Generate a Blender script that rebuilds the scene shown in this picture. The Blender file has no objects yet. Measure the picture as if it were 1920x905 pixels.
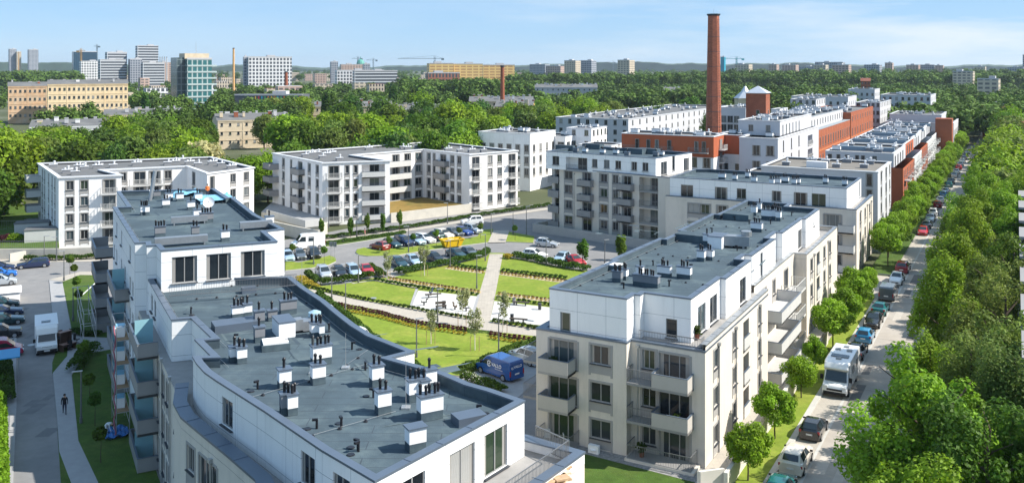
import bpy, bmesh, math, random
import numpy as np
from mathutils import Vector, Matrix
R = math.radians
random.seed(7)
SC = bpy.context.scene
COL = SC.collection
# ------------------------------------------------------------------ camera
F, CX, HY, H = 1680.0, 960.0, 124.0, 31.0        # focal length and horizon in 1920 px, eye height in m
cam_d = bpy.data.cameras.new("camera"); cam = bpy.data.objects.new("camera", cam_d); COL.objects.link(cam)
cam.location = (0, 0, H); cam.rotation_euler = (R(90), 0, 0)
cam_d.sensor_width = 36; cam_d.sensor_fit = 'HORIZONTAL'; cam_d.lens = 36 * F / 1920
cam_d.shift_y = -(452.5 - HY) / 1920; cam_d.clip_start = .5; cam_d.clip_end = 60000
SC.camera = cam
# ------------------------------------------------------------------ light
SUN_EL, SUN_AZ = 43.0, 97.0                       # azimuth clockwise from +Y
tsun = Vector((math.sin(R(SUN_AZ)) * math.cos(R(SUN_EL)), math.cos(R(SUN_AZ)) * math.cos(R(SUN_EL)), math.sin(R(SUN_EL))))
sd = bpy.data.lights.new("sun", 'SUN'); sd.energy = 5.0; sd.angle = R(.5); sd.color = (1, .942, .845)
so = bpy.data.objects.new("sun", sd); COL.objects.link(so); so.rotation_euler = (-tsun).to_track_quat('-Z', 'Y').to_euler()
so.location = (0, 0, 200)
w = bpy.data.worlds.new("World"); SC.world = w; w.use_nodes = True
nt = w.node_tree; bg = nt.nodes['Background']
sky = nt.nodes.new('ShaderNodeTexSky'); sky.sky_type = 'NISHITA'; sky.sun_disc = False
sky.sun_elevation = R(SUN_EL); sky.sun_rotation = R(SUN_AZ); sky.air_density = .8; sky.dust_density = .0; sky.ozone_density = 2.4; sky.altitude = 300
tc = nt.nodes.new('ShaderNodeTexCoord'); mp = nt.nodes.new('ShaderNodeMapping'); mp.inputs['Scale'].default_value = (1.2, 1.2, 9)
mp.inputs['Rotation'].default_value = (0, R(4), 0)
nz = nt.nodes.new('ShaderNodeTexNoise'); nz.inputs['Scale'].default_value = 2.2; nz.inputs['Detail'].default_value = 7; nz.inputs['Roughness'].default_value = .6
cr = nt.nodes.new('ShaderNodeValToRGB'); cr.color_ramp.elements[0].position = .43; cr.color_ramp.elements[1].position = .62
sx = nt.nodes.new('ShaderNodeSeparateXYZ'); mr = nt.nodes.new('ShaderNodeMapRange')
mr.inputs['From Min'].default_value = -.15; mr.inputs['From Max'].default_value = .55; mr.inputs['To Min'].default_value = .12; mr.inputs['To Max'].default_value = .95
mu = nt.nodes.new('ShaderNodeMath'); mu.operation = 'MULTIPLY'
mx = nt.nodes.new('ShaderNodeMix'); mx.data_type = 'RGBA'
L = nt.links
L.new(tc.outputs['Generated'], mp.inputs['Vector']); L.new(mp.outputs['Vector'], nz.inputs['Vector']); L.new(nz.outputs['Fac'], cr.inputs['Fac'])
L.new(tc.outputs['Generated'], sx.inputs['Vector']); L.new(sx.outputs['X'], mr.inputs['Value'])
L.new(cr.outputs['Color'], mu.inputs[0]); L.new(mr.outputs['Result'], mu.inputs[1]); L.new(mu.outputs[0], mx.inputs['Factor'])
veil = nt.nodes.new('ShaderNodeMix'); veil.data_type = 'RGBA'; veil.inputs['Factor'].default_value = .66; veil.inputs['B'].default_value = (2.9, 5.3, 8.4, 1)   # thin even summer haze over the whole sky
L.new(sky.outputs['Color'], veil.inputs['A']); L.new(veil.outputs['Result'], mx.inputs['A']); mx.inputs['B'].default_value = (7.2, 7.8, 8.3, 1)
L.new(mx.outputs['Result'], bg.inputs['Color']); bg.inputs['Strength'].default_value = .076
SC.view_settings.view_transform = 'Standard'; SC.view_settings.look = 'None'; SC.view_settings.exposure = .72; SC.view_settings.gamma = 1
SC.view_settings.use_curve_mapping = False
SC.cycles.max_bounces = 6; SC.cycles.diffuse_bounces = 3; SC.cycles.transparent_max_bounces = 8
SC.cycles.use_denoising = True; SC.cycles.sample_clamp_indirect = 6

# ------------------------------------------------------------------ helpers
def P(x, y, z=0.0):
    D = F * (H - z) / (y - HY)
    return ((x - CX) / F * D, D)
def PL(pts, z=0.0): return [P(x, y, z) for x, y in pts]
def AT(x, D): return ((x - CX) / F * D, D)
def ZT(y, D): return H - (y - HY) * D / F
KX, KY = 14.85, 68.9                                # frame of the right-hand street
def S(e, u): return (KX + .872 * e + .49 * u, KY - .49 * e + .872 * u)
def ray_u(p0, p1, xp):
    k = (xp - CX) / F
    dx, dy = p1[0] - p0[0], p1[1] - p0[1]; l = math.hypot(dx, dy); dx /= l; dy /= l
    return (k * p0[1] - p0[0]) / (dx - k * dy)

MATS = {}
def mat(name, col, rough=.8, var=.1, scale=.6, metal=0, bump=0, brick=None, spec=.3, detail=5, rnd=0, trans=0, tint=False, mott=None, coat=0, streak=0):
    """principled material with large and fine noise; brick=(w, h, mortar, mortar colour, offset) lays joints on the UVs (metres)"""
    if name in MATS: return MATS[name]
    m = bpy.data.materials.new(name); m.use_nodes = True; MATS[name] = m
    t = m.node_tree; n = t.nodes; l = t.links; b = n['Principled BSDF']
    b.inputs['Roughness'].default_value = rough; b.inputs['Metallic'].default_value = metal
    b.inputs['Specular IOR Level'].default_value = spec
    if coat: b.inputs['Coat Weight'].default_value = coat; b.inputs['Coat Roughness'].default_value = .05
    tcn = n.new('ShaderNodeTexCoord')
    out = None
    rgb = n.new('ShaderNodeRGB'); rgb.outputs[0].default_value = (*col, 1); out = rgb.outputs[0]
    if mott:                                         # second colour in patches
        q = n.new('ShaderNodeTexNoise'); q.inputs['Scale'].default_value = mott[1]; q.inputs['Detail'].default_value = 6; q.inputs['Roughness'].default_value = .65
        l.new(tcn.outputs['Object'], q.inputs['Vector'])
        r = n.new('ShaderNodeValToRGB'); r.color_ramp.elements[0].position = mott[2]; r.color_ramp.elements[1].position = mott[3]
        l.new(q.outputs['Fac'], r.inputs['Fac'])
        x = n.new('ShaderNodeMix'); x.data_type = 'RGBA'; l.new(r.outputs['Color'], x.inputs['Factor']); l.new(out, x.inputs['A']); x.inputs['B'].default_value = (*mott[0], 1)
        out = x.outputs['Result']
    if brick:
        bt = n.new('ShaderNodeTexBrick'); bt.offset = brick[4] if len(brick) > 4 else 0; bt.squash = 1
        bt.inputs['Scale'].default_value = 1; bt.inputs['Brick Width'].default_value = brick[0]; bt.inputs['Row Height'].default_value = brick[1]
        bt.inputs['Mortar Size'].default_value = brick[2]; bt.inputs['Mortar'].default_value = (*brick[3], 1); bt.inputs['Mortar Smooth'].default_value = .1
        l.new(out, bt.inputs['Color1']); 
        if len(brick) > 5:
            bt.inputs['Color2'].default_value = (*brick[5], 1)
        else: l.new(out, bt.inputs['Color2'])
        l.new(tcn.outputs['UV'], bt.inputs['Vector']); out = bt.outputs['Color']
    if streak:                                       # rain streaks: noise drawn out along z
        mpn = n.new('ShaderNodeMapping'); mpn.inputs['Scale'].default_value = (1.6, 1.6, .16); l.new(tcn.outputs['Object'], mpn.inputs['Vector'])
        q = n.new('ShaderNodeTexNoise'); q.inputs['Scale'].default_value = 1.3; q.inputs['Detail'].default_value = 7; q.inputs['Roughness'].default_value = .7; l.new(mpn.outputs['Vector'], q.inputs['Vector'])
        r = n.new('ShaderNodeMapRange'); r.inputs['From Min'].default_value = .5; r.inputs['From Max'].default_value = .8; r.inputs['To Min'].default_value = 1; r.inputs['To Max'].default_value = 1 - streak; l.new(q.outputs['Fac'], r.inputs['Value'])
        x = n.new('ShaderNodeVectorMath'); x.operation = 'SCALE'; l.new(out, x.inputs[0]); l.new(r.outputs['Result'], x.inputs['Scale']); out = x.outputs[0]
    if var:
        q = n.new('ShaderNodeTexNoise'); q.inputs['Scale'].default_value = scale; q.inputs['Detail'].default_value = detail; q.inputs['Roughness'].default_value = .65
        l.new(tcn.outputs['Object'], q.inputs['Vector'])
        r = n.new('ShaderNodeMapRange'); r.inputs['From Min'].default_value = .25; r.inputs['From Max'].default_value = .75
        r.inputs['To Min'].default_value = 1 - var; r.inputs['To Max'].default_value = 1 + var; l.new(q.outputs['Fac'], r.inputs['Value'])
        x = n.new('ShaderNodeVectorMath'); x.operation = 'SCALE'; l.new(out, x.inputs[0]); l.new(r.outputs['Result'], x.inputs['Scale']); out = x.outputs[0]
    if tint or rnd:
        hs = n.new('ShaderNodeHueSaturation'); l.new(out, hs.inputs['Color'])
        if rnd:
            oi = n.new('ShaderNodeObjectInfo')
            r = n.new('ShaderNodeMapRange'); r.inputs['To Min'].default_value = .5 - .035 * rnd; r.inputs['To Max'].default_value = .5 + .025 * rnd
            l.new(oi.outputs['Random'], r.inputs['Value']); l.new(r.outputs['Result'], hs.inputs['Hue'])
        if tint:
            at = n.new('ShaderNodeAttribute'); at.attribute_name = 'tint'
            r = n.new('ShaderNodeMapRange'); r.inputs['To Min'].default_value = .55; r.inputs['To Max'].default_value = 1.5
            l.new(at.outputs['Fac'], r.inputs['Value'])
            if rnd:
                oi2 = n.new('ShaderNodeMath'); oi2.operation = 'MULTIPLY'
                r2 = n.new('ShaderNodeMapRange'); r2.inputs['To Min'].default_value = 1 - .38 * rnd; r2.inputs['To Max'].default_value = 1 + .25 * rnd
                f = n.new('ShaderNodeMath'); f.operation = 'MULTIPLY'; f.inputs[1].default_value = 7.31
                fr = n.new('ShaderNodeMath'); fr.operation = 'FRACT'
                l.new(oi.outputs['Random'], f.inputs[0]); l.new(f.outputs[0], fr.inputs[0]); l.new(fr.outputs[0], r2.inputs['Value'])
                l.new(r.outputs['Result'], oi2.inputs[0]); l.new(r2.outputs['Result'], oi2.inputs[1]); l.new(oi2.outputs[0], hs.inputs['Value'])
            else: l.new(r.outputs['Result'], hs.inputs['Value'])
        out = hs.outputs['Color']
    l.new(out, b.inputs['Base Color'])
    if bump:
        q = n.new('ShaderNodeTexNoise'); q.inputs['Scale'].default_value = bump[0]; q.inputs['Detail'].default_value = 6; l.new(tcn.outputs['Object'], q.inputs['Vector'])
        bn = n.new('ShaderNodeBump'); bn.inputs['Strength'].default_value = bump[1]; bn.inputs['Distance'].default_value = bump[2]
        l.new(q.outputs['Fac'], bn.inputs['Height']); l.new(bn.outputs['Normal'], b.inputs['Normal'])
    if trans:
        tr = n.new('ShaderNodeBsdfTranslucent'); ms = n.new('ShaderNodeMixShader'); ms.inputs['Fac'].default_value = trans
        l.new(out, tr.inputs['Color']); l.new(b.outputs['BSDF'], ms.inputs[1]); l.new(tr.outputs['BSDF'], ms.inputs[2])
        l.new(ms.outputs['Shader'], n['Material Output'].inputs['Surface'])
    return m

def glass_mat(name, cols, rough=.06):
    """window pane: a glossy surface before a room that differs from window to window (curtain, blind, dark room); some colours paint in sky or lawn reflections"""
    m = bpy.data.materials.new(name); m.use_nodes = True; MATS[name] = m
    n = m.node_tree.nodes; l = m.node_tree.links; b = n['Principled BSDF']
    b.inputs['Roughness'].default_value = rough; b.inputs['Specular IOR Level'].default_value = .55
    oi = n.new('ShaderNodeObjectInfo'); r = n.new('ShaderNodeValToRGB'); r.color_ramp.interpolation = 'CONSTANT'
    e = r.color_ramp.elements
    for i, (p, c) in enumerate(cols):
        q = e[i] if i < 2 else e.new(p)
        q.position = p; q.color = (*c, 1)
    l.new(oi.outputs['Random'], r.inputs['Fac'])
    tcn = n.new('ShaderNodeTexCoord'); wv = n.new('ShaderNodeTexWave'); wv.inputs['Scale'].default_value = 2.1; wv.inputs['Distortion'].default_value = 3
    l.new(tcn.outputs['Object'], wv.inputs['Vector'])
    mr_ = n.new('ShaderNodeMapRange'); mr_.inputs['To Min'].default_value = .9; mr_.inputs['To Max'].default_value = 1.05; l.new(wv.outputs['Fac'], mr_.inputs['Value'])
    x = n.new('ShaderNodeVectorMath'); x.operation = 'SCALE'; l.new(r.outputs['Color'], x.inputs[0]); l.new(mr_.outputs['Result'], x.inputs['Scale'])
    so_ = n.new('ShaderNodeSeparateXYZ'); l.new(tcn.outputs['UV'], so_.inputs['Vector']); sb = n.new('ShaderNodeMath'); sb.operation = 'SUBTRACT'; sb.inputs[1].default_value = .5; l.new(so_.outputs['X'], sb.inputs[0])
    ab = n.new('ShaderNodeMath'); ab.operation = 'ABSOLUTE'; l.new(sb.outputs[0], ab.inputs[0])
    gt = n.new('ShaderNodeMath'); gt.operation = 'GREATER_THAN'; gt.inputs[1].default_value = .37; l.new(ab.outputs[0], gt.inputs[0])
    m7 = n.new('ShaderNodeMath'); m7.operation = 'MULTIPLY'; m7.inputs[1].default_value = 9.7; l.new(oi.outputs['Random'], m7.inputs[0])
    fr = n.new('ShaderNodeMath'); fr.operation = 'FRACT'; l.new(m7.outputs[0], fr.inputs[0])
    g2 = n.new('ShaderNodeMath'); g2.operation = 'GREATER_THAN'; g2.inputs[1].default_value = .55; l.new(fr.outputs[0], g2.inputs[0])
    mm = n.new('ShaderNodeMath'); mm.operation = 'MULTIPLY'; l.new(gt.outputs[0], mm.inputs[0]); l.new(g2.outputs[0], mm.inputs[1])
    cx = n.new('ShaderNodeMix'); cx.data_type = 'RGBA'; l.new(mm.outputs[0], cx.inputs['Factor']); l.new(x.outputs[0], cx.inputs['A']); cx.inputs['B'].default_value = (.30, .29, .275, 1)
    l.new(cx.outputs['Result'], b.inputs['Base Color'])                      # drawn curtains at the sides of some windows
    return m

def tag(o, label=None, cat=None, group=None, kind=None):
    if label: o['label'] = label
    if cat: o['category'] = cat
    if group: o['group'] = group
    if kind: o['kind'] = kind
    return o
def empty(name, loc=(0, 0, 0), rz=0, label=None, cat=None, group=None):
    o = bpy.data.objects.new(name, None); COL.objects.link(o); o.location = loc; o.rotation_euler = (0, 0, rz); o.empty_display_size = .3
    return tag(o, label, cat, group)
def link(name, mesh, parent=None, loc=(0, 0, 0), rz=0, mats=None, sc=None):
    o = bpy.data.objects.new(name, mesh); COL.objects.link(o); o.parent = parent; o.location = loc; o.rotation_euler = (0, 0, rz)
    if sc: o.scale = sc if isinstance(sc, tuple) else (sc, sc, sc)
    if mats:
        for i, m in enumerate(mats):
            o.material_slots[i].link = 'OBJECT'; o.material_slots[i].material = m
    return o
def copy_tree(o, parent=None):
    c = o.copy(); COL.objects.link(c); c.parent = parent
    for ch in o.children: copy_tree(ch, c)
    return c

class MB:
    def __init__(s): s.v = []; s.f = []; s.m = []; s.uv = []
    def face(s, pts, mi=0, uv=None):
        i = len(s.v); s.v += [tuple(p) for p in pts]; s.f.append(tuple(range(i, i + len(pts)))); s.m.append(mi)
        s.uv += uv if uv else [(p[0] + p[1], p[2]) for p in pts]
    def quadw(s, a, b, z0, z1, mi=0, u0=0.0):        # vertical quad, outward normal right of a->b
        l = math.hypot(b[0] - a[0], b[1] - a[1])
        s.face([(a[0], a[1], z0), (b[0], b[1], z0), (b[0], b[1], z1), (a[0], a[1], z1)], mi, [(u0, z0), (u0 + l, z0), (u0 + l, z1), (u0, z1)])
    def box(s, c, d, mi=0, rz=0, mt=None):          # centre, size
        x, y, z = d[0] / 2, d[1] / 2, d[2] / 2; ca, sa = math.cos(rz), math.sin(rz)
        p = []
        for k in range(8):
            px, py, pz = (x if k & 1 else -x), (y if k & 2 else -y), (z if k & 4 else -z)
            p.append((c[0] + px * ca - py * sa, c[1] + px * sa + py * ca, c[2] + pz))
        for q, mm in (((0, 1, 5, 4), mi), ((1, 3, 7, 5), mi), ((3, 2, 6, 7), mi), ((2, 0, 4, 6), mi), ((4, 5, 7, 6), mi if mt is None else mt), ((0, 2, 3, 1), mi)):
            s.face([p[j] for j in q], mm)
    def prism(s, poly, z0, z1, mi=0, mt=None, bottom=False):
        n = len(poly); u = 0
        for i in range(n):
            a, b = poly[i], poly[(i + 1) % n]; s.quadw(a, b, z0, z1, mi, u); u += math.hypot(b[0] - a[0], b[1] - a[1])
        s.face([(p[0], p[1], z1) for p in poly], mi if mt is None else mt, [(p[0], p[1]) for p in poly])
        if bottom: s.face([(p[0], p[1], z0) for p in reversed(poly)], mi)
    def cyl(s, c, r0, r1, h, n=8, mi=0, top=True, mt=None):
        a = [(c[0] + r0 * math.cos(2 * math.pi * k / n), c[1] + r0 * math.sin(2 * math.pi * k / n), c[2]) for k in range(n)]
        b = [(c[0] + r1 * math.cos(2 * math.pi * k / n), c[1] + r1 * math.sin(2 * math.pi * k / n), c[2] + h) for k in range(n)]
        for k in range(n): s.face([a[k], a[(k + 1) % n], b[(k + 1) % n], b[k]], mi)
        if top: s.face(b, mi if mt is None else mt)
    def tube(s, p, q, r0, r1=None, n=6, mi=0):
        p, q = Vector(p), Vector(q); d = (q - p)
        if d.length < 1e-6: return
        r1 = r0 if r1 is None else r1
        x = d.orthogonal().normalized(); y = d.normalized().cross(x)
        a = [p + (x * math.cos(2 * math.pi * k / n) + y * math.sin(2 * math.pi * k / n)) * r0 for k in range(n)]
        b = [q + (x * math.cos(2 * math.pi * k / n) + y * math.sin(2 * math.pi * k / n)) * r1 for k in range(n)]
        for k in range(n): s.face([a[k], a[(k + 1) % n], b[(k + 1) % n], b[k]], mi)
        s.face(b, mi); s.face(a[::-1], mi)
    def mesh(s, name, mats, smooth=False):
        me = bpy.data.meshes.new(name); me.from_pydata(s.v, [], s.f); 
        for m in mats: me.materials.append(m)
        if len(mats) > 1: me.polygons.foreach_set('material_index', s.m)
        uvl = me.uv_layers.new(name='UVMap'); uvl.data.foreach_set('uv', [c for p in s.uv for c in p])
        if smooth: me.polygons.foreach_set('use_smooth', [True] * len(s.f))
        me.update(); return me
    def build(s, name, mats, parent=None, loc=(0, 0, 0), rz=0, smooth=False):
        return link(name, s.mesh(name, mats if isinstance(mats, list) else [mats], smooth), parent, loc, rz)

def inset(poly, d):
    n = len(poly); out = []
    for i in range(n):
        a, b, c = poly[i - 1], poly[i], poly[(i + 1) % n]
        d1 = Vector((b[0] - a[0], b[1] - a[1])).normalized(); d2 = Vector((c[0] - b[0], c[1] - b[1])).normalized()
        n1 = Vector((-d1.y, d1.x)); n2 = Vector((-d2.y, d2.x))
        k = 1 + n1.dot(n2)
        v = (n1 + n2) / max(k, .35)
        out.append((b[0] + v.x * d, b[1] + v.y * d))
    return out
def ccw(poly):
    a = sum(poly[i][0] * poly[(i + 1) % len(poly)][1] - poly[(i + 1) % len(poly)][0] * poly[i][1] for i in range(len(poly)))
    return poly if a > 0 else poly[::-1]

# ------------------------------------------------------------------ materials
WHITE = mat('white render', (.80, .79, .79), .85, .05, .35, streak=.16, mott=((.70, .69, .68), .15, .5, .8))
PANEL = mat('white cladding panels', (.83, .83, .83), .55, .03, .5, streak=.10, brick=(2.55, 1.55, .017, (.38, .40, .42)))
BEIGE = mat('warm grey render', (.66, .603, .53), .88, .05, .3, streak=.16, mott=((.50, .47, .43), .2, .5, .85))
GREYR = mat('grey render', (.50, .50, .52), .85, .05, .3, streak=.15)
GREYD = mat('grey balcony panel', (.27, .265, .262), .7, .06, .8)
LGREY = mat('light balcony panel', (.52, .52, .51), .6, .06, .8)
SURR = mat('window surround', (.33, .32, .31), .8, .06, 1)
FRAME = mat('window frame', (.29, .29, .285), .5, .05, 1)
FRAMEW = mat('pale window frame', (.62, .62, .60), .5, .05, 1)
ALU = mat('brushed post', (.45, .46, .47), .45, .1, 3, metal=.6)
GLASS = glass_mat('window glass', [(0, (.016, .022, .028)), (.36, (.035, .042, .05)), (.55, (.010, .013, .017)), (.68, (.06, .085, .095)), (.80, (.028, .048, .028)), (.90, (.12, .14, .15)), (.96, (.32, .32, .31))])  # bluish and greenish entries paint sky and lawn reflections into the panes
SCREEN = mat('frosted balcony glass', (.24, .44, .50), .15, .05, 1, spec=.6)
MEMB = mat('roof membrane', (.060, .089, .110), .9, .2, .5, detail=8, mott=((.115, .158, .172), .3, .50, .74), bump=(14, .5, .03), brick=(7.5, 1.02, .03, (.045, .062, .08), .5))
MEMG = mat('grey roof felt', (.135, .137, .14), .92, .14, .25, detail=8, mott=((.20, .20, .195), .06, .5, .75))
CAP = mat('parapet cap', (.13, .165, .215), .38, .08, .6, metal=.35)
CAPL = mat('pale parapet cap', (.60, .61, .63), .5, .05, .6)
DARKM = mat('dark flashing', (.05, .055, .065), .5, .1, 2)
BLACKP = mat('black vent pipe', (.018, .019, .024), .35, .1, 3)
VBOX = mat('white vent box', (.82, .82, .83), .6, .05, 2)
VGREY = mat('grey vent box', (.20, .21, .23), .6, .08, 2)
ZINC = mat('zinc duct', (.38, .40, .42), .42, .14, 2, metal=.7)
RAIL = mat('railing metal', (.22, .225, .235), .45, .05, 3, metal=.5)
CONC = mat('concrete wall', (.52, .49, .43), .9, .1, .5, mott=((.40, .385, .35), .35, .5, .8))
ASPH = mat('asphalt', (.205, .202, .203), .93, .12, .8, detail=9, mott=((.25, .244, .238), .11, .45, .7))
ASPHL = mat('pale street asphalt', (.375, .335, .29), .93, .12, .8, detail=9, mott=((.40, .365, .325), .13, .45, .7))  # pale greyish beige asphalt of the right-hand street
PAVE = mat('beige paving', (.40, .365, .315), .9, .07, .8, brick=(.6, .6, .03, (.36, .33, .29)))
PAVEG = mat('grey paving slabs', (.33, .33, .335), .9, .09, 1.2)
KERB = mat('kerb stone', (.46, .45, .42), .9, .1, 2)
GRASS = mat('mown grass', (.165, .228, .022), .95, .22, 1.6, detail=9, mott=((.265, .285, .05), .22, .46, .74), bump=(14, .6, .05))
GRASSD = mat('rough grass', (.055, .105, .014), .95, .28, 1.2, detail=9, mott=((.09, .12, .025), .25, .45, .75), bump=(10, .7, .08))
DRYG = mat('dry lawn', (.21, .14, .035), .95, .25, .8, detail=9, mott=((.07, .10, .02), .12, .52, .72))
SAND = mat('pale playground surface', (.52, .51, .49), .9, .05, 1)
BRICK = mat('red brick', (.30, .085, .042), .9, .2, .5, brick=(.5, .15, .014, (.30, .16, .11), .5, (.25, .065, .035)))
BRICKO = mat('orange brick', (.31, .098, .052), .9, .15, .6, mott=((.31, .09, .04), .4, .45, .7))
ORANGE = mat('orange render', (.39, .105, .048), .85, .06, .4, streak=.15)
OCHRE = mat('ochre render', (.60, .36, .16), .9, .14, .3, mott=((.48, .25, .10), .2, .5, .8))
CREAM = mat('cream render', (.62, .52, .38), .9, .12, .3, mott=((.50, .38, .25), .2, .5, .8))
TILE = mat('red roof tiles', (.20, .07, .045), .9, .2, .6)
TYRE = mat('tyre rubber', (.02, .02, .021), .85, .1, 5)
RIM = mat('alloy rim', (.45, .46, .48), .35, .05, 5, metal=.7)
CGLASS = mat('car glass', (.02, .03, .036), .05, 0, spec=.8)
LAMPG = mat('headlight glass', (.7, .72, .74), .1, 0, spec=.7)
TAIL = mat('tail light', (.35, .012, .012), .2, 0, spec=.6)
PLATE = mat('number plate', (.75, .75, .74), .5, 0)
BARK = mat('bark', (.085, .065, .05), .95, .25, 6)
BIRCHB = mat('birch bark', (.62, .60, .56), .9, .25, 8)
STAKE = mat('timber stake', (.32, .22, .13), .9, .15, 6)
def leaf_m(name, c, rnd=.8, tr=.42): return mat(name, c, .6, 0, rnd=rnd, trans=tr, tint=True, spec=.25)
LEAF = leaf_m('tree leaves', (.085, .165, .014))
LEAFB = leaf_m('bright leaves', (.18, .30, .016), .5)
LEAFS = leaf_m('street tree leaves', (.20, .34, .016), .25)
LEAFD = leaf_m('dark leaves', (.058, .125, .018))
LEAFO = leaf_m('olive leaves', (.145, .21, .036), .6)
LEAFY = leaf_m('flowering leaves', (.48, .46, .22))
LEAFBI = leaf_m('birch leaves', (.30, .33, .15), .4)
LEAFH = leaf_m('hedge leaves', (.07, .13, .018), .4)
MAROON = leaf_m('maroon plants', (.10, .028, .035), .2)
YELLOW = leaf_m('yellow plants', (.44, .34, .04), .2)
FLOWW = leaf_m('white blossom', (.6, .6, .5), .2)
# ------------------------------------------------------------------ building kit
MC = {}
def cached(key, fn):
    if key not in MC: MC[key] = fn()
    return MC[key]
WT = {'w': (1.15, 1.5, .85), 'W': (1.75, 1.5, .85), 'n': (.75, 1.5, .85), 'f': (.95, 2.25, .12), 'd': (1.9, 2.25, .08), 'D': (2.6, 2.3, .08), 'p': (1.5, 1.65, .75),
      'P': (2.1, 2.3, .1), 't': (1.0, 2.6, .5), 'm': (1.25, 2.5, .7), 's': (.9, 1.25, 1.0), 'v': (.55, .5, 1.6), 'q': (.95, 1.55, .15)}
def win_frame(w, h, surr, rev=.16):
    def f():
        b = MB(); t = .07; y = rev - .05
        for x in (-w / 2 + t / 2, w / 2 - t / 2): b.box((x, y, h / 2), (t, .06, h))
        for z in (t / 2, h - t / 2): b.box((0, y, z), (w - 2 * t - .004, .06, t))
        if w > 1.0:
            for k in range(1, 2 if w < 2.2 else 3): b.box((-w / 2 + w * k / (2 if w < 2.2 else 3), y, h / 2), (.08, .056, h - 2 * t - .004))
        b.box((0, -.035, -.03), (w + .12, .25, .055), 2)
        if surr:
            s = .17; pan = min(.8, .78) if h < 1.9 else 0
            for x in (-w / 2 - s / 2, w / 2 + s / 2): b.box((x, -.012, (h - pan) / 2), (s, .05, h + pan + 2 * s if pan else h + s), 1)
            b.box((0, -.012, h + s / 2), (w, .05, s), 1)
            if pan: b.box((0, -.008, -.06 - (pan - .06) / 2), (w, .04, pan - .06), 1)
        return b.mesh('window', [FRAME, SURR, DARKM])
    return cached(('wf', round(w, 2), round(h, 2), surr, rev), f)
def win_pane(w, h, rev=.16):
    def f():
        b = MB(); y = rev - .03
        b.face([(-w / 2 + .05, y, .05), (w / 2 - .05, y, .05), (w / 2 - .05, y, h - .05), (-w / 2 + .05, y, h - .05)], 0, [(0, 0), (1, 0), (1, 1), (0, 1)])
        return b.mesh('pane', [GLASS])
    return cached(('wp', round(w, 2), round(h, 2), rev), f)
def balcony_meshes(kind, w, d):
    """returns (slab mesh, railing mesh); local: wall at y=0, outwards -y, floor at z=0"""
    def f():
        s = MB(); s.box((0, -d / 2, -.1), (w, d, .2))
        r = MB(); h = 1.05
        if kind in ('box', 'lbox', 'rbox'):
            t = .1
            r.box((0, -d + t / 2, h / 2 - .1), (w, t, h + .2)); 
            for x in (-w / 2 + t / 2, w / 2 - t / 2): r.box((x, -d / 2 + t / 2 - .002, h / 2 - .1), (t, d - t - .004, h + .2))
            r.box((0, -d + t / 2, h + .02), (w + .04, t + .06, .035), 1)
            for x in (-w / 2 + t / 2, w / 2 - t / 2): r.box((x, -d / 2 + t / 2, h + .02), (t + .06, d - t - .07, .035), 1)
            pm = GREYD if kind == 'box' else LGREY if kind == 'lbox' else mat('beige balcony panel', (.44, .415, .385), .75, .06, .8)
        else:
            step = .13 if kind == 'bar' else .22; t = .022 if kind == 'bar' else .05
            def run(a, b):
                n = max(2, int(math.hypot(b[0] - a[0], b[1] - a[1]) / step)); ang = math.atan2(b[1] - a[1], b[0] - a[0])
                L_ = math.hypot(b[0] - a[0], b[1] - a[1])
                for zz in (-.12, h): r.box(((a[0] + b[0]) / 2, (a[1] + b[1]) / 2, zz), (L_, .05, .045), 0, ang)
                for k in range(n + 1): r.box((a[0] + (b[0] - a[0]) * k / n, a[1] + (b[1] - a[1]) * k / n, h / 2 - .06), (t, t * .6, h + .12), 0, ang)
            e = .03
            run((-w / 2 + e, -d + e), (w / 2 - e, -d + e)); run((-w / 2 + e, -d + e), (-w / 2 + e, -.03)); run((w / 2 - e, -d + e), (w / 2 - e, -.03))
            pm = RAIL if kind == 'bar' else LGREY
        return (s.mesh('balcony', [LGREY if kind in ('lbar', 'lbox') else GREYD]), r.mesh('railing', [pm, CAP]))
    return cached(('bal', kind, round(w, 2), round(d, 2)), f)

def put_window(root, p, ang, typ, surr, z, panes=True, rev=None):
    rev = rev or REV[0]
    w, h, sill = WT[typ]
    o = link('window', win_frame(w, h, surr, rev), root, (p[0], p[1], z + sill), ang)
    if panes: link('pane', win_pane(w, h, rev), o)
    return o

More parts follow.
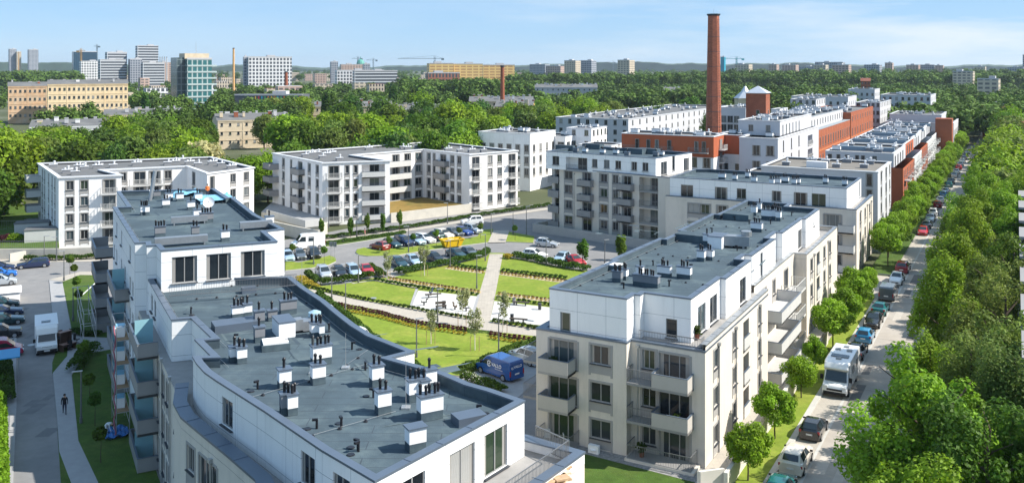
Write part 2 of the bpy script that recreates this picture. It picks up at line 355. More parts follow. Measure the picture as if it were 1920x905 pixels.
def facade(root, mb, p0, p1, z0, z1, spec, mi=0, mrev=None, surr=True, panes=True):
    """one wall face with its openings cut out; spec = list of (positions, type, floors[, opts]); a position is a pixel x or ('u', metres)"""
    dx, dy = p1[0] - p0[0], p1[1] - p0[1]; Lw = math.hypot(dx, dy); dx /= Lw; dy /= Lw; ang = math.atan2(dy, dx)
    ops = []; late = []
    for sp in spec:
        pos, typ, floors = sp[:3]; o = sp[3] if len(sp) > 3 else {}
        for q in pos:
            u = q[1] if isinstance(q, tuple) else ray_u(p0, p1, q)
            for zf in floors:
                base = {'b': 'd', 'r': 'd', 'l': 'L', 'k': 'd', 'R': 'd'}.get(typ, typ)
                if base == 'L': w, h, sill = o.get('w', 3.2), 2.4, 0.0
                else: w, h, sill = WT[base]
                a, b, c, d = u - w / 2, u + w / 2, zf + sill, zf + sill + h
                if a < .08 or b > Lw - .08 or c < z0 + .005 or d > z1 - .03: continue
                if any(a < x[1] + .02 and b > x[0] - .02 and c < x[3] + .02 and d > x[2] - .02 for x in ops): continue
                dep = o.get('depth', 1.4) if base == 'L' else REV[0]
                ops.append((a, b, c, d, dep))
                P_ = (p0[0] + dx * u, p0[1] + dy * u)
                if base == 'L':
                    q_ = (P_[0] - dy * (dep - .01) , P_[1] + dx * (dep - .01))
                    # the window at the back of the loggia
                    ww, wh, ws = WT['d']
                    if w > 3.4: q_ = (q_[0] + dx * .5, q_[1] + dy * .5)
                    qq = (q_[0] + dy * .17, q_[1] - dx * .17)
                    wo = link('window', win_frame(ww, wh, False), root, (qq[0], qq[1], zf + ws), ang)
                    if panes: link('pane', win_pane(ww, wh), wo)
                    sl, rl = balcony_meshes(o.get('bal', 'box'), w - .01, o.get('d', .35))
                    bo = link('balcony', sl, root, (P_[0], P_[1], zf - .02), ang); link('railing', rl, bo)
                else:
                    put_window(root, P_, ang, base, surr and typ not in ('v',), zf, panes)
                    if typ in 'brkR':
                        kind = {'b': 'box', 'r': 'bar', 'k': 'lbox', 'R': 'lbar'}[typ]
                        sl, rl = balcony_meshes(kind, o.get('w', 3.1), o.get('d', 1.35))
                        off = o.get('off', 0)
                        bo = link('balcony', sl, root, (P_[0] + dx * off + dy * .012, P_[1] + dy * off - dx * .012, zf), ang); link('railing', rl, bo)
    us = sorted({0, Lw, *[x for o in ops for x in o[:2]]}); vs = sorted({z0, z1, *[x for o in ops for x in o[2:4]]})
    def pt(u, z, dep=0): return (p0[0] + dx * u - dy * dep, p0[1] + dy * u + dx * dep, z)
    for i in range(len(us) - 1):
        j = 0
        while j < len(vs) - 1:
            um = (us[i] + us[i + 1]) / 2
            hole = lambda jj: any(o[0] < um < o[1] and o[2] < (vs[jj] + vs[jj + 1]) / 2 < o[3] for o in ops)
            if hole(j): j += 1; continue
            k = j
            while k + 1 < len(vs) - 1 and not hole(k + 1): k += 1
            a, b, c, d = us[i], us[i + 1], vs[j], vs[k + 1]
            mb.face([pt(a, c), pt(b, c), pt(b, d), pt(a, d)], mi, [(a, c), (b, c), (b, d), (a, d)]); j = k + 1
    mr_ = mi if mrev is None else mrev
    for a, b, c, d, dep in ops:
        mb.face([pt(a, c), pt(a, c, dep), pt(a, d, dep), pt(a, d)][::-1], mr_); mb.face([pt(b, c), pt(b, c, dep), pt(b, d, dep), pt(b, d)], mr_)
        mb.face([pt(a, d), pt(a, d, dep), pt(b, d, dep), pt(b, d)][::-1], mr_); mb.face([pt(a, c), pt(a, c, dep), pt(b, c, dep), pt(b, c)], mr_)
        if dep > .02: mb.face([pt(a, c, dep), pt(b, c, dep), pt(b, d, dep), pt(a, d, dep)], mr_)

def block(root, poly, z0, z1, wall, edges=None, par=.5, capm=CAP, roofm=MEMB, inner=None, cap_w=.42, name='wall', roof=True, surr=True, panes=True, over=.05, cap_t=.07):
    """walls with openings, parapet, cap and roof of one prism of a building"""
    edges = edges or {}; n = len(poly); mb = MB()
    ms = wall if isinstance(wall, list) else [wall]
    for i in range(n):
        sp = edges.get(i, [])
        mi = 0
        if isinstance(sp, dict): mi = sp.get('mi', 0); sp = sp['spec']
        facade(root, mb, poly[i], poly[(i + 1) % n], z0, z1, sp, mi, surr=surr, panes=panes)
    wo = mb.build(name, ms, root)
    if roof:
        zi = z1 - par
        ins = inset(poly, cap_w - .04); o_ = inset(poly, -over); i2 = inset(poly, cap_w)
        b = MB(); b.face([(p[0], p[1], zi) for p in ins], 0, [(p[0], p[1]) for p in ins])
        if par > .05:
            for i in range(n): b.quadw(ins[(i + 1) % n], ins[i], zi, z1, 1)
        b.build('roof', [roofm, inner or roofm], root)
        c = MB()
        for i in range(n):
            j = (i + 1) % n
            c.face([(o_[i][0], o_[i][1], z1 + cap_t), (o_[j][0], o_[j][1], z1 + cap_t), (i2[j][0], i2[j][1], z1 + cap_t), (i2[i][0], i2[i][1], z1 + cap_t)])
            c.quadw(o_[i], o_[j], z1 - .05, z1 + cap_t); c.quadw(i2[j], i2[i], z1 - .03, z1 + cap_t)
            c.face([(o_[i][0], o_[i][1], z1 - .05), (poly[i][0], poly[i][1], z1 - .05), (poly[j][0], poly[j][1], z1 - .05), (o_[j][0], o_[j][1], z1 - .05)])
            l = math.hypot(poly[j][0] - poly[i][0], poly[j][1] - poly[i][1])
            for k in range(1, int(l / 2.4)):         # standing seams
                t = k * 2.4 / l; q = [(poly[i][0] + (poly[j][0] - poly[i][0]) * t), (poly[i][1] + (poly[j][1] - poly[i][1]) * t)]
                an = math.atan2(poly[j][1] - poly[i][1], poly[j][0] - poly[i][0])
                c.box((q[0] - math.sin(an) * (cap_w - over) / 2, q[1] + math.cos(an) * (cap_w - over) / 2, z1 + cap_t + .012), (.05, cap_w + over - .02, .022), 0, an)
        c.build('parapet_cap', capm, root)
    return wo

def chimney_mesh(w, d, h, grey=False):
    def f():
        b = MB(); b.box((0, 0, h * .19), (w - .03, d - .03, h * .38), 2); b.box((0, 0, h * .69), (w, d, h * .62), 0)
        b.box((0, 0, h + .04), (w + .14, d + .14, .08), 1)
        return b.mesh('roof_chimney', [VGREY if grey else VBOX, CAP, MEMB])
    return cached(('ch', round(w, 2), round(d, 2), round(h, 2), grey), f)
def pipe_mesh(h):
    def f():
        b = MB(); b.cyl((0, 0, 0), .085, .085, h * .7, 8); b.cyl((0, 0, h * .7), .11, .11, h * .18, 8); b.cyl((0, 0, h * .88), .10, .05, h * .12, 8)
        return b.mesh('vent_pipe', [BLACKP], False)
    return cached(('pipe', h), f)
def chimney(root, px, py, zb, w=1.3, d=.9, h=1.15, n=2, rz=0, grey=False, ph=.62):
    p = P(px, py, zb); w, d, h, ph = w * .64, d * .64, h * .78, ph * .78
    grey = grey or int(px * 7 + py * 3) % 6 == 0
    o = link('roof_chimney', chimney_mesh(w, d, h, grey), root, (p[0], p[1], zb), rz)
    for k in range(n):
        x = (k - (n - 1) / 2) * min(.27, (w - .22) / max(n - 1, 1)); y = .09 * (-1) ** k
        link('vent_pipe', pipe_mesh(ph * (1 if k % 3 else 1.15)), o, (x, y, h + .08))
    return o
def small_vent_mesh(v):
    def f():
        b = MB(); b.box((0, 0, .3), (1.3 + .3 * v, .7, .6), 1); b.box((0, 0, .65), (1.5 + .3 * v, .9, .09), 0)
        b.cyl((.2, 0, .69), .16, .16, .5, 8, 0); b.cyl((.2, 0, 1.19), .26, .1, .14, 8, 0)
        if v: b.cyl((-.35, 0, .69), .2, .2, .3, 8, 0); b.box((.75, 0, .8), (.5, .4, .2), 0)
        return b.mesh('roof_vent', [CAPL, VGREY])
    return cached(('sv', v), f)
def small_vent(root, px, py, zb, v=0, rz=0, sc=1.0):
    p = P(px, py, zb); return link('roof_vent', small_vent_mesh(v), root, (p[0], p[1], zb), rz, sc=sc)
def spikes(root, poly, z, step=2.3, off=.75):
    """lightning wire on small black feet along the inside of a parapet"""
    q = inset(poly, off); b = MB()
    for i in range(len(q)):
        a, c = q[i], q[(i + 1) % len(q)]; l = math.hypot(c[0] - a[0], c[1] - a[1])
        if l < 3: continue
        b.tube((*a, z + .14), (*c, z + .14), .012, n=4, mi=1)
        for k in range(1, int(l / step)):
            t = k * step / l; b.cyl((a[0] + (c[0] - a[0]) * t, a[1] + (c[1] - a[1]) * t, z), .13, .06, .13, 6, 0)
    b.build('lightning_wire', [BLACKP, ALU], root)
def drainpipe(root, p, ang, z0, z1, r=.055):
    b = MB(); b.cyl((0, -.1, z0), r, r, z1 - z0 - .25, 8); b.box((0, -.12, z1 - .15), (.28, .22, .24))
    return b.build('drainpipe', ALU, root, (p[0], p[1], 0), ang)
def rail(root, pts, z, h=1.0, name='railing', step=.13, m=None):
    b = MB()
    for i in range(len(pts) - 1):
        a, c = pts[i], pts[i + 1]; l = math.hypot(c[0] - a[0], c[1] - a[1]); an = math.atan2(c[1] - a[1], c[0] - a[0]); n = max(1, int(l / step))
        for zz in (.1, h): b.box(((a[0] + c[0]) / 2, (a[1] + c[1]) / 2, z + zz), (l, .045, .045), 0, an)
        for k in range(n + 1): b.box((a[0] + (c[0] - a[0]) * k / n, a[1] + (c[1] - a[1]) * k / n, z + h / 2), (.022, .018, h), 0, an)
    return b.build(name, m or RAIL, root)
REV = [.16]
FL = lambda n, z=0.12, s=0, h=2.9: [z + h * k for k in range(s, n)]
BLD = 'apartment building'
# ------------------------------------------------------------------ near left block (curved penthouse roof + one storey higher wing)
LB = empty('apartment_building', (-12, 55, 0), 0, 'nearest white block with a curved dark roof full of vents and a higher rear wing', BLD)
LB.location = (0, 0, 0)
low = PL([(277, 522), (322, 600), (359, 597), (398, 634), (366, 637), (397, 668), (362, 669), (369, 681), (384, 698), (407, 714), (445, 738), (497, 771), (548, 806), (604, 844), (703, 902),
          (983, 752), (922, 731), (879, 719), (835, 700), (785, 686), (731, 671.5), (777, 660), (737, 644), (698, 629), (666, 609.5), (638, 588), (609, 564), (572, 540), (545, 519)], 12)
nl = len(low)
zt = 8.9
e = {13: [([('u', 3.6), ('u', 9.2)], 'p', [zt]), ([('u', 6.3)], 'l', [zt], {'w': 2.6, 'depth': 1.2, 'bal': 'bar', 'd': .1})],
     9: [([426], 'p', [zt])], 10: [([470], 'l', [zt], {'w': 2.0, 'depth': 1.1, 'bal': 'bar', 'd': .1})], 12: [([577], 'p', [zt])],
     14: [([845 + 22], 'P', [zt]), ([930], 'P', [zt]), ([775], 'W', [zt])],
     0: [([('u', 3.0), ('u', 5.2)], 'w', [zt])]}
e[13] = [([560], 'p', [zt]), ([640], 'p', [zt])]
block(LB, low, zt, 12, [PANEL, BEIGE], e, par=.62, name='penthouse_wall', surr=False)
spikes(LB, low, 11.38)
up = PL([(212, 389), (253, 456), (274, 455), (275, 461), (293, 460), (302, 470), (520, 453), (497, 434), (533, 430), (480, 403), (437, 370), (428, 371), (402, 354), (219, 359), (239, 388)], 15)
fl = [.1, 3.0, 5.9, 8.8, 11.7]
eu = {0: [([214.5, 219, 228, 234.5, 244, 249], 'w', fl[1:4]), ([219, 228, 244], 'w', fl[4:])],
      5: [([346], 'P', [11.95]), ([410], 'P', [11.95]), ([474], 'P', [11.95])], 13: [([('u', 4), ('u', 9)], 'w', fl[:4])]}
block(LB, up, 0, 15, [PANEL, BEIGE], eu, par=.55, name='upper_wall', surr=False)
spikes(LB, up, 14.45)
# body below the penthouse (its outer skin follows the street side and the terrace edge)
dLx, dLy, nLx, nLy = -.476, .879, .879, .476
def LL(n, t): return (n * nLx + t * dLx, n * nLy + t * dLy)     # left street frame: n across, t along
tw = lambda D, n: (D - n * nLy) / dLy
body = [LL(8.9, tw(82.5, 8.9)), LL(8.9, tw(60.5, 8.9))] + PL([(326, 757), (340, 783), (371, 809), (426, 854), (480, 901)], 9.5) + [(-10.2, 40.2), (-8.0, 35.8), (-4.6, 37.2)] + PL([(1096, 849)], 9.5) + [(.75, 52.1)]
tail = [(p[0] - .02, p[1]) for p in low[16:]]
body = body + tail
bfl = [.1, 3.0, 5.9]
eb = {0: [([('u', 1.6), ('u', 4.2), ('u', 15.5), ('u', 18.5), ('u', 20.6)], 'w', bfl), ([('u', 11.2)], 'd', bfl), ([('u', 7.4)], 'w', bfl)],
      1: [([330], 'n', bfl)], 2: [([345], 'w', bfl)], 3: [([358], 'w', bfl)], 4: [([390], 'D', bfl), ([413], 'w', bfl)], 5: [([452], 'w', bfl)]}
block(LB, body, 0, 8.88, [BEIGE], eb, roof=False, name='wall', surr=True)
# terrace floor, terrace parapet with cap on the exposed edges
tf = MB(); tf.face([(p[0], p[1], 8.885) for p in body], 0, [(p[0], p[1]) for p in body]); tf.build('terrace_floor', mat('terrace tiles', (.30, .29, .28), .9, .12, 1), LB)
def parapet(root, pts, z0, z1, t=.32, wm=BEIGE, cm=CAP, closed=False, capw=.5):
    """thin wall along a polyline whose outside lies right of it, with a cap"""
    b = MB(); c = MB(); ii = []
    for i in range(len(pts)):
        a = pts[i - 1] if i else None; p = pts[i]; q = pts[i + 1] if i < len(pts) - 1 else None
        v = Vector((0, 0))
        for s, f in ((a, p), (p, q)):
            if s and f: dd = Vector((f[0] - s[0], f[1] - s[1])).normalized(); v += Vector((-dd.y, dd.x))
        v.normalize(); ii.append((v.x, v.y))
    for i in range(len(pts) - 1):
        a, p = pts[i], pts[i + 1]; na, np_ = ii[i], ii[i + 1]
        ai, pi = (a[0] + na[0] * t, a[1] + na[1] * t), (p[0] + np_[0] * t, p[1] + np_[1] * t)
        b.quadw(a, p, z0, z1); b.quadw(pi, ai, z0, z1)
        ao, po = (a[0] - na[0] * .06, a[1] - na[1] * .06), (p[0] - np_[0] * .06, p[1] - np_[1] * .06)
        ac, pc = (a[0] + na[0] * (capw - .06), a[1] + na[1] * (capw - .06)), (p[0] + np_[0] * (capw - .06), p[1] + np_[1] * (capw - .06))
        c.face([(*ao, z1 + .06), (*po, z1 + .06), (*pc, z1 + .06), (*ac, z1 + .06)]); c.quadw(ao, po, z1 - .08, z1 + .06); c.quadw(pc, ac, z1 - .03, z1 + .06)
        l = math.hypot(p[0] - a[0], p[1] - a[1]); an = math.atan2(p[1] - a[1], p[0] - a[0])
        for k in range(1, int(l / 2.0) + 1):
            tt = (k - .5) * 2.0 / l; 
            if tt > 1: continue
            c.box((a[0] + (p[0] - a[0]) * tt - math.sin(an) * (capw / 2 - .06), a[1] + (p[1] - a[1]) * tt + math.cos(an) * (capw / 2 - .06), z1 + .072), (.05, capw - .03, .022), 0, an)
    b.build('terrace_parapet', wm, root); c.build('parapet_cap', cm, root)
parapet(LB, body[1:7] + [body[7]], 8.9, 9.55, wm=BEIGE, capw=.85)
parapet(LB, [body[8], body[9], body[10], body[11]], 8.9, 9.55, wm=WHITE, capw=.75)
rl_ = [(body[9][0] - .3, body[9][1] + .8), (body[10][0] - .9, body[10][1] - .1), (body[11][0] + .6, body[11][1] - .3)]
rail(LB, rl_, 9.0, 1.25)
# rubble of paving packs stored on the terrace
pk = empty('paving_stack', (1.6, 46.3, 8.89), R(54), 'torn stack of beige paving packs lying on the sunny corner terrace', 'building material')
for k in range(7):
    b = MB()
    for q in range(5): b.box((random.uniform(-.25, .25), random.uniform(-.2, .2), .05 + q * .1), (.8 + random.uniform(-.1, .1), .55, .095), q % 2, random.uniform(-.3, .3))
    b.build('paving_pack', [mat('tan paving blocks', (.50, .33, .2), .9, .25, 3), CREAM], pk, (-2.6 + k * .8, .15 * (-1) ** k, 0), random.uniform(-.3, .3))
# balconies on the street side
def street_balcony(t0, t1, z, n, d=1.5, kind='box', glass=True):
    w_ = t1 - t0; sl, rl = balcony_meshes(kind, w_, d); tm = (t0 + t1) / 2; p = LL(n - .012, tm)
    ang = math.atan2(-dLy, -dLx)                       # walls run towards the camera, outside on their right
    o = link('balcony', sl, LB, (p[0], p[1], z), ang); link('railing', rl, o)
    if glass:
        b = MB(); b.box((w_ / 2 - w_ * .42, -d / 2, 1.1), (.04, d - .15, 2.2)); b.build('privacy_screen', SCREEN, o)
for z in fl[:4]:
    street_balcony(tw(68.8, 8.9), tw(74.4, 8.9), z, 8.9, 1.5)
    street_balcony(tw(85.2, 8.6), tw(93.5, 8.6), z, 8.58, 1.25)
for z in fl[:4]: street_balcony(tw(104.5, 8.6), tw(111, 8.6), z, 8.9, 1.9, glass=False)
ang_s = math.atan2(-dLy, -dLx)
for D_ in (62.6, 66.5, 81.5): drainpipe(LB, LL(8.88, tw(D_, 8.9)), ang_s, 0, 9.4)
p = P(560 / 4.21 + 300 - 10, 860, 5); drainpipe(LB, ((body[4][0] + body[5][0]) / 2, (body[4][1] + body[5][1]) / 2), math.atan2(body[5][1] - body[4][1], body[5][0] - body[4][0]), 0, 8.7)
# terrace rail in front of the upper wing, small roof pieces
rail(LB, PL([(318, 552), (470, 541), (556, 531)], 12.2), 12.0, 1.0)
for (px, py, w_, d_, h_) in ((441, 616, 3.2, 1.7, .6), (466, 548, 1.2, .7, .5), (879, 790, 1.7, 1.1, .45)):
    p = P(px, py, 11.38); b = MB(); b.box((0, 0, h_ / 2), (w_, d_, h_)); b.build('roof_hatch', MEMB if h_ > .6 else CAP, LB, (p[0], p[1], 11.38), R(28))
p = P(516, 652, 11.38); b = MB(); b.box((0, 0, .22), (1.9, 1.5, .44), 1); b.box((0, 0, .5), (1.7, 1.3, .12)); b.build('skylight', [WHITE, MEMB], LB, (p[0], p[1], 11.38), R(20))
VR = R(28)
for px, py, w_, d_, h_, n_ in ((446, 594, 1.5, .9, 1.1, 3), (464, 592, 1.0, .8, 1.2, 1), (486, 610, 1.15, .9, 1.45, 1), (540, 588, 2.0, .9, 1.4, 3), (510, 600, 1.1, .9, 1.0, 1), (486, 640, 1.1, .9, 1.35, 1),
                              (592, 630, 1.2, 1.0, 1.25, 3), (602, 632, .6, .8, 1.2, 1), (440, 676, 1.1, 1.0, 1.2, 1), (453, 680, 1.0, .7, 1.3, 2), (602, 682, 2.0, 1.0, 1.6, 5), (533, 726, 1.15, 1.0, 1.45, 1),
                              (596, 718, 1.3, 1.0, 1.5, 2), (534, 776, .8, .8, 1.5, 1), (547, 776, .9, .9, 1.45, 3), (706, 722, 1.2, 1.0, 1.6, 2), (806, 728, 1.1, .9, 1.5, 1), (778, 750, 1.5, 1.0, 1.6, 3),
                              (718, 774, 1.25, 1.0, 1.65, 2), (806, 784, 2.1, 1.1, 1.7, 5), (796, 750, .8, .8, 1.5, 1), (779, 842, 1.45, 1.1, 1.5, 0)):
    chimney(LB, px, py, 11.38, w_, d_, h_, n_, VR, ph=.68)
# air handling unit with duct and round cowl
p = P(532, 626, 11.38); b = MB(); b.box((0, 0, .55), (1.2, 2.1, 1.1), 0); b.box((0, 0, 1.14), (1.3, 2.2, .08), 1)
b.build('ventilation_unit', [VBOX, CAP], LB, (p[0], p[1], 11.38), VR)
p = P(566, 621, 11.38); b = MB(); b.box((-.8, 0, .6), (1.6, .8, .8)); b.box((.5, 0, .45), (1.0, .8, .7)); b.box((.5, .5, .45), (1.0, .7, .6)); b.build('ventilation_duct', ZINC, LB, (p[0], p[1], 11.38), VR)
p = P(590, 612, 11.38); b = MB(); b.cyl((0, 0, 0), .32, .32, .8, 12, 0); b.cyl((0, 0, .8), .48, .48, .3, 12, 0); b.cyl((0, 0, 1.1), .48, .15, .15, 12, 0); b.build('round_cowl', mat('pale blue cowl', (.4, .58, .68), .4, .05, 2, metal=.3), LB, (p[0], p[1], 11.38))
# roof seams: pale wires across, standing masts
b = MB()
for (x0, y0), (x1, y1) in (((448, 625), (482, 622)), ((470, 744), (735, 668)), ((560, 822), (742, 770)), ((350, 560), (553, 545)), ((640, 690), (690, 655))):
    a, c = P(x0, y0, 11.5), P(x1, y1, 11.5); b.tube((*a, 11.5), (*c, 11.5), .011, n=4, mi=1)
    L_ = math.hypot(c[0] - a[0], c[1] - a[1])
    for k in range(int(L_ / 1.6)):
        t = (k + .5) * 1.6 / L_; b.cyl((a[0] + (c[0] - a[0]) * t, a[1] + (c[1] - a[1]) * t, 11.38), .14, .07, .13, 6)
b.build('lightning_wire', [BLACKP, ALU], LB)
for px, py, h_ in ((761, 765, 3.2), (566, 548, 3), (648, 690, 2.2), (587, 700, 2.4)):
    p = P(px, py, 11.38); b = MB(); b.box((0, 0, .06), (.5, .5, .1)); b.cyl((0, 0, .1), .02, .012, h_, 5); b.build('lightning_mast', ALU, LB, (p[0], p[1], 11.38))
for px, py in ((456, 568), (358, 588), (617, 618), (685, 694), (483, 729), (594, 803), (671, 843), (895, 776), (672, 846), (440, 640), (540, 650), (660, 655), (700, 745), (640, 800)):
    p = P(px, py, 11.38); b = MB(); b.cyl((0, 0, 0), .07, .07, .5, 6); b.box((-.1, 0, .5), (.3, .14, .12)); b.cyl((-.5, 0, 0), .22, .2, .05, 8); b.build('breather_pipe', BLACKP, LB, (p[0], p[1], 11.38), random.uniform(0, 6))
for px, py in ((294, 372), (317, 376), (311, 389), (337, 377), (358, 393), (372, 377), (370, 409)):
    chimney(LB, px, py, 14.45, 1.3, 1.0, 1.2, random.choice((1, 2, 2)), R(28))
for px, py, w_, n_ in ((269, 403, 1.0, 3), (276, 403, .7, 1), (387, 417, 2.1, 4), (300, 444, 1.5, 4), (366, 444, 1.1, 2), (422, 452, 1.2, 2), (505, 424, 1.3, 1)):
    chimney(LB, px, py, 14.45, w_, .9, 1.3, n_, R(28))
for px, py, w_, d_ in ((355, 420, 3.6, .6), (340, 460, 4.6, .8), (480, 430, 3.2, .9)):
    p = P(px, py, 14.45); b = MB(); b.box((0, 0, .55), (w_, d_, .6)); b.box((-w_ / 2 + .3, 0, .14), (.12, d_, .27)); b.box((w_ / 2 - .3, 0, .14), (.12, d_, .27)); b.build('ventilation_duct', ZINC, LB, (p[0], p[1], 14.45), R(24))
# satellite dishes
def dish(root, p, r, az, top=False, label=None):
    o = empty('satellite_dish', p, az, label, 'satellite dish')
    b = MB(); n, m = 16, 4
    rings = [[(r * k / m * math.cos(2 * math.pi * j / n), -.28 * r * (k / m) ** 2, r * k / m * math.sin(2 * math.pi * j / n)) for j in range(n)] for k in range(m + 1)]
    for k in range(m):
        for j in range(n): b.face([rings[k][j], rings[k][(j + 1) % n], rings[k + 1][(j + 1) % n], rings[k + 1][j]])
    d = b.build('reflector', VBOX, o, (0, -.2, r * 1.25 + .35)); d.rotation_euler = (R(-22), 0, 0)
    b = MB(); b.tube((0, 0, 0), (0, 0, r * 1.2 + .3), .045); b.box((0, 0, .04), (.6, .6, .08)); b.build('mast', ALU, o)
    b = MB(); b.tube((0, -.2, r * .5 + .3), (0, -r - .2, r * 1.3 + .5), .02); b.box((0, -r - .2, r * 1.3 + .52), (.1, .14, .1)); b.build('receiver_arm', ZINC, o)
    return o
p = P(392, 398, 14.45); dish(LB, (p[0], p[1], 14.45), 1.0 * .62, R(12), label='large white satellite dish on the roof of the higher rear wing')
p = P(284, 368, 14.45); dish(LB, (p[0], p[1], 14.45), .3, R(30), label='small white satellite dish beside a silver flue on the higher rear wing')
p = P(281, 376, 14.45); b = MB(); b.tube((0, 0, 0), (.5, .4, 3.6), .24, n=10); b.build('silver_flue', ZINC, LB, (p[0], p[1], 14.45))
# glazed smoke vents / blue sheeting by the worker
SHEET = mat('pale blue sheeting', (.22, .50, .68), .3, .15, 1.2, spec=.6)
for px, py, w_, d_, lab in ((346, 366, 3.4, 3.6, 'crumpled blue sheeting spread over the rear wing roof'), (402, 376, 4.2, 5.2, 'flat glossy blue panel sheeting beside the large satellite dish')):
    p = P(px, py, 14.45); b = MB(); nx, ny = 8, 8
    g = [[(-w_ / 2 + w_ * i / nx, -d_ / 2 + d_ * j / ny, .4 + .14 * math.sin(i * 1.3 + j * .6) * math.cos(j * .9) * (1 if 'crumpled' in lab else .25)) for j in range(ny + 1)] for i in range(nx + 1)]
    for i in range(nx):
        for j in range(ny): b.face([g[i][j], g[i + 1][j], g[i + 1][j + 1], g[i][j + 1]])
    for s in ((-w_ / 2 + .2, -d_ / 2 + .2), (w_ / 2 - .2, -d_ / 2 + .2), (-w_ / 2 + .2, d_ / 2 - .2), (w_ / 2 - .2, d_ / 2 - .2)): b.box((s[0], s[1], .3), (.25, .25, .6))
    tag(b.build('roof_sheeting', SHEET, None, (p[0], p[1], 14.45), R(28)), lab, 'sheeting')

# ------------------------------------------------------------------ near right block
RB = empty('apartment_building', (0, 0, 0), 0, 'warm grey block with white penthouse and long dark roof beside the right street', BLD)
def SP(l): return [S(e_, u_) for e_, u_ in l]
rbody = SP([(0, 0), (0, 20), (-1.4, 20.02), (-1.4, 38.4), (0, 38.42), (0, 58.5), (-12.9, 58.5), (-12.9, 57), (-14.2, -.9), (-6.1, -.9), (-6.1, .02)])
rf = [.12, 3.12, 6.12]
er = {0: [([1342, 1377.5, 1424], 'w', rf), ([1399], 'l', rf, {'w': 1.9, 'depth': 1.3, 'bal': 'lbox', 'd': .12})],
      2: [([('u', 4.2), ('u', 14.2)], 'd', rf), ([('u', 8.5)], 'w', [6.12]), ([('u', 11.3)], 'd', rf[:2])],
      4: [([1521.5, 1545.5, 1556], 'w', rf), ([1534], 'l', rf, {'w': 1.9, 'depth': 1.2, 'bal': 'lbox', 'd': .12})],
      8: [([1056], 'D', rf), ([1126], 'W', rf)],
      10: [([1217], 'w', rf), ([1264], 'D', rf)]}
WT['D'] = (2.5, 2.25, .05)
block(RB, rbody, 0, 8.92, [BEIGE], er, roof=False, surr=True)
tf = MB(); tf.face([(p[0], p[1], 8.925) for p in rbody], 0, [(p[0], p[1]) for p in rbody]); tf.build('terrace_floor', MATS['terrace tiles'], RB)
parapet(RB, SP([(-14.2, 20), (-14.2, -.9), (-6.1, -.9), (-6.1, .02), (0, .02), (0, 20)]), 8.93, 9.05, wm=BEIGE, cm=CAP, capw=.95)
parapet(RB, SP([(0, .1), (0, 20)]), 9.1, 9.5, wm=BEIGE, cm=ZINC, capw=.5, t=.25)
parapet(RB, SP([(-1.4, 20.3), (-1.4, 38.3)]), 8.93, 9.6, wm=BEIGE, cm=ZINC, capw=.55, t=.25)
parapet(RB, SP([(-1.4, 38.45), (0, 38.45), (0, 58.5), (-3, 58.5)]), 8.93, 9.5, wm=BEIGE, cm=ZINC, capw=.6, t=.25)
rp = SP([(-1.75, 1.9), (-1.75, 10.0), (-1.25, 10.02), (-1.25, 18.4), (-2.4, 18.42), (-2.4, 20.6), (-1.7, 20.62), (-1.7, 30.4), (-2.5, 30.42), (-2.5, 34.3), (-1.8, 34.32), (-1.8, 45), (-1.4, 45.02), (-1.4, 53.6), (-5.5, 53.62), (-5.5, 56.2),
         (-11.6, 56.22), (-11.7, 43), (-12.4, 42.98), (-12.4, 30), (-11.9, 29.98), (-12.0, 24.5), (-12.6, 24.48), (-13.0, 12), (-12.6, 11.98), (-13.1, -.6), (-6.2, -.6), (-6.2, 1.0), (-5.7, 1.02), (-5.7, 1.88)])
ep = {0: [([1316], 'P', [8.95]), ([1338], 'P', [8.95])], 2: [([1393], 'P', [8.95])], 6: [([1428], 't', [8.95])], 8: [([1474], 't', [8.95])], 10: [([1500], 'P', [8.95]), ([1514], 't', [8.95])], 12: [([1526], 'v', [9.2])],
      25: [([1060], 'q', [8.95])], 29: [([1259], 'q', [8.95])]}
block(RB, rp, 8.93, 12.45, [PANEL], ep, par=.55, name='penthouse_wall', surr=False)
spikes(RB, rp, 11.9)
rail(RB, SP([(-5.6, .5), (-.5, .5), (-.5, 1.4)]), 9.05, .75)
frs = math.atan2(-.49 * -1, .872)  # street normal e
ang_f = math.atan2(S(1, 0)[1] - S(0, 0)[1], S(1, 0)[0] - S(0, 0)[0])       # along +e
ang_u = math.atan2(S(0, 1)[1] - S(0, 0)[1], S(0, 1)[0] - S(0, 0)[0])       # along +u
def rbal(e_, u_, z, w_, d_, kind, ang, off=0):
    sl, rl = balcony_meshes(kind, w_, d_); p = S(e_, u_); o = link('balcony', sl, RB, (p[0], p[1], z), ang); link('railing', rl, o); return o
for z in rf[1:]:
    rbal(-2.35, .005, z, 2.9, 1.5, 'rbox', ang_f); rbal(-4.9, .003, z, 2.1, 1.35, 'bar', ang_f)
    rbal(-11.9, -.912, z, 2.7, 1.5, 'rbox', ang_f); 
for z in rf[1:]: o = rbal(-14.21, .6, z, 2.4, 1.4, 'bar', ang_u + math.pi)
rbal(-3.2, .004, .35, 5.2, 1.7, 'bar', ang_f); rbal(-11.8, -.912, .3, 3.2, 1.7, 'bar', ang_f)
b = MB(); b.prism(SP([(-.35, -1.75), (-.35, -.02), (-5.95, -.02), (-5.95, -1.75)]), 0, .3); b.build('terrace_base', BEIGE, RB)
for z in rf:
    rbal(-1.395, 25.5, z, 9.0, 2.5, 'lbox', ang_u); rbal(-1.395, 34.5, z, 5.0, 1.6, 'lbar', ang_u)
for u_ in (3.4, 8.4, 16.6): drainpipe(RB, S(.01, u_), ang_u, 0, 8.9)
for u_ in (42.5, 51.5): drainpipe(RB, S(.01, u_), ang_u, 0, 8.9)
drainpipe(RB, S(-5.5, .03), ang_f, 0, 8.8)
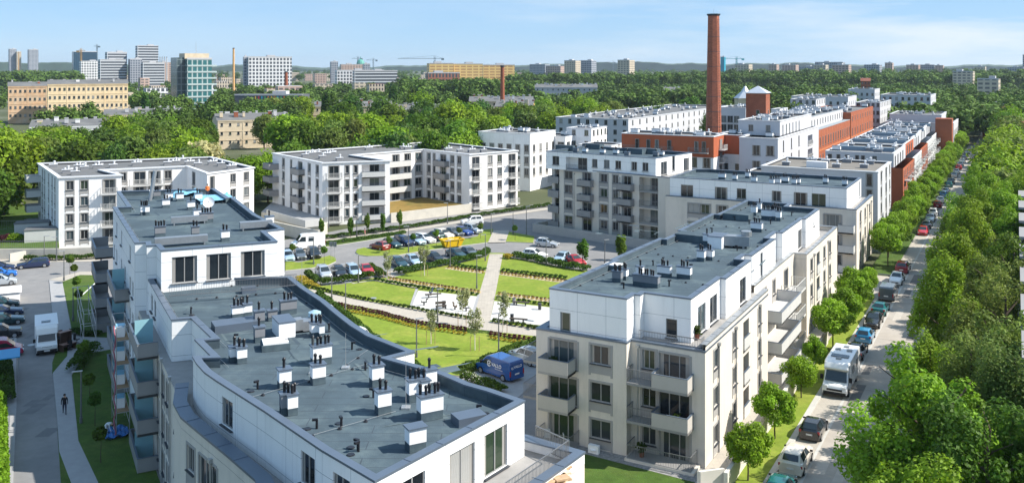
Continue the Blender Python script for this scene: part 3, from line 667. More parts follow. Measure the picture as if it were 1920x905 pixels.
b = MB(); b.prism(SP([(2.6, -3), (2.6, 37), (2.3, 37), (2.3, -3)]), 0, 1.5); b.prism(SP([(.9, -4), (2.29, -2.6), (2.1, -2.5), (.6, -3.9)]), 0, 1.6)
tag(b.build('low_wall', mat('pale ramp wall', (.60, .57, .52), .85, .06, .5), None), 'low pale wall between the warm grey block and the street pavement', 'wall')
for px, py, w_, d_, h_, n_ in ((1158, 528, 1.3, .9, 1.2, 4), (1172, 524, .7, .9, 1.2, 2), (1212, 536, 3.6, 1.0, 1.2, 6), (1246, 518, 1.9, .9, 1.2, 3), (1283, 521, 2.0, .9, 1.3, 3), (1200, 517, 1.0, .7, 1.1, 1), (1315, 489, 1.2, 1.0, 1.3, 2),
                              (1330, 487, 1.3, 1.0, 1.25, 2), (1325, 458, 1.0, 1.0, 1.4, 1), (1419, 434, 2.0, 1.0, 1.3, 3), (1414, 404, 1.1, 1.0, 1.5, 2), (1424, 398, .8, .8, 1.5, 1), (1438, 411, 2.0, 1.0, 1.5, 5), (1451, 412, .9, .9, 1.6, 3), (1460, 414, .9, .9, 1.5, 3), (1456, 404, 1.5, .9, 1.3, 3)):
    chimney(RB, px, py, 11.9, w_, d_, h_, n_, ang_f)
for px, py, w_, d_, h_ in ((1384, 411, 3.2, 2.4, .8), (1308, 452, 4.4, 2.2, .8)):
    p = P(px, py, 11.9); b = MB(); b.box((0, 0, h_ / 2), (w_, d_, h_)); b.build('roof_hatch', MEMB, RB, (p[0], p[1], 11.9), ang_f)
p = P(1346, 462, 11.9); b = MB(); b.box((0, 0, .6), (1.5, 2.4, 1.2), 0); b.box((0, 0, 1.24), (1.6, 2.5, .08), 1); b.build('ventilation_unit', [VBOX, CAP], RB, (p[0], p[1], 11.9), ang_f)
p = P(1372, 463, 11.9); b = MB(); b.box((0, 0, .75), (3.6, 1.3, 1.0)); b.box((1.2, 0, .12), (.2, 1.2, .24)); b.box((-1.2, 0, .12), (.2, 1.2, .24)); b.cyl((1.5, .1, 1.25), .55, .55, .5, 12); b.build('ventilation_duct', ZINC, RB, (p[0], p[1], 11.9), ang_f + R(14))
p = P(1150, 506, 11.9); b = MB(); b.box((0, 0, .25), (1.6, 1.2, .5), 1); b.box((0, 0, .55), (1.5, 1.1, .1)); b.build('skylight', [WHITE, MEMB], RB, (p[0], p[1], 11.9), ang_f)
for k in range(12):
    q = S(random.uniform(-11, -4), random.uniform(3, 52)); b = MB(); b.cyl((0, 0, 0), .07, .07, .5, 6); b.box((-.1, 0, .5), (.3, .14, .12)); b.build('breather_pipe', BLACKP, RB, (q[0], q[1], 11.9), random.uniform(0, 6))
b = MB()
for u_ in (9, 19, 28, 38, 47):
    a, c = S(-11.5, u_), S(-2.2, u_); b.tube((*a, 12.03), (*c, 12.03), .011, n=4, mi=1)
    for k in range(6): b.cyl((a[0] + (c[0] - a[0]) * (k + .5) / 6, a[1] + (c[1] - a[1]) * (k + .5) / 6, 11.9), .13, .06, .13, 6)
b.build('lightning_wire', [BLACKP, ALU], RB)
p = S(-8.6, -1.6); b = MB(); b.box((0, 0, .4), (.9, .35, .65)); b.box((0, 0, .05), (.7, .3, .08)); b.cyl((0, -.2, .4), .24, .24, .02, 10)
tag(b.build('air_conditioner', VBOX, None, (p[0], p[1], 0), ang_f), 'white air conditioning unit on the gravel by the warm grey block', 'air conditioner')

# ------------------------------------------------------------------ right wing block behind it and the grey central block
for e_, u_, z_, k_, lab in ((-10.9, -1.9, .32, 1, 'plastic garden chair on the left ground terrace of the near right block'), (-12.6, -2.0, .32, 1, 'second garden chair at the left end of the ground terrace railing'), (-2.0, -.95, 3.13, 0, 'potted shrub on the lower right balcony of the near right block'), (-12.3, -1.6, 6.13, 0, 'potted shrub on the upper left balcony of the near right block'), (-4.8, -1.0, .36, 0, 'potted shrub on the right ground terrace of the near right block'), (-1.6, 3.0, 9.0, 0, 'potted shrub on the roof terrace of the near right block')):
    q = S(e_, u_); o = empty('garden_chair' if k_ else 'potted_plant', (*q, z_), e_, lab, 'chair' if k_ else 'plant')
    if k_:
        b = MB(); b.box((0, 0, .42), (.5, .5, .05)); b.build('seat', LGREY, o); b = MB(); b.box((0, .25, .7), (.5, .05, .5)); b.build('backrest', LGREY, o)
        for sx_ in (-.2, .2):
            for sy_ in (-.2, .2): b = MB(); b.box((sx_, sy_, .2), (.05, .05, .4)); b.build('leg', LGREY, o)
    else:
        b = MB(); b.cyl((0, 0, 0), .17, .23, .4, 10); b.build('pot', TILE, o); b = MB(); r_ = random.Random(int(e_ * 10))
        for k in range(90):
            c_ = Vector((r_.gauss(0, .16), r_.gauss(0, .16), .45 + r_.random() * .6)); n_ = Vector((r_.gauss(0, 1), r_.gauss(0, 1), r_.gauss(0, 1))).normalized(); a_ = n_.orthogonal() * .09; b_ = n_.cross(a_)
            b.face([tuple(c_ - a_), tuple(c_ - b_), tuple(c_ + a_), tuple(c_ + b_)])
        b.build('foliage', LEAFH, o)

CR = empty('apartment_building', (0, 0, 0), 0, 'warm grey block with white top storey just behind the near right block', BLD)
cb = SP([(0, 75.3), (0, 93), (-16, 93), (-30.0, 88), (-30.0, 75.3)])
ec = {0: [([1613, 1622], 'w', rf), ([1630.5], 'w', rf)], 4: [([1561], 'D', rf), ([1322, 1354, 1300, 1390, 1440, 1500], 'W', rf)]}
block(CR, cb, 0, 8.95, [BEIGE], ec, roof=False, surr=True)
tf = MB(); tf.face([(p[0], p[1], 8.955) for p in cb], 0, [(p[0], p[1]) for p in cb]); tf.build('terrace_floor', MATS['terrace tiles'], CR)
parapet(CR, SP([(-30, 75.3), (0, 75.3), (0, 93)]), 8.96, 9.45, wm=BEIGE, capw=.6)
cp = SP([(-1.5, 76), (-1.5, 90.5), (-14, 90.5), (-27, 90.5), (-29.5, 89), (-29.5, 76)])
ecp = {5: [([1288], 'P', [8.97]), ([1352], 'P', [8.97]), ([1390, 1456, 1474], 'p', [8.97]), ([1501], 'P', [8.97]), ([1535], 'P', [8.97])], 0: [([1612], 't', [8.97]), ([1621], 'n', [8.97])]}
block(CR, cp, 8.96, 12.45, [PANEL], ecp, par=.5, name='penthouse_wall', surr=False)
for z in rf:
    sl, rl = balcony_meshes('lbox', 2.2, 1.5); p = S(-1.3, 75.28); o = link('balcony', sl, CR, (p[0], p[1], z), ang_f); link('railing', rl, o)
for px, py in ((1354, 336), (1378, 339), (1402, 334), (1414, 343), (1447, 347), (1457, 346), (1472, 343), (1489, 347), (1496, 346), (1548, 345), (1584, 349)):
    chimney(CR, px, py, 11.95, random.choice((1.2, 1.8, 1.4)), .9, 1.2, random.choice((2, 3, 3)), ang_f)
for u_ in (79, 86, 90.5): drainpipe(CR, S(.01, u_), ang_u, 0, 8.9)

CB = empty('apartment_building', (0, 0, 0), 0, 'shaded grey central block with stacked balconies facing the car park, white penthouse', BLD)
c0, c1 = P(1048.7, 315.6, 11.9), P(1260, 334.4, 11.9)
cd = Vector((c1[0] - c0[0], c1[1] - c0[1])).normalized(); cn = Vector((-cd.y, cd.x))     # cn points to the back
def CC(u_, v_): return (c0[0] + cd.x * u_ + cn.x * v_, c0[1] + cd.y * u_ + cn.y * v_)
Lc = math.hypot(c1[0] - c0[0], c1[1] - c0[1])
cf = [.9, 3.75, 6.6, 9.25]
cmain = [CC(0, 0), CC(Lc, 0), CC(Lc, 15), CC(-2.6, 15), CC(-2.6, 1.2), CC(0, 1.2)]
ecm = {0: [([1066, 1132], 'W', cf), ([1101], 'b', cf[1:], {'w': 2.9, 'd': 1.3}), ([1154], 'w', cf), ([1176], 'b', cf[1:], {'w': 2.9, 'd': 1.3}), ([1101, 1176], 'd', cf[:1]), ([1216], 'l', cf, {'w': 3.7, 'depth': 1.5, 'bal': 'bar', 'd': .12}), ([1246], 'l', cf, {'w': 2.6, 'depth': 1.5, 'd': .35})],
       4: [([('u', 1.3)], 'f', cf)], 1: [([('u', 3), ('u', 8)], 'w', cf)]}
block(CB, cmain, 0, 11.75, [BEIGE], ecm, roof=False, surr=True)
tf = MB(); tf.face([(p[0], p[1], 11.755) for p in cmain], 0, [(p[0], p[1]) for p in cmain]); tf.build('terrace_floor', MATS['terrace tiles'], CB)
parapet(CB, [CC(0, 0), CC(Lc, 0), CC(Lc, 6)], 11.76, 12.0, wm=BEIGE, capw=.5)
q0, q1, q2, q3 = P(1024, 283.5, 15), P(1229.6, 297, 15), P(1297.3, 286.6, 15), P(1100, 273.5, 15)
ecp = {0: [([1042], 'p', [11.8]), ([1081], 'l', [11.8], {'w': 4.6, 'depth': 1.4, 'bal': 'bar', 'd': .1}), ([1115, 1137.5, 1159, 1189, 1210], 'w', [11.8])], 1: [([1245], 'P', [11.8]), ([1263], 't', [11.8]), ([1287], 'P', [11.8])]}
block(CB, [q0, q1, q2, q3], 11.76, 15, [PANEL], ecp, par=.5, name='penthouse_wall', surr=False)
for z in cf:
    sl, rl = balcony_meshes('box', 2.4, 1.4); p = CC(-1.35, 1.19); o = link('balcony', sl, CB, (p[0], p[1], z), math.atan2(cd.y, cd.x)); link('railing', rl, o)
for px, py in ((1080, 286), (1097, 287), (1130, 289), (1155, 290), (1176, 294), (1230, 294), (1240, 293)): chimney(CB, px, py, 14.5, 1.6, .9, 1.1, random.choice((1, 2)), math.atan2(cd.y, cd.x))
for px, py in ((1062, 282), (1190, 288), (1216, 288), (1112, 279)): p = P(px, py, 14.5); b = MB(); b.box((0, 0, .5), (4.2, 1.6, 1)); b.build('roof_hatch', MEMB, CB, (p[0], p[1], 14.5), math.atan2(cd.y, cd.x))
for u_ in (3.4, 13.2): drainpipe(CB, CC(u_, -.01), math.atan2(cd.y, cd.x), 1, 11.3)
b = MB(); b.prism([CC(-4, -3), CC(Lc + 6, -3.4), CC(Lc + 6, -3.05), CC(-3.7, -2.65)], 0, 1.55); b.prism([CC(-4, -3), CC(-3.7, -2.65), CC(-3.7, 4), CC(-4, 4)], 0, 1.553)
tag(b.build('retaining_wall', mat('grey stone wall', (.40, .385, .36), .9, .1, .8, brick=(.8, .3, .012, (.3, .29, .28), .5)), None), 'low grey stone retaining wall under the shaded central block', 'wall')
b = MB(); b.prism([CC(-3.69, -2.64), CC(Lc + 5, -3.0), CC(Lc + 5, -.02), CC(-.02, -.02), CC(-3.69, 1.1)], 0, .85); tag(b.build('raised_lawn', GRASSD, None), kind='structure')

# ------------------------------------------------------------------ white blocks behind the car park
def white_block(label, px, z1, edges, vents, walls=None, base=0.0, roofm=MEMG, capm=CAPL, vs=1.0):
    o = empty('apartment_building', (0, 0, 0), 0, label, BLD); poly = PL(px, z1)
    block(o, poly, base, z1, walls or [WHITE], edges, par=.32, capm=capm, roofm=roofm, inner=DARKM, surr=True, cap_w=.5, over=.22, cap_t=.16)
    for k, (x, y) in enumerate(vents): small_vent(o, x, y + 1.5, z1 - .32, k % 2, R(30), vs)
    return o, poly
f4 = [.7, 3.55, 6.4, 9.15]
W2, pw2 = white_block('white four storey block in front of the trees at far left, grey flat roof', [(71.6, 307), (110, 333.7), (228, 329), (190, 319.3), (350, 312.3), (388.6, 326), (476, 315), (395, 295)], 12.1,
    {0: [([80, 84, 91.5, 98, 103.3], 'n', f4)], 1: [([131, 158], 'w', f4), ([205], 'R', f4, {'w': 2.7, 'd': 1.1})], 3: [([231], 'w', f4), ([262, 290], 'R', f4, {'w': 3.4, 'd': 1.2}), ([315], 'w', f4)],
     4: [([('u', 5)], 'd', f4)], 5: [([398], 'f', f4), ([437, 462], 'w', f4)]},
    [(100, 313), (126, 323), (141, 326), (148, 314), (158, 317), (183, 314), (212, 313), (256, 309), (314, 308), (328, 306), (341, 302), (355, 307), (371, 310), (398, 307), (414, 310), (434, 315)])
for z in f4:
    for k in range(1):
        a = pw2[0]; b_ = pw2[1]; ang = math.atan2(b_[1] - a[1], b_[0] - a[0]); sl, rl = balcony_meshes('lbox', 3.2, 2.4)
        t = .03; p = (a[0] + (b_[0] - a[0]) * .09, a[1] + (b_[1] - a[1]) * .09); o = link('balcony', sl, W2, (p[0] - .01, p[1], z), ang); link('railing', rl, o)
M2, pm2 = white_block('white L-shaped four storey block across the car park with grey roof and courtyard lawn', [(511, 288), (604.5, 306.3), (731, 302), (659, 291.5), (793.5, 280.8), (880.3, 290.3), (970.5, 283), (812.7, 266)], 12.1,
    {0: [([531.5], 'w', f4), ([563], 'b', f4[1:], {'w': 4.2, 'd': 1.3}), ([563], 'd', f4[:1]), ([546], 'n', f4), ([580, 595], 'w', f4)], 1: [([626], 'R', f4, {'w': 3.0, 'd': 1.2}), ([651, 667], 'n', f4), ([700], 'l', f4, {'w': 4.6, 'depth': 1.8, 'bal': 'lbox', 'd': .6})],
     3: [([742], 'k', f4, {'w': 6.5, 'd': 1.5}), ([764], 'W', f4), ([785], 'W', f4)], 4: [([804], 'w', f4), ([814], 'n', f4), ([831], 'b', f4, {'w': 4.0, 'd': 1.3}), ([848, 861], 'w', f4)],
     5: [([892], 'R', f4, {'w': 2.8, 'd': 1.1}), ([919, 937], 'w', f4), ([960], 'R', f4, {'w': 2.8, 'd': 1.1})]},
    [(572, 293), (584, 290), (604, 296), (622, 289), (636, 300), (691, 280), (755, 278), (764, 279), (783, 276), (813, 276), (831, 277), (840, 282), (862, 284), (884, 284), (906, 284), (612, 291), (596, 289)])
a, b_ = pm2[0], pm2[1]; ang = math.atan2(b_[1] - a[1], b_[0] - a[0])
for z in f4[1:]:
    sl, rl = balcony_meshes('box', 3.4, 2.2); p = (a[0] + (b_[0] - a[0]) * .07, a[1] + (b_[1] - a[1]) * .07); o = link('balcony', sl, M2, p + (z,), ang); link('railing', rl, o)

PATCH = mat('pale felt patch', (.095, .130, .145), .92, .2, .8, detail=8); PATCHD = mat('dark felt patch', (.05, .075, .098), .92, .2, .8)
rp_ = random.Random(21)
for root_, z_, boxes, n_ in ((LB, 11.383, (420, 620, 860, 800), 34), (LB, 14.453, (270, 385, 470, 450), 14), (RB, 11.903, (1120, 420, 1440, 530), 26)):
    k_ = 0
    while k_ < n_:
        x_, y_ = rp_.uniform(boxes[0], boxes[2]), rp_.uniform(boxes[1], boxes[3])
        if root_ is LB and z_ < 12 and not (abs((y_ - 640) - (x_ - 560) * .42) < 75): continue
        p = P(x_, y_, z_); k_ += 1; b = MB(); w_, d_ = (rp_.uniform(1.5, 5), rp_.uniform(.08, .3)) if k_ % 3 else (rp_.uniform(.6, 1.6), rp_.uniform(.4, 1.1))
        a_ = VR + rp_.choice((0, 1.571)) + rp_.uniform(-.05, .05) if root_ is LB else ang_f + rp_.choice((0, 1.571)) + rp_.uniform(-.05, .05)
        pts = [(-w_ / 2, -d_ / 2), (w_ / 2 * rp_.uniform(.7, 1), -d_ / 2 * rp_.uniform(.5, 1)), (w_ / 2, d_ / 2), (-w_ / 2 * rp_.uniform(.7, 1), d_ / 2)]
        b.face([(q[0], q[1], k_ * .0006) for q in pts]); b.build('felt_patch', PATCHD if k_ % 4 == 0 else PATCH, root_, (*p, z_), a_)
REV[0] = .06
# ------------------------------------------------------------------ blocks farther back
UPW = mat('white cladding', (.74, .75, .77), .7, .05, .4)
GW = mat('pale grey render', (.50, .51, .545), .85, .05, .3)
def row_vents(root, poly, z, n, seed, sc=1.0, m=1.0):
    rr = random.Random(seed); xs = [p[0] for p in poly]; ys = [p[1] for p in poly]
    q = inset(poly, 1.5 * m); k = 0; tries = 0
    def inside(x, y):
        c = False
        for i in range(len(q)):
            (x1, y1), (x2, y2) = q[i], q[i - 1]
            if (y1 > y) != (y2 > y) and x < (x2 - x1) * (y - y1) / (y2 - y1) + x1: c = not c
        return c
    while k < n and tries < n * 30:
        tries += 1; x, y = rr.uniform(min(xs), max(xs)), rr.uniform(min(ys), max(ys))
        if inside(x, y):
            k += 1
            if k % 3 == 0: o = link('roof_chimney', chimney_mesh(1.6, .9, 1.1, False), root, (x, y, z), ang_f, sc=sc)
            else: link('roof_vent', small_vent_mesh(k % 2), root, (x, y, z), ang_f + rr.choice((0, 1.57)), sc=sc)
def simple(label, poly, z1, edges, wall, nv=0, base=0, roofm=MEMG, capm=CAPL, surr=False, par=.35, name='wall', root=None, vs=1.0, cat=BLD, cap_w=.5):
    o = root or empty('apartment_building', (0, 0, 0), 0, label, cat)
    block(o, poly, base, z1, wall if isinstance(wall, list) else [wall], edges, par=par, capm=capm, roofm=roofm, inner=DARKM, surr=surr, cap_w=cap_w, over=.12, cap_t=.12, name=name)
    if nv: row_vents(o, poly, z1 - par, nv, hash(round(poly[0][0] * 10)) % 999, vs)
    return o
f3 = [.3, 3.2, 6.1, 9.0]
# plain white block behind the right wing (street side)
D2p = SP([(-1, 107), (-1, 127), (-22, 127), (-22, 107)])
D2 = simple('plain pale block with flat brown roof behind the vent row of the right wing', D2p, 11.7, {0: [([1652, 1661, 1668, 1676], 'w', f3)], 3: [([1452, 1473, 1493, 1507, 1583], 'v', [8.6]), ([1630], 'f', f3)]}, [GW], 0, roofm=mat('brown roof felt', (.185, .17, .15), .92, .1, .3, mott=((.24, .225, .2), .1, .5, .75)), surr=True)
for k, (x, y) in enumerate(((1474, 310), (1522, 305), (1548, 306), (1588, 305), (1620, 315), (1630, 308), (1568, 314))): small_vent(D2, x, y, 11.35, k % 2, ang_f, 1.1)
p = P(1532, 314, 11.35); b = MB(); b.box((0, 0, .6), (3.8, 1.2, 1.2)); b.build('roof_hatch', VBOX, D2, (*p, 11.35), ang_f)
for u_ in (112, 119): drainpipe(D2, S(-1, u_), ang_u, 0, 11.5)
# long orange and white terrace row along the street
D3 = empty('apartment_building', (0, 0, 0), 0, 'long stepped row of pale and orange blocks along the street with grey roofs', BLD)
for k in range(5):
    u0, u1 = 142 + k * 24.6, 142 + (k + 1) * 24.6 - .05
    pl = SP([(-.3 - .45 * k, u0), (-.3 - .45 * k, u1), (-16.5, u1), (-16.5, u0)])
    wm = [ORANGE, UPW][k % 2] if k < 4 else UPW
    fs = [.3, 3.2, 6.1]
    block(D3, pl, 0, 9.0, [wm], {0: [([('u', 2.2 + 3.4 * j) for j in range(7)], 'w', fs)], 3: [([('u', 3), ('u', 8)], 'w', fs)] if k == 0 else []}, roof=False, surr=False, panes=k < 3)
    pt_ = SP([(-2.2 - .45 * k, u0 + .4), (-2.2 - .45 * k, u1 - .3), (-16.4, u1 - .3), (-16.4, u0 + .4)])
    block(D3, pt_, 9.0, 12, [ORANGE if k == 1 else GW], {0: [([('u', 3 + 5 * j) for j in range(4)], 'd', [9.0])], 3: [([1556, 1572, 1588, 1607, 1618, 1640, 1680], 'f', [9.0])] if k == 0 else []}, par=.4, capm=CAPL if k else CAPL, roofm=MEMG, inner=DARKM, surr=False, name='upper_wall', panes=k < 3)
    row_vents(D3, pt_, 11.6, 13, k + 50, 1.1)
    for j in range(3):
        for z in fs[1:]:
            sl, rl = balcony_meshes('lbar', 3.2, 1.2); p = S(-.29 - .45 * k, u0 + 4.2 + 7.6 * j); o = link('balcony', sl, D3, (*p, z), ang_u); link('railing', rl, o)
    b = MB(); b.prism(SP([(-3, u0 + 9), (-3, u0 + 10), (-15.5, u0 + 10), (-15.5, u0 + 9)]), 11.6, 12.5); b.build('roof_step', mat('blue grey metal', (.20, .27, .34), .5, .08, 1), D3)
tag(D3, 'long stepped row of pale and orange blocks along the street with grey roofs')
b = MB(); b.prism(SP([(2.5, 262), (2.5, 268), (-2.5, 268), (-2.5, 262)]), 0, 13.5); tag(b.build('brick_tower', BRICKO, None), 'slim orange brick stair tower at the far end of the street row', 'tower')
simple('pale block with roof terrace at the far end of the street row', SP([(2, 280), (2, 312), (-20, 312), (-20, 280)]), 11, {0: [([('u', 3 + 3.3 * j) for j in range(9)], 'w', f3[:3])], 3: [([('u', 3 + 3.6 * j) for j in range(5)], 'w', f3[:3])]}, [GREYR], 5)
simple('set back pale top floor beyond the street row terrace', SP([(-2, 283), (-2, 310), (-19, 310), (-19, 283)]), 13.6, {}, [GW], 8, base=11.0)
# grey blocks behind
def boxblock(label, x0, x1, D, z1, dep, wall, cols, floors, typ='w', nv=6, ang=None, right=True, base=0, rcols=4, **kw):
    """block whose front-right corner and front-left corner sit at the pixel columns; fronts run along the street grid"""
    a = AT(x1, D); e_, u_ = (a[0] - KX) * .872 - (a[1] - KY) * .49, (a[0] - KX) * .49 + (a[1] - KY) * .872
    k = (x0 - CX) / F                                # width so that the left corner falls on x0
    wd = (a[0] - k * a[1]) / (.872 + .49 * k)
    pl = SP([(e_, u_), (e_, u_ + dep), (e_ - wd, u_ + dep), (e_ - wd, u_)])
    ed = {3: [([('u', wd * (j + .6) / cols) for j in range(cols)], typ, floors)], 0: [([('u', dep * (j + .6) / rcols) for j in range(rcols)], typ, floors)]}
    return simple(label, pl, z1, ed, wall, nv, base=base, **kw), pl
f5 = [.3 + 2.9 * k for k in range(5)]
f6 = [.3 + 2.9 * k for k in range(6)]
W1, pl1 = boxblock('white five storey block behind the L-shaped white block, vents along its roof', 897, 994, 222, 14.2, 14, [WHITE], 6, f5[1:], 'w', 12, surr=True)
x_ = boxblock('white stepped block with terraces right of the five storey white block', 1000, 1060, 232, 12.6, 12, [WHITE], 3, f5[:4], 'd', 4)
x_ = boxblock('white stepped block with roof terraces in front of the orange block', 1062, 1109, 234, 14.6, 10, [WHITE], 2, f5, 'w', 4)
x_ = boxblock('low white terrace block just left of the orange block', 1085, 1146, 222, 11.2, 9, [WHITE], 3, f5[:3], 'w', 0)
W3, pl3 = boxblock('long pale grey block behind with a crowded roof and lit right side', 1042, 1178, 275, 14.6, 110, [GW], 8, f5, 'w', 44, rcols=18)
OB, plo = boxblock('block with orange top storeys and white lower floors in front of the brick chimney', 1165.5, 1338, 201, 15.1, 11, [ORANGE], 1, [], 'w', 0, base=10.4)
bpoly = [(p[0], p[1]) for p in plo]
wd = math.hypot(plo[3][0] - plo[0][0], plo[3][1] - plo[0][1])
block(OB, bpoly, 0, 10.38, [WHITE], {3: [([('u', wd * (j + .5) / 7) for j in range(7)], 'd', [5.4, 8.0])], 0: [([('u', 2), ('u', 9)], 'f', [2.5, 5.3, 8.0]), ([('u', 5.5)], 'R', f3[1:3], {'w': 3, 'd': 1.2})]}, roof=False, name='lower_wall', surr=False)
for xq in (1195, 1216, 1232, 1255, 1306, 1320):
    u_ = ray_u(plo[3], plo[0], xq); q = (plo[3][0] + (plo[0][0] - plo[3][0]) * u_ / wd, plo[3][1] + (plo[0][1] - plo[3][1]) * u_ / wd)
    for z in (11.6,): put_window(OB, (q[0] - .49 * .15, q[1] - .872 * .15), ang_f, 'f', False, z)
for xq, w_ in ((1178, 4.2), (1246, 4.2), (1311, 4.6)):
    for z in (11.5,):
        u_ = ray_u(plo[3], plo[0], xq); q = (plo[3][0] + (plo[0][0] - plo[3][0]) * u_ / wd, plo[3][1] + (plo[0][1] - plo[3][1]) * u_ / wd)
        sl, rl = balcony_meshes('bar', w_, 1.3); o = link('balcony', sl, OB, (q[0] - .006, q[1] - .01, z), ang_f); link('railing', rl, o)
row_vents(OB, plo, 14.75, 14, 5, 1.15)
for z in (9.0, 11.9):
    q = ((plo[0][0] + plo[1][0]) / 2, (plo[0][1] + plo[1][1]) / 2); put_window(OB, (q[0] + .12, q[1] - .07), ang_u, 'd', False, z); sl, rl = balcony_meshes('lbar', 3, 1.2); o = link('balcony', sl, OB, (q[0] + .01, q[1] - .006, z), ang_u); link('railing', rl, o)
# annex of the orange block on the right
x_ = boxblock('right annex of the orange topped block beside the grey mill wing', 1342, 1397, 206, 15.0, 10, [ORANGE], 1, [], 'w', 3, base=10.6)
block(x_[0], x_[1], 0, 10.58, [WHITE], {3: [([('u', 2.5), ('u', 5)], 'f', f3[:3])], 0: [([('u', 2.5), ('u', 7)], 'f', f3[:3])]}, roof=False, name='lower_wall', surr=False)
q = x_[1]
for t_ in (.25, .7):
    for z in (11.7,): put_window(x_[0], (q[0][0] + (q[1][0] - q[0][0]) * t_ + .12, q[0][1] + (q[1][1] - q[0][1]) * t_ - .07), ang_u, 'f', False, z)
x_ = boxblock('grey block with curved balconies right of the brick chimney', 1350, 1398, 300, 17, 16, [GW], 4, f6, 'd', 8)
# brick chimney
CH = empty('brick_chimney', (*AT(1338, 258), 0), R(22), 'tall octagonal red brick factory chimney rising above the roofs', 'chimney')
b = MB(); zt_ = ZT(27, 258); segs = 12
b.cyl((0, 0, 0), 2.5, 1.62, zt_ - .5, 8, 0, False); me = b
me.uv = []
for k in range(8):
    me.uv += [(k * 2, 0), (k * 2 + 2, 0), (k * 2 + 1.7, zt_), (k * 2 + .3, zt_)]
b.build('shaft', mat('chimney brick', (.42, .125, .062), .9, .22, .35, brick=(.55, .16, .02, (.33, .17, .12), .5, (.24, .06, .035)), mott=((.24, .065, .04), .3, .5, .75)), CH)
b = MB(); b.cyl((0, 0, zt_ - .5), 1.72, 1.9, .3, 8); b.cyl((0, 0, zt_ - .2), 1.95, 1.95, .28, 8); b.build('crown', DARKM, CH)
b = MB()
for k in range(9): 
    z = 5 + k * 4.3; r = 2.5 - .88 * z / (zt_ - .5) + .03; b.cyl((0, 0, z), r, r - .02, .12, 8, 0, False)
b.build('iron_band', DARKM, CH)
b = MB(); b.cyl((0, 0, zt_), .03, .02, 1.6, 5); b.build('lightning_rod', ALU, CH)
b = MB()
for k in range(60): z = 3 + k * .7; r = (2.5 - .88 * z / (zt_ - .5)) * .93; b.box((r + .12, 0, z), (.25, .5, .06))
tag(b.build('rungs', DARKM, CH, rz=R(-70)), kind='stuff')
# brick water tower with zinc pyramid roof
TW, plt = boxblock('square red brick tower with a pale zinc pyramid roof beside the mill', 1398.5, 1436, 228, 24.0, 4.3, [BRICK], 1, [17.5], 's', 0, rcols=1, cat='tower')
cx_, cy_ = sum(p[0] for p in plt) / 4, sum(p[1] for p in plt) / 4
b = MB(); q = inset(plt, -.35)
for i in range(4): b.face([(*q[i], 24.1), (*q[(i + 1) % 4], 24.1), (cx_, cy_, 25.9)])
b.build('pyramid_roof', mat('pale zinc roof', (.52, .55, .60), .45, .08, 1, metal=.3), TW)
# grey mill wing and red brick mill
NM = -46 + 20.8
def eu(x, y): return ((x - KX) * .872 - (y - KY) * .49, (x - KX) * .49 + (y - KY) * .872)
def at_e(xp, e_):                                    # point on the line e = const seen in pixel column xp
    k = (xp - CX) / F; a = S(e_, 0); return (k * a[1] - a[0]) / (.49 - k * .872)
u1, u2, u3, u4 = at_e(1458.5, NM), at_e(1535, NM), at_e(1594, NM), at_e(1635.5, NM)
fm = [.4, 3.9, 7.4, 10.9]
MW = simple('grey mill wing with white right side, glazed balconies and many vents', SP([(NM, u1), (NM, u2), (NM - 8.6, u2), (NM - 8.6, u1)]), 14.8,
    {0: [([1469, 1484, 1498], 'm', fm), ([1519], 'l', fm, {'w': 6, 'depth': 1.3, 'bal': 'lbar', 'd': .2})], 3: [([1418, 1444], 'd', fm)]}, [GW], 6, cat='mill building')
pl = SP([(NM - 1.5, u1 + 8.7), (NM - 1.5, u2 - 2), (NM - 11.2, u2 - 2), (NM - 11.2, u1 + 8.7)])
simple('', pl, 18.2, {0: [([('u', 3 + 3.6 * j) for j in range(6)], 'f', [14.9])], 3: [([('u', 3), ('u', 7), ('u', 10.5)], 'w', [14.9])]}, [GW], 20, base=14.8, root=MW, name='upper_wall')
ML = empty('mill_building', (0, 0, 0), 0, 'long red brick mill with tall windows and grey attic storey, vents crowding the roof', 'mill')
pl = SP([(NM, u2 + .1), (NM, u3), (NM - 16, u3), (NM - 16, u2 + .1)]); Ll = u3 - u2
block(ML, pl, 0, 13.9, [BRICKO], {0: [([('u', Ll * (j + .5) / 13) for j in range(13)], 'm', [-.2, 3.9, 8.6])]}, par=.3, capm=mat('grey metal roof', (.36, .40, .43), .5, .06, .6, metal=.2), roofm=MEMG, surr=False, cap_w=1.6)
pl2 = SP([(NM - 2.2, u2 + .2), (NM - 2.2, u3 - .05), (NM - 15.8, u3 - .05), (NM - 15.8, u2 + .2)])
block(ML, pl2, 13.6, 17.2, [GREYR], {0: [([('u', (Ll - .3) * (j + .5) / 13) for j in range(13)], 'w', [13.9])]}, par=.3, capm=MATS['grey metal roof'], roofm=MEMG, surr=False, name='attic_wall')
row_vents(ML, pl2, 16.9, 40, 9, 1.2)
pl3_ = SP([(NM + .25, u3 + .05), (NM + .25, u4), (NM - 16, u4), (NM - 16, u3 + .05)]); Lr = u4 - u3
block(ML, pl3_, 0, 16.1, [BRICKO], {0: [([('u', Lr * (j + .5) / 9) for j in range(9)], 'm', [-.2, 3.9, 8.0]), ([('u', Lr * (j + .5) / 9) for j in range(9)], 'w', [12.6])]}, par=.3, capm=ORANGE, roofm=MEMG, surr=False, name='tall_wall')
row_vents(ML, pl3_, 15.8, 12, 19, 1.2)
b = MB()
for k in range(14): q = S(NM + .02, u2 + .3 + (Ll - .6) * k / 13); b.box((q[0], q[1], 6.7), (.5, .05, 13.3), 0, ang_u)
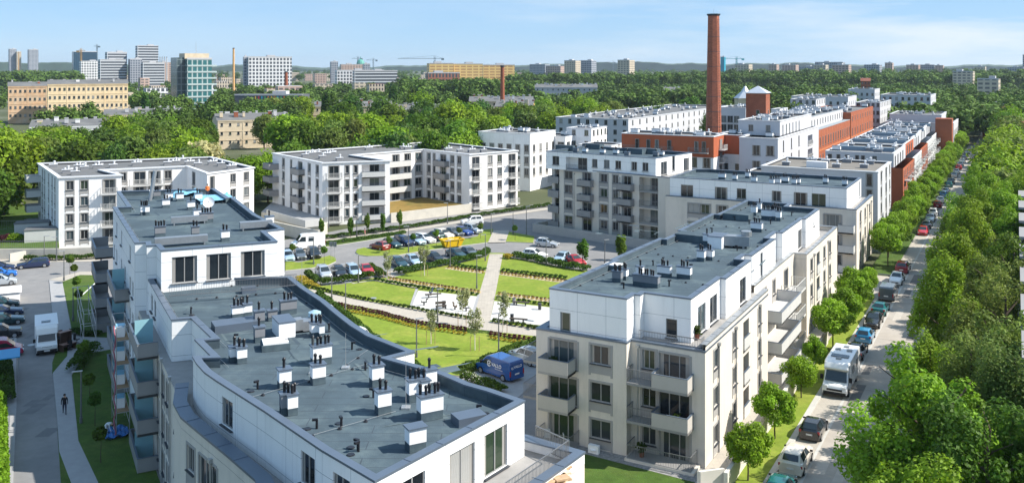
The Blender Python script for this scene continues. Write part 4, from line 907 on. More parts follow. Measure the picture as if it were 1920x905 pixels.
for k in range(10): q = S(NM + .27, u3 + .4 + (Lr - .8) * k / 9); b.box((q[0], q[1], 7.9), (.5, .05, 15.7), 0, ang_u)
for z in (4.0, 8.2): q = S(NM + .025, u2 + Ll / 2); b.box((q[0], q[1], z), (Ll - .5, .06, .5), 0, ang_u); q = S(NM + .275, u3 + Lr / 2); b.box((q[0], q[1], z), (Lr - .5, .06, .5), 0, ang_u)
b.build('pilaster', mat('lighter brick trim', (.46, .16, .07), .9, .12, .8), ML)
# low orange workshop with arched window below the mill
ws, plw = boxblock('low orange brick workshop with sloping roof left of the grey mill wing', 1397, 1446, 190, 8.2, 10, [BRICKO], 3, [.6], 'm', 0, cat='workshop')
# further pale blocks
boxblock('grey white block with balconies on the sunlit side behind the mill', 1604, 1650, 335, 17.2, 34, [GREYR], 5, f6, 'w', 10, rcols=7)
boxblock('pale block with red window strips behind the street row', 1651, 1745, 395, 18, 30, [GW], 8, f6, 'w', 16, rcols=4)
boxblock('distant low pale block left of the red strip block', 1484, 1590, 420, 16.5, 26, [GW], 8, f6[3:5], 'w', 14)
boxblock('distant grey stepped block above the mill roof', 1482, 1530, 360, 17.5, 20, [GREYR], 4, f6[4:], 'w', 8)
boxblock('small white block beside the brick tower', 1446, 1462, 300, 16.5, 12, [WHITE], 2, f6, 'd', 3)
boxblock('distant pale block beyond the brick tower', 1590, 1640, 460, 19, 20, [GW], 5, f6[4:], 'w', 6)
# modern block at the right edge with projecting balconies
RE = empty('apartment_building', (0, 0, 0), 0, 'modern block with stepped blue grey balconies at the right edge behind the trees', BLD)
pl = SP([(22.8, -10), (36, -10), (36, 104), (22.8, 104)]); 
block(RE, pl, 0, 12, [GREYR], {3: [([('u', 4 + 5.2 * j) for j in range(21)], 'd', FL(4))]}, par=.4, capm=CAPL, roofm=mat('pink gravel roof', (.42, .32, .28), .95, .15, 1), surr=False)
for k in range(9):
    u_ = 100 - 12 * k; pc = [ORANGE, GREYD][k % 2]
    for z in (.2, 3.1, 6.0, 8.9):
        b = MB(); b.box((0, -1.0, -.1), (6.5, 1.6, .22)); p = S(22.78, u_); o = b.build('balcony', [GREYD], RE, (*p, z), ang_u + math.pi)
        sl, rl = balcony_meshes('box', 6.4, 1.6); link('railing', rl, o)
    b = MB(); b.box((0, -.8, 0), (7, 1.6, .3)); p = S(22.77, u_); b.build('canopy', [GREYD], RE, (*p, 11.7), ang_u + math.pi)
    b = MB(); b.box((0, -.03, 6), (1.2, .05, 11)); p = S(22.79, u_ + 4.6); b.build('wall_panel', pc, RE, (*p, 0), ang_u + math.pi)

# ------------------------------------------------------------------ the old town and skyline
def uvwall(name, wall, dark, bw, bh, mort): return mat(name, dark, .45, .25, 2, brick=(bw, bh, mort, wall), spec=.5)
TEN = uvwall('tenement wall', (.55, .47, .37), (.06, .06, .065), 2.4, 3.4, .62)
WB = uvwall('white office wall', (.72, .72, .73), (.07, .08, .10), 3.4, 3.6, .62)
GB = uvwall('grey tower wall', (.36, .38, .42), (.08, .10, .14), 3.0, 3.0, .5)
SB = uvwall('striped office wall', (.58, .60, .63), (.07, .08, .10), 60, 3.4, .62)
TEAL = mat('teal glass wall', (.03, .13, .14), .2, .3, .4, brick=(3.1, 3.9, .42, (.36, .42, .42)), spec=.7)
BG = mat('dark blue glass wall', (.012, .04, .075), .15, .2, .3, brick=(3, 3.4, .22, (.03, .08, .12)), spec=.7)
YB = uvwall('yellow slab block wall', (.70, .50, .20), (.42, .24, .11), 6.5, 2.9, .75)
PB = uvwall('pink slab block wall', (.50, .36, .30), (.14, .12, .12), 4.4, 2.9, .7)
CB_ = uvwall('cream tower wall', (.55, .47, .36), (.16, .15, .14), 4.2, 2.9, .75)
def far(label, x0, x1, ytop, D, wall, dep=None, cat='building', name='far_building', roofm=MEMG, side=None, turn=None, zb=0, parts=True):
    """far building between two pixel columns with its top at ytop, D metres away"""
    a = AT(x0, D); z = ZT(ytop, D)
    if turn is None: turn = math.degrees(math.atan2(CX - (x0 + x1) / 2, F)) + 10 if x1 < 1000 else -34
    k1 = (x1 - CX) / F; th = R(turn); wd = (k1 * D - a[0]) / (math.cos(th) - k1 * math.sin(th)); dep = dep or min(16, wd)
    o = empty(name, (a[0], D, 0), R(turn), label, cat)
    b = MB(); b.prism([(0, 0), (wd, 0), (wd, dep), (0, dep)], zb, z, 0, 1); b.build('wall', [wall, roofm], o)
    if parts:
        b = MB(); rr = random.Random(int(x0 * 3 + D))
        b.box((wd * rr.uniform(.3, .7), dep * .5, z + 1), (min(wd * .3, 8), dep * .4, 2.0)); b.build('roof_plant', [GREYR], o)
        b = MB(); b.prism([(-.15, -.15), (wd + .15, -.15), (wd + .15, .25), (-.15, .25)], z - .4, z + .5); b.build('parapet', [side or wall if False else GREYR], o)
    return o
TEALB = far('teal glass office tower with tan roof storey standing above the trees', 351, 397, 110, 560, TEAL, 22, 'office tower', 'office_tower', turn=34)
b = MB(); b.prism([(-5, 5), (-.05, 5), (-.05, 21), (-5, 21)], 0, ZT(108, 560), 0, 1); b.build('dark_wing', [mat('grey glass wall', (.05, .075, .085), .2, .2, .3, brick=(2.6, 3.9, .3, (.16, .2, .21)), spec=.6), MEMG], TEALB)
b = MB(); b.box((7, 11, ZT(110, 560) + 1.6), (15, 14, 3.4)); b.build('roof_storey', CREAM, TEALB)
b = MB(); b.cyl((8, 10, ZT(110, 560) + 3), .15, .05, 8, 5); b.build('antenna', ALU, TEALB)
for k in range(1, 9):
    b = MB(); b.box((9.2, -.1, k * 3.9), (18.0, .3, 1.0)); b.build('spandrel', mat('pale glass spandrel', (.42, .50, .50), .3, .1, 1), TEALB)
# ochre factory with arched window rows
def longhouse(label, x0, x1, ytop, D, wall, cols, rows, typ, h, dep=16, name='tenement_house', roofcol=MEMG, turn=0, chim=6, cat='tenement house', z0=None, panes=True):
    a = AT(x0, D); z = ZT(ytop, D); turn += math.degrees(math.atan2(CX - (x0 + x1) / 2, F))
    k1 = (x1 - CX) / F; th = R(turn); wd = (k1 * D - a[0]) / (math.cos(th) - k1 * math.sin(th))
    o = empty(name, (a[0], D, 0), R(turn), label, cat)
    pl = [(0, 0), (wd, 0), (wd, dep), (0, dep)]
    fs = [z - (3.2 if typ == 's' else 4.3) - (rows - 1 - k) * h for k in range(rows)]
    block(o, pl, 0, z, [wall], {0: [([('u', wd * (j + .5) / cols) for j in range(cols)], typ, [f for f in fs if f > -.5])]}, roof=False, surr=False, panes=panes)
    b = MB(); b.face([(-.3, -.3, z), (wd + .3, -.3, z), (wd + .3, dep / 2, z + 2.2), (-.3, dep / 2, z + 2.2)]); b.face([(-.3, dep / 2, z + 2.2), (wd + .3, dep / 2, z + 2.2), (wd + .3, dep, z), (-.3, dep, z)])
    b.face([(0, 0, z), (0, dep / 2, z + 2.2), (0, dep, z)], 1); b.face([(wd, 0, z), (wd, dep, z), (wd, dep / 2, z + 2.2)], 1); b.box((wd / 2, -.12, z - .25), (wd, .25, .5), 1)
    for k in range(rows): b.box((wd / 2, -.06, z - .9 - k * h), (wd - .01, .13, .28), 1)
    for k in range(int(wd / 9) + 1): b.box((min(k * 9 + .3, wd - .3), -.05, z / 2 - .3), (.5, .11, z - .7), 1)
    b.build('roof', [roofcol, wall], o)
    rr = random.Random(int(x0))
    for k in range(chim):
        b = MB(); hh = rr.uniform(1.2, 2.2); ww = rr.uniform(.7, 1.8); b.box((0, 0, hh / 2), (ww, .9, hh)); b.box((0, 0, hh), (ww + .2, 1.1, .2), 1)
        b.build('roof_chimney', [rr.choice((GREYR, CREAM, BRICK, WHITE)), GREYR], o, (wd * (k + rr.uniform(.2, .8)) / chim, rr.uniform(2, dep - 3), z + 1.0))
    return o
for k, f in enumerate((0,)):
    longhouse('long ochre factory building with rows of windows at far left', 89, 240, 158, 470, mat('pale ochre render', (.74, .58, .37), .9, .14, .3, mott=((.66, .46, .26), .12, .5, .75)), 17, 4, 'w', 4.4, name='factory_building', cat='factory', chim=7)
longhouse('left orange wing of the ochre factory building', 15, 88, 162, 482, mat('weathered orange brick', (.58, .38, .23), .9, .2, .3, mott=((.55, .45, .33), .2, .45, .7)), 8, 4, 'w', 4.4, name='factory_building', cat='factory', chim=3)
longhouse('cream tenement with dark roof peeking over the tree belt', 408, 545, 226, 335, CREAM, 9, 4, 's', 3.3, turn=9, chim=9)
longhouse('grey roofed tenement row hidden by trees at left', 55, 205, 238, 330, WHITE, 8, 4, 's', 3.3, chim=8, turn=-6)
longhouse('tenement roof with white chimneys behind the left trees', 195, 345, 216, 400, CREAM, 8, 4, 's', 3.3, chim=12, dep=20)
longhouse('ochre tenement at the end of the central tree belt', 928, 998, 200, 400, OCHRE, 8, 4, 's', 3.4, chim=7, turn=-6)
longhouse('tenement row with many chimneys behind the central trees', 740, 850, 206, 420, CREAM, 8, 4, 's', 3.4, chim=14)
longhouse('tenement row with grey roofs among trees, centre left', 570, 735, 200, 440, CREAM, 10, 4, 's', 3.4, chim=16)
longhouse('tenement row with white chimneys right of the dark brick chimney', 880, 1000, 190, 455, CREAM, 9, 4, 's', 3.4, chim=12)
longhouse('pale roofed terrace among the trees, centre right', 1003, 1120, 164, 640, GREYR, 12, 4, 's', 3.3, chim=16)
longhouse('grey roofed terrace among the trees left of the tall chimney', 1245, 1275, 170, 620, WHITE, 4, 4, 's', 3.3, chim=4)
longhouse('small red roofed house among trees at the far right', 1842, 1900, 206, 380, BRICKO, 5, 3, 's', 3.2, chim=4, roofcol=TILE)
longhouse('low cream shed with a red roof at the right edge', 1894, 1990, 242, 290, CREAM, 6, 1, 's', 3, chim=0, roofcol=TILE, cat='shed', name='storage_shed')
longhouse('brick house roof among the distant trees, right of the mill', 1614, 1632, 152, 700, BRICKO, 3, 3, 's', 3.2, chim=2, roofcol=TILE)
# far skyline, left to right
sk = [('narrow grey tower at the far left skyline, with a mast', 18, 31, 92, 2100, GB), ('pale end slab beside the far left grey tower', 31.5, 40, 97, 2100, CB_), ('dark grid tower, second from the left on the skyline', 54, 72, 93, 2100, GB),
      ('dark blue glass office slab on the left skyline', 138, 182, 97, 1500, BG), ('white terraced office in front of the blue glass slab', 152, 200, 115, 1250, WB), ('striped office tower left of the tallest office', 201, 238, 98, 1150, SB),
      ('striped lower office wing beside the striped tower', 188, 236, 112, 1120, SB), ('tallest striped office tower on the left skyline', 258, 297, 86, 1150, SB), ('dark office wing left of the tallest striped tower', 244, 266, 111, 1130, GB), ('pale office wing below the tallest striped tower', 268, 308, 118, 1100, SB),
      ('pale brown brick block right of the tallest striped tower', 298, 322, 117, 1300, PB), ('white office block with dark window columns left of centre', 466, 547, 107, 900, WB), ('narrow grey side wing of the white office block', 457, 465.5, 107, 905, GB),
      ('grey high block left of the green church dome', 621, 634, 116, 1500, GB), ('grey rooftop group below the church dome', 640, 680, 121, 1400, PB), ('white long hall right of the tall poplars', 632, 720, 132, 1000, WB),
      ('small green block beside the church dome', 682, 694, 120, 1500, GB), ('long white parking hall at centre', 665, 745, 133, 980, SB), ('yellow slab block in the centre, left part', 805, 850, 119, 900, YB), ('yellow slab block in the centre, middle part', 851, 905, 120, 915, YB), ('yellow slab block in the centre, right part', 906, 965, 122, 950, YB),
      ('brick hall in front of the yellow slabs', 803, 862, 137, 800, uvwall('brick hall wall', (.36, .14, .09), (.06, .07, .08), 3, 5, .7)), ('cream tower block, left of three beyond the trees', 1058, 1079, 114, 1350, CB_), ('white tower block, middle of three beyond the trees', 1087, 1109, 114, 1400, GB), ('cream tower block, right of three beyond the trees', 1158, 1180, 113, 1200, CB_),
      ('pair of grey slabs left of the cream towers', 993, 1022, 121, 1600, GB), ('low pink slab left of the cream towers', 1023, 1051, 124, 1500, PB), ('turquoise wrapped tower under construction right of the chimney', 1351, 1358, 107, 1500, mat('turquoise sheeting', (.02, .30, .42), .5, .1, .1)), ('pale slab beside the turquoise wrapped tower', 1378, 1404, 121, 1300, CB_),
      ('pale tower at the left end of the right skyline', 1441, 1456, 121, 1500, PB), ('grey slab second on the right skyline', 1466, 1492, 122, 1400, PB), ('low grey slab between two right skyline blocks', 1493, 1526, 125, 1600, GB), ('large blue grey block on the right skyline', 1528, 1580, 117, 1500, GB), ('pale slab in front of the large blue grey block', 1526, 1548, 122, 1300, CB_), ('brown slab right of the large blue grey block', 1560, 1591, 122, 1250, PB),
      ('grey slab with pale end on the right skyline', 1620, 1649, 122, 1200, GB), ('small brick tower on the right skyline', 1659, 1673, 118, 1500, PB), ('long pink slab on the right skyline', 1699, 1722, 122, 1400, PB), ('long blue slab on the right skyline', 1723, 1752, 122, 1420, GB), ('pink end slab on the right skyline', 1753, 1768, 123, 1400, PB), ('grey slab near the right end of the skyline', 1826, 1847, 125, 1300, CB_), ('low grey slab at the right end of the skyline', 1888, 1918, 126.5, 1250, GB), ('dark slim tower at the right border of the photo', 1917.5, 1930, 103, 1400, GB),
      ('grey slab among the right hand trees', 1786, 1824, 134, 900, CB_), ('pale house among the right hand trees, lower', 1832, 1872, 148, 620, CB_)]
for t in sk: far(t[0], t[1], t[2], t[3], t[4], t[5], cat='tower block', name='tower_block')
rr = random.Random(5)
KINDS = ['pale', 'grey', 'pink', 'cream']
n_ = 0
for x0, x1, ya, yb, Da, Db, cnt in ((0, 360, 128, 150, 620, 1500, 34), (400, 800, 126, 146, 700, 1900, 34), (960, 1320, 127, 131, 1500, 2600, 12), (1360, 1900, 127, 131, 1600, 2600, 14)):
    for k in range(cnt):
        x = rr.uniform(x0, x1); D = rr.uniform(Da, Db); wpx = rr.uniform(10, 40) * 900 / D + 3; zt2 = rr.uniform(10, 19)
        y = HY + (H - zt2) * F / D
        side = 'left' if x < 360 else 'centre' if x < 1000 else 'right'
        o = far('low pale town house roof in the crowded distant quarter, %s' % side, x, x + wpx, y, D, rr.choice((TEN, WB, CB_, PB, TEN)), 14, 'house', 'town_house', rr.choice((MEMG, TILE, GREYR, MEMG, DARKM)), parts=False)
        o['group'] = 'low town houses of the distant quarter, %s' % side
far('row of coloured stripes on a dark hall near the left trees', 440, 566, 178, 520, mat('striped hall wall', (.10, .11, .13), .6, .1, 1), 20, 'hall', 'market_hall', turn=0)
b = MB()
a = AT(440, 519.6)
for k in range(15):
    b.box((a[0] + 12 + k * 1.85, 519.7, 8), (.55, .12, 11), k % 5)
tag(b.build('coloured_stripes', [mat('stripe %d' % i, c, .5, 0) for i, c in enumerate(((.75, .5, .03), (.55, .03, .08), (.03, .4, .55), (.08, .4, .12), (.7, .25, .03)))], [o for o in bpy.data.objects if o.name.startswith('market_hall')][0], (-AT(440, 520)[0], -520, 0)))
# brick chimneys, dome, cranes
def stack(label, x, ytop, D, r, m):
    o = empty('factory_chimney', (*AT(x, D), 0), 0, label, 'chimney'); z = ZT(ytop, D)
    b = MB(); b.cyl((0, 0, 0), r * 1.3, r * .85, z - .8, 10); b.build('shaft', m, o); b = MB(); b.cyl((0, 0, z - .8), r, r, .8, 10); b.build('rim', DARKM, o)
stack('slim ochre factory chimney on the left skyline', 438, 90, 800, 1.0, OCHRE); stack('dark brick factory chimney in the central trees', 942, 123, 430, 1.0, BRICK); stack('short red chimney in front of the white office block', 536.5, 134, 760, 1.5, BRICK)
for k in range(4): stack(('leftmost', 'second', 'third', 'rightmost')[k] + ' of four thin steel flues in a row beside the striped tower', 300 + k * 4.2, 107, 1300, .8, GREYR)
o = empty('church_dome', (*AT(676, 1700), 0), 0, 'green copper church dome on the distant skyline', 'church')
b = MB(); z = ZT(122, 1700)
b.cyl((0, 0, 0), 8, 8, z, 12); b.build('drum', CREAM, o)
b = MB()
for k in range(5): a0, a1 = R(18 * k), R(18 * (k + 1)); b.cyl((0, 0, z + 11 * math.sin(a0)), 8 * math.cos(a0), max(8 * math.cos(a1), .4), 11 * (math.sin(a1) - math.sin(a0)), 12)
b.cyl((0, 0, z + 11), 1.2, .3, 5, 8); b.build('cupola', mat('green copper', (.10, .32, .27), .6, .1, 1), o)
o = empty('church_tower', (*AT(1397, 420), 0), 0, 'pale domed villa turret peeking out left of the brick tower', 'villa')
b = MB(); b.box((0, 0, 8), (8, 8, 16)); b.build('wall', CREAM, o); b = MB(); b.cyl((0, 0, 16), 5.5, 2, 3, 8); b.cyl((0, 0, 19), 2, .4, 2.5, 8); b.build('cupola', MATS['pale zinc roof'], o)
def crane(label, x, ytop, D, xa, xb, m):
    o = empty('tower_crane', (*AT(x, D), 0), 0, label, 'crane'); z = ZT(ytop, D); t = D / 1680
    b = MB()
    for sx in (-.9, .9):
        for sy in (-.9, .9): b.box((sx, sy, z / 2), (.4, .4, z))
    for k in range(int(z / 4)): b.tube((-.9, -.9, k * 4), (.9, -.9, k * 4 + 4), .15, n=4); b.tube((.9, .9, k * 4), (-.9, .9, k * 4 + 4), .15, n=4)
    b.build('mast', m, o); b = MB(); l0, l1 = (xa - x) * t, (xb - x) * t
    b.tube((l0, 0, z - 3), (l1, 0, z - 3), .5, n=4); b.tube((l0, 0, z - 3), (0, 0, z + 1), .18, n=4); b.tube((l1, 0, z - 3), (0, 0, z + 1), .18, n=4); b.box((l1 if abs(l1) < abs(l0) else l0, 0, z - 4), (4, 2, 3)); b.build('jib', m, o)
CRM = mat('crane steel', (.20, .26, .30), .6, .1, 1); CRO = mat('orange crane steel', (.5, .3, .12), .6, .1, 1)
crane('long white jib tower crane left of the yellow slabs', 815, 106, 1300, 746, 830, CRM); crane('small tower crane left of the church dome', 671, 107, 1700, 660, 678, CRM); crane('small tower crane right of the church dome', 700, 110, 1700, 687, 706, CRM)
crane('orange tower crane in front of the blue glass slab', 152, 92, 1400, 146, 160, CRO); crane('tower crane behind the blue glass slab', 182, 84, 1700, 176, 186, CRM); crane('turquoise tower crane right of the big chimney', 1381, 107, 1450, 1352, 1393, mat('turquoise crane steel', (.03, .34, .40), .6, .1, 1)); crane('thin far tower crane among the cream towers', 1150, 115, 2200, 1131, 1153, CRM)
stack('ochre lattice mast at the far left skyline', 35, 98, 1500, .6, CRO)
# ------------------------------------------------------------------ ground, roads, pavements, lawns
def sheet(name, poly, z, m, kind='structure', uv=True):
    b = MB(); poly = ccw(poly); b.face([(p[0], p[1], z) for p in poly], 0, [(p[0], p[1]) for p in poly]); o = b.build(name, m); tag(o, kind=kind); return o
def slab(name, poly, z1, m, z0=-.02, side=None):
    b = MB(); poly = ccw(poly); b.prism(poly, z0, z1, 1, 0); o = b.build(name, [m, side or KERB]); tag(o, kind='structure'); return o
def strip(name, pts, w, z, m):
    """flat ribbon along a polyline"""
    b = MB(); lft = []; rgt = []; u = 0
    for i, p in enumerate(pts):
        a = pts[max(i - 1, 0)]; c = pts[min(i + 1, len(pts) - 1)]; d = Vector((c[0] - a[0], c[1] - a[1])).normalized()
        lft.append((p[0] - d.y * w / 2, p[1] + d.x * w / 2, z)); rgt.append((p[0] + d.y * w / 2, p[1] - d.x * w / 2, z))
    for i in range(len(pts) - 1):
        l = math.hypot(pts[i + 1][0] - pts[i][0], pts[i + 1][1] - pts[i][1]); b.face([rgt[i], rgt[i + 1], lft[i + 1], lft[i]], 0, [(u, 0), (u + l, 0), (u + l, w), (u, w)]); u += l
    o = b.build(name, m); tag(o, kind='structure'); return o
b = MB(); n = 48; Rg = 14000
b.face([(Rg * math.cos(2 * math.pi * k / n), Rg * math.sin(2 * math.pi * k / n), -.06) for k in range(n)])
tag(b.build('ground', mat('city ground', (.075, .088, .04), .95, .35, .01, mott=((.19, .18, .16), .02, .52, .75))), kind='structure')
# right street
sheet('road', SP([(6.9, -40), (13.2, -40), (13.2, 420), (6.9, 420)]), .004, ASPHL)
sheet('parking_lane', SP([(4.95, -40), (6.88, -40), (6.88, 330), (4.95, 330)]), .008, PAVE)
sheet('road_edge', SP([(6.75, -40), (6.98, -40), (6.98, 330), (6.75, 330)]), .012, KERB)
sheet('verge', SP([(13.2, -40), (38, -40), (38, 420), (13.2, 420)]), .0, GRASSD)
sheet('crossing', SP([(4.95, 63), (6.88, 63), (6.88, 75), (4.95, 75)]), .0115, ASPHL)
slab('pavement', SP([(.05, -40), (2.45, -40), (2.45, 61), (.05, 61)]), .10, PAVE)
slab('pavement', SP([(4.45, -40), (4.94, -40), (4.94, 62), (4.45, 62)]), .12, KERB)
slab('street_lawn', SP([(2.46, -40), (4.44, -40), (4.44, 61), (2.46, 61)]), .13, GRASS)
slab('street_lawn', SP([(1.5, 76), (4.9, 76), (4.9, 330), (1.5, 330)]), .13, GRASSD)
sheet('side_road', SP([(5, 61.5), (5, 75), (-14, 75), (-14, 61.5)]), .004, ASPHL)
slab('pavement', SP([(4.4, 61.05), (3, 64), (-2, 65.5), (-2, 61.05)]), .11, PAVEG)
# lawn in front of the near right block, gravel strip by its wall
slab('lawn', SP([(-16, -12), (.4, -12), (.4, -.02), (-6, -1.9), (-16, -1.9)]), .08, GRASSD)
sheet('gravel', SP([(-15, -1.85), (.3, -2.6), (.3, -.05), (-15, -.95)]), .09, mat('gravel', (.25, .245, .24), .95, .5, 6))
rq = random.Random(8); RP = [mat('dark road patch', (.17, .16, .15), .93, .15, 1), mat('pale road patch', (.44, .40, .35), .93, .15, 1)]
for k in range(26):
    e_, u_ = rq.uniform(7.2, 11.5), rq.uniform(-14, 110); w_, l_ = rq.uniform(.4, 1.6), rq.uniform(1, 7)
    sheet('road_patch', SP([(e_, u_), (e_ + w_, u_ + .2), (e_ + w_, u_ + l_), (e_ + .05, u_ + l_ - .2)]), .0075 + k * .0001, RP[k % 2])
for k in range(10):
    u_ = -12 + k * 9; sheet('tar_seam', SP([(7, u_), (13, u_ + .4), (13, u_ + .46), (7, u_ + .06)]), .0105, RP[0])
rq2 = random.Random(18)
for k in range(16):
    p = P(rq2.uniform(640, 900), rq2.uniform(466, 486)) if k % 2 else P(rq2.uniform(30, 95), rq2.uniform(530, 880)); w_, l_ = rq2.uniform(.5, 1.6), rq2.uniform(1, 4)
    sheet('road_patch', [(p[0], p[1]), (p[0] + w_, p[1] + .1), (p[0] + w_ + .1, p[1] + l_), (p[0] + .05, p[1] + l_)], .004 + k * .0002, mat('estate road patch', (.165, .165, .17), .93, .15, 1))
# inner roads of the estate
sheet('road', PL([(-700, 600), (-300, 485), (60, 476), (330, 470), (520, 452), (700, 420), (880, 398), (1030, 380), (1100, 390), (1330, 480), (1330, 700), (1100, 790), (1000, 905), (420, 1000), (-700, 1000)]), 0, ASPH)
# left side
def LLs(l): return [LL(n_, t_) for n_, t_ in l]
slab('pavement', PL([(92, 525), (117, 529), (133, 615), (155, 632), (209, 634), (209, 655), (160, 664), (134, 704), (147, 827), (184, 905), (196, 960), (150, 960), (133, 905), (111, 847), (107, 780), (99, 700), (126, 668), (128, 640), (101, 614)]), .08, PAVEG)
slab('pavement', PL([(92, 525), (150, 510), (215, 509), (215, 517), (150, 516), (117, 529)]), .079, PAVE)
slab('lawn', PL([(117, 529), (150, 516), (198, 515), (215, 640), (156, 632), (134, 615)]), .075, GRASSD)
slab('lawn', PL([(135, 704), (160, 664), (214, 655), (300, 905), (320, 960), (196, 960), (184, 905), (147, 827)]), .074, GRASSD)
slab('lawn', PL([(98, 702), (126, 668), (127, 640), (108, 650), (98, 680)]), .073, GRASSD)
slab('lawn', PL([(107, 800), (111, 847), (133, 905), (150, 960), (122, 960), (114, 905)]), .072, GRASSD)
slab('pavement', PL([(-120, 478), (190, 480), (190, 491), (40, 492), (28, 515), (0, 520), (-120, 530)]), .08, PAVE)
slab('pavement', PL([(18, 627), (31, 627), (31, 760), (22, 960), (0, 960), (0, 690), (18, 680)]), .08, PAVEG)
b = MB()
# parking bay lines at far left
b = MB()
for y in (545, 562, 580, 597, 615, 634, 655):
    a = P(27, y); d_ = (nLx, nLy); b.face([(a[0], a[1], .006), (a[0] - d_[0] * 5, a[1] - d_[1] * 5, .006), (a[0] - d_[0] * 5 + dLx * .12, a[1] - d_[1] * 5 + dLy * .12, .006), (a[0] + dLx * .12, a[1] + dLy * .12, .006)][::-1])
tag(b.build('parking_lines', mat('worn white paint', (.42, .42, .41), .8, .2, 2)), kind='structure')
# garden wall below the far left white block
def lowwall(label, pts, z1, t=.3, z0=0, m=CONC, name='retaining_wall', cat='wall'):
    b = MB()
    for i in range(len(pts) - 1):
        a, c = pts[i], pts[i + 1]; l = math.hypot(c[0] - a[0], c[1] - a[1]); an = math.atan2(c[1] - a[1], c[0] - a[0])
        b.box(((a[0] + c[0]) / 2, (a[1] + c[1]) / 2, (z0 + z1) / 2), (l + (t * .9 if i else 0), t, z1 - z0 - .001 * i), 0, an)
    o = b.build(name, m); tag(o, label, cat); return o
gw = PL([(-260, 492), (0, 486.5), (110, 485.5), (232, 480.5)])
lowwall('concrete retaining wall below the far left white block', gw, 1.7)
slab('garden_lawn', [(gw[0][0], gw[0][1] + .2), (gw[1][0], gw[1][1] + .2), (gw[2][0], gw[2][1] + .2), P(108, 430), P(60, 395), P(-260, 400)], 1.45, GRASSD)
fo = empty('garden_fence', (0, 0, 0), 0, 'grey metal railing on top of the garden wall at far left', 'fence'); rail(fo, [(p[0], p[1] + .15) for p in gw[:3]], 1.7, 1.2, 'panel', .28)
fo = empty('garden_fence', (0, 0, 0), 0, 'grey metal railing at the back of the left garden by the trees', 'fence'); rail(fo, PL([(-160, 433), (60, 430)], 1.45), 1.45, 1.6, 'panel', .4)
for k, (x, y, lab) in enumerate(((82, 450, 'grey garden shed with flat roof beside the left white block'), (62, 437, 'second grey garden shed behind the first at the left white block'))):
    p = P(x, y, 1.45); o = empty('garden_shed', (*p, 1.45), R(20), lab, 'shed'); b = MB(); b.box((0, 0, 1), (5.4, 3.2, 2), 0); b.build('wall', LGREY, o); b = MB(); b.box((0, 0, 2.05), (5.6, 3.4, .12)); b.build('roof', MEMG, o)
p = P(33, 489); b = MB(); b.box((0, 0, .7), (.35, 2.6, 1.4)); tag(b.build('wall_pier', CONC, None, (*p, 0), R(-30)), 'small concrete pier beside the far left dark estate car', 'wall')
p = P(2, 566); o = empty('bin_shelter', (p[0] - 1.5, p[1], 0), math.atan2(nLy, nLx), 'low white bin shelter at the left border between parked cars', 'shelter')
b = MB(); b.box((0, 0, .7), (7, 3.4, 1.4)); b.build('wall', WHITE, o); b = MB(); b.face([(-3.7, -1.9, 1.45), (3.7, -1.9, 1.3), (3.7, 1.9, 1.3), (-3.7, 1.9, 1.45)]); b.box((0, 0, 1.36), (7.3, 3.7, .1)); b.build('roof', WHITE, o)
# M block plinth, courtyard
a0, a1, a2 = P(604.5, 306.3, 12.1), P(731, 302, 12.1), P(880.3, 290.3, 12.1); a3 = P(970.5, 283, 12.1)
md = Vector((a1[0] - a0[0], a1[1] - a0[1])).normalized(); mn = Vector((md.y, -md.x))
lowwall('long concrete wall of the courtyard of the white L-shaped block', [(a1[0] + mn.x * 1.0, a1[1] + mn.y * 1.0), (a2[0] + mn.x * 1.2, a2[1] + mn.y * 1.2)], 1.9)
slab('courtyard_lawn', [(a1[0] + mn.x * .8 + .2, a1[1] + mn.y * .8), (a2[0] + mn.x, a2[1] + mn.y), P(880, 291.5, 12.1), P(793.5, 282, 12.1), P(660, 292.3, 12.1), (a1[0], a1[1] + .1)], 1.6, DRYG)
lw = PL([(488, 430), (560, 447), (597, 454), (612, 438)])
lowwall('pale garage ramp wall left of the white L-shaped block', lw, 2.1, .35)
ra = empty('terrace_fence', (0, 0, 0), 0, 'grey panel fence around the left terrace of the L-shaped block', 'fence')
b = MB(); q = PL([(500, 406), (548, 420), (572, 427), (600, 424)], 1.6)
for i in range(3): l = math.hypot(q[i + 1][0] - q[i][0], q[i + 1][1] - q[i][1]); b.box(((q[i][0] + q[i + 1][0]) / 2, (q[i][1] + q[i + 1][1]) / 2, 2.3), (l, .1, 1.3), 0, math.atan2(q[i + 1][1] - q[i][1], q[i + 1][0] - q[i][0]))
b.build('panel', LGREY, ra)
slab('terrace', PL([(490, 412), (548, 427), (600, 434), (606, 422), (511, 392)]), 1.6, PAVEG, side=CONC)
# pavements and verges along the white blocks
strip('pavement', PL([(575, 470), (620, 450), (700, 440), (790, 428), (880, 413), (1030, 391)]), 2.2, .05, PAVE)
slab('verge', PL([(603, 463), (616, 457), (690, 447), (759, 436.5), (760, 439), (690, 451), (640, 459), (606, 464)]), .1, GRASSD)
# islands with grass in the car park
slab('lawn_island', PL([(535, 490), (560, 493), (590, 487), (618, 480), (629, 484), (630, 491), (617, 497), (585, 503), (535, 508)]), .12, GRASS)
slab('lawn_island', PL([(667, 474), (670, 468), (683, 465), (700, 469), (770, 464), (850, 452), (895, 444), (905, 432), (925, 430), (922, 441), (915, 455), (800, 470), (740, 480), (690, 481), (674, 479)]), .12, GRASS)
slab('lawn_island', PL([(943, 436), (958, 436), (1002, 444), (1000, 456), (948, 454)]), .12, GRASS)
sheet('path', PL([(925, 433), (955, 433), (948, 455), (915, 456)]), .125, PAVE)
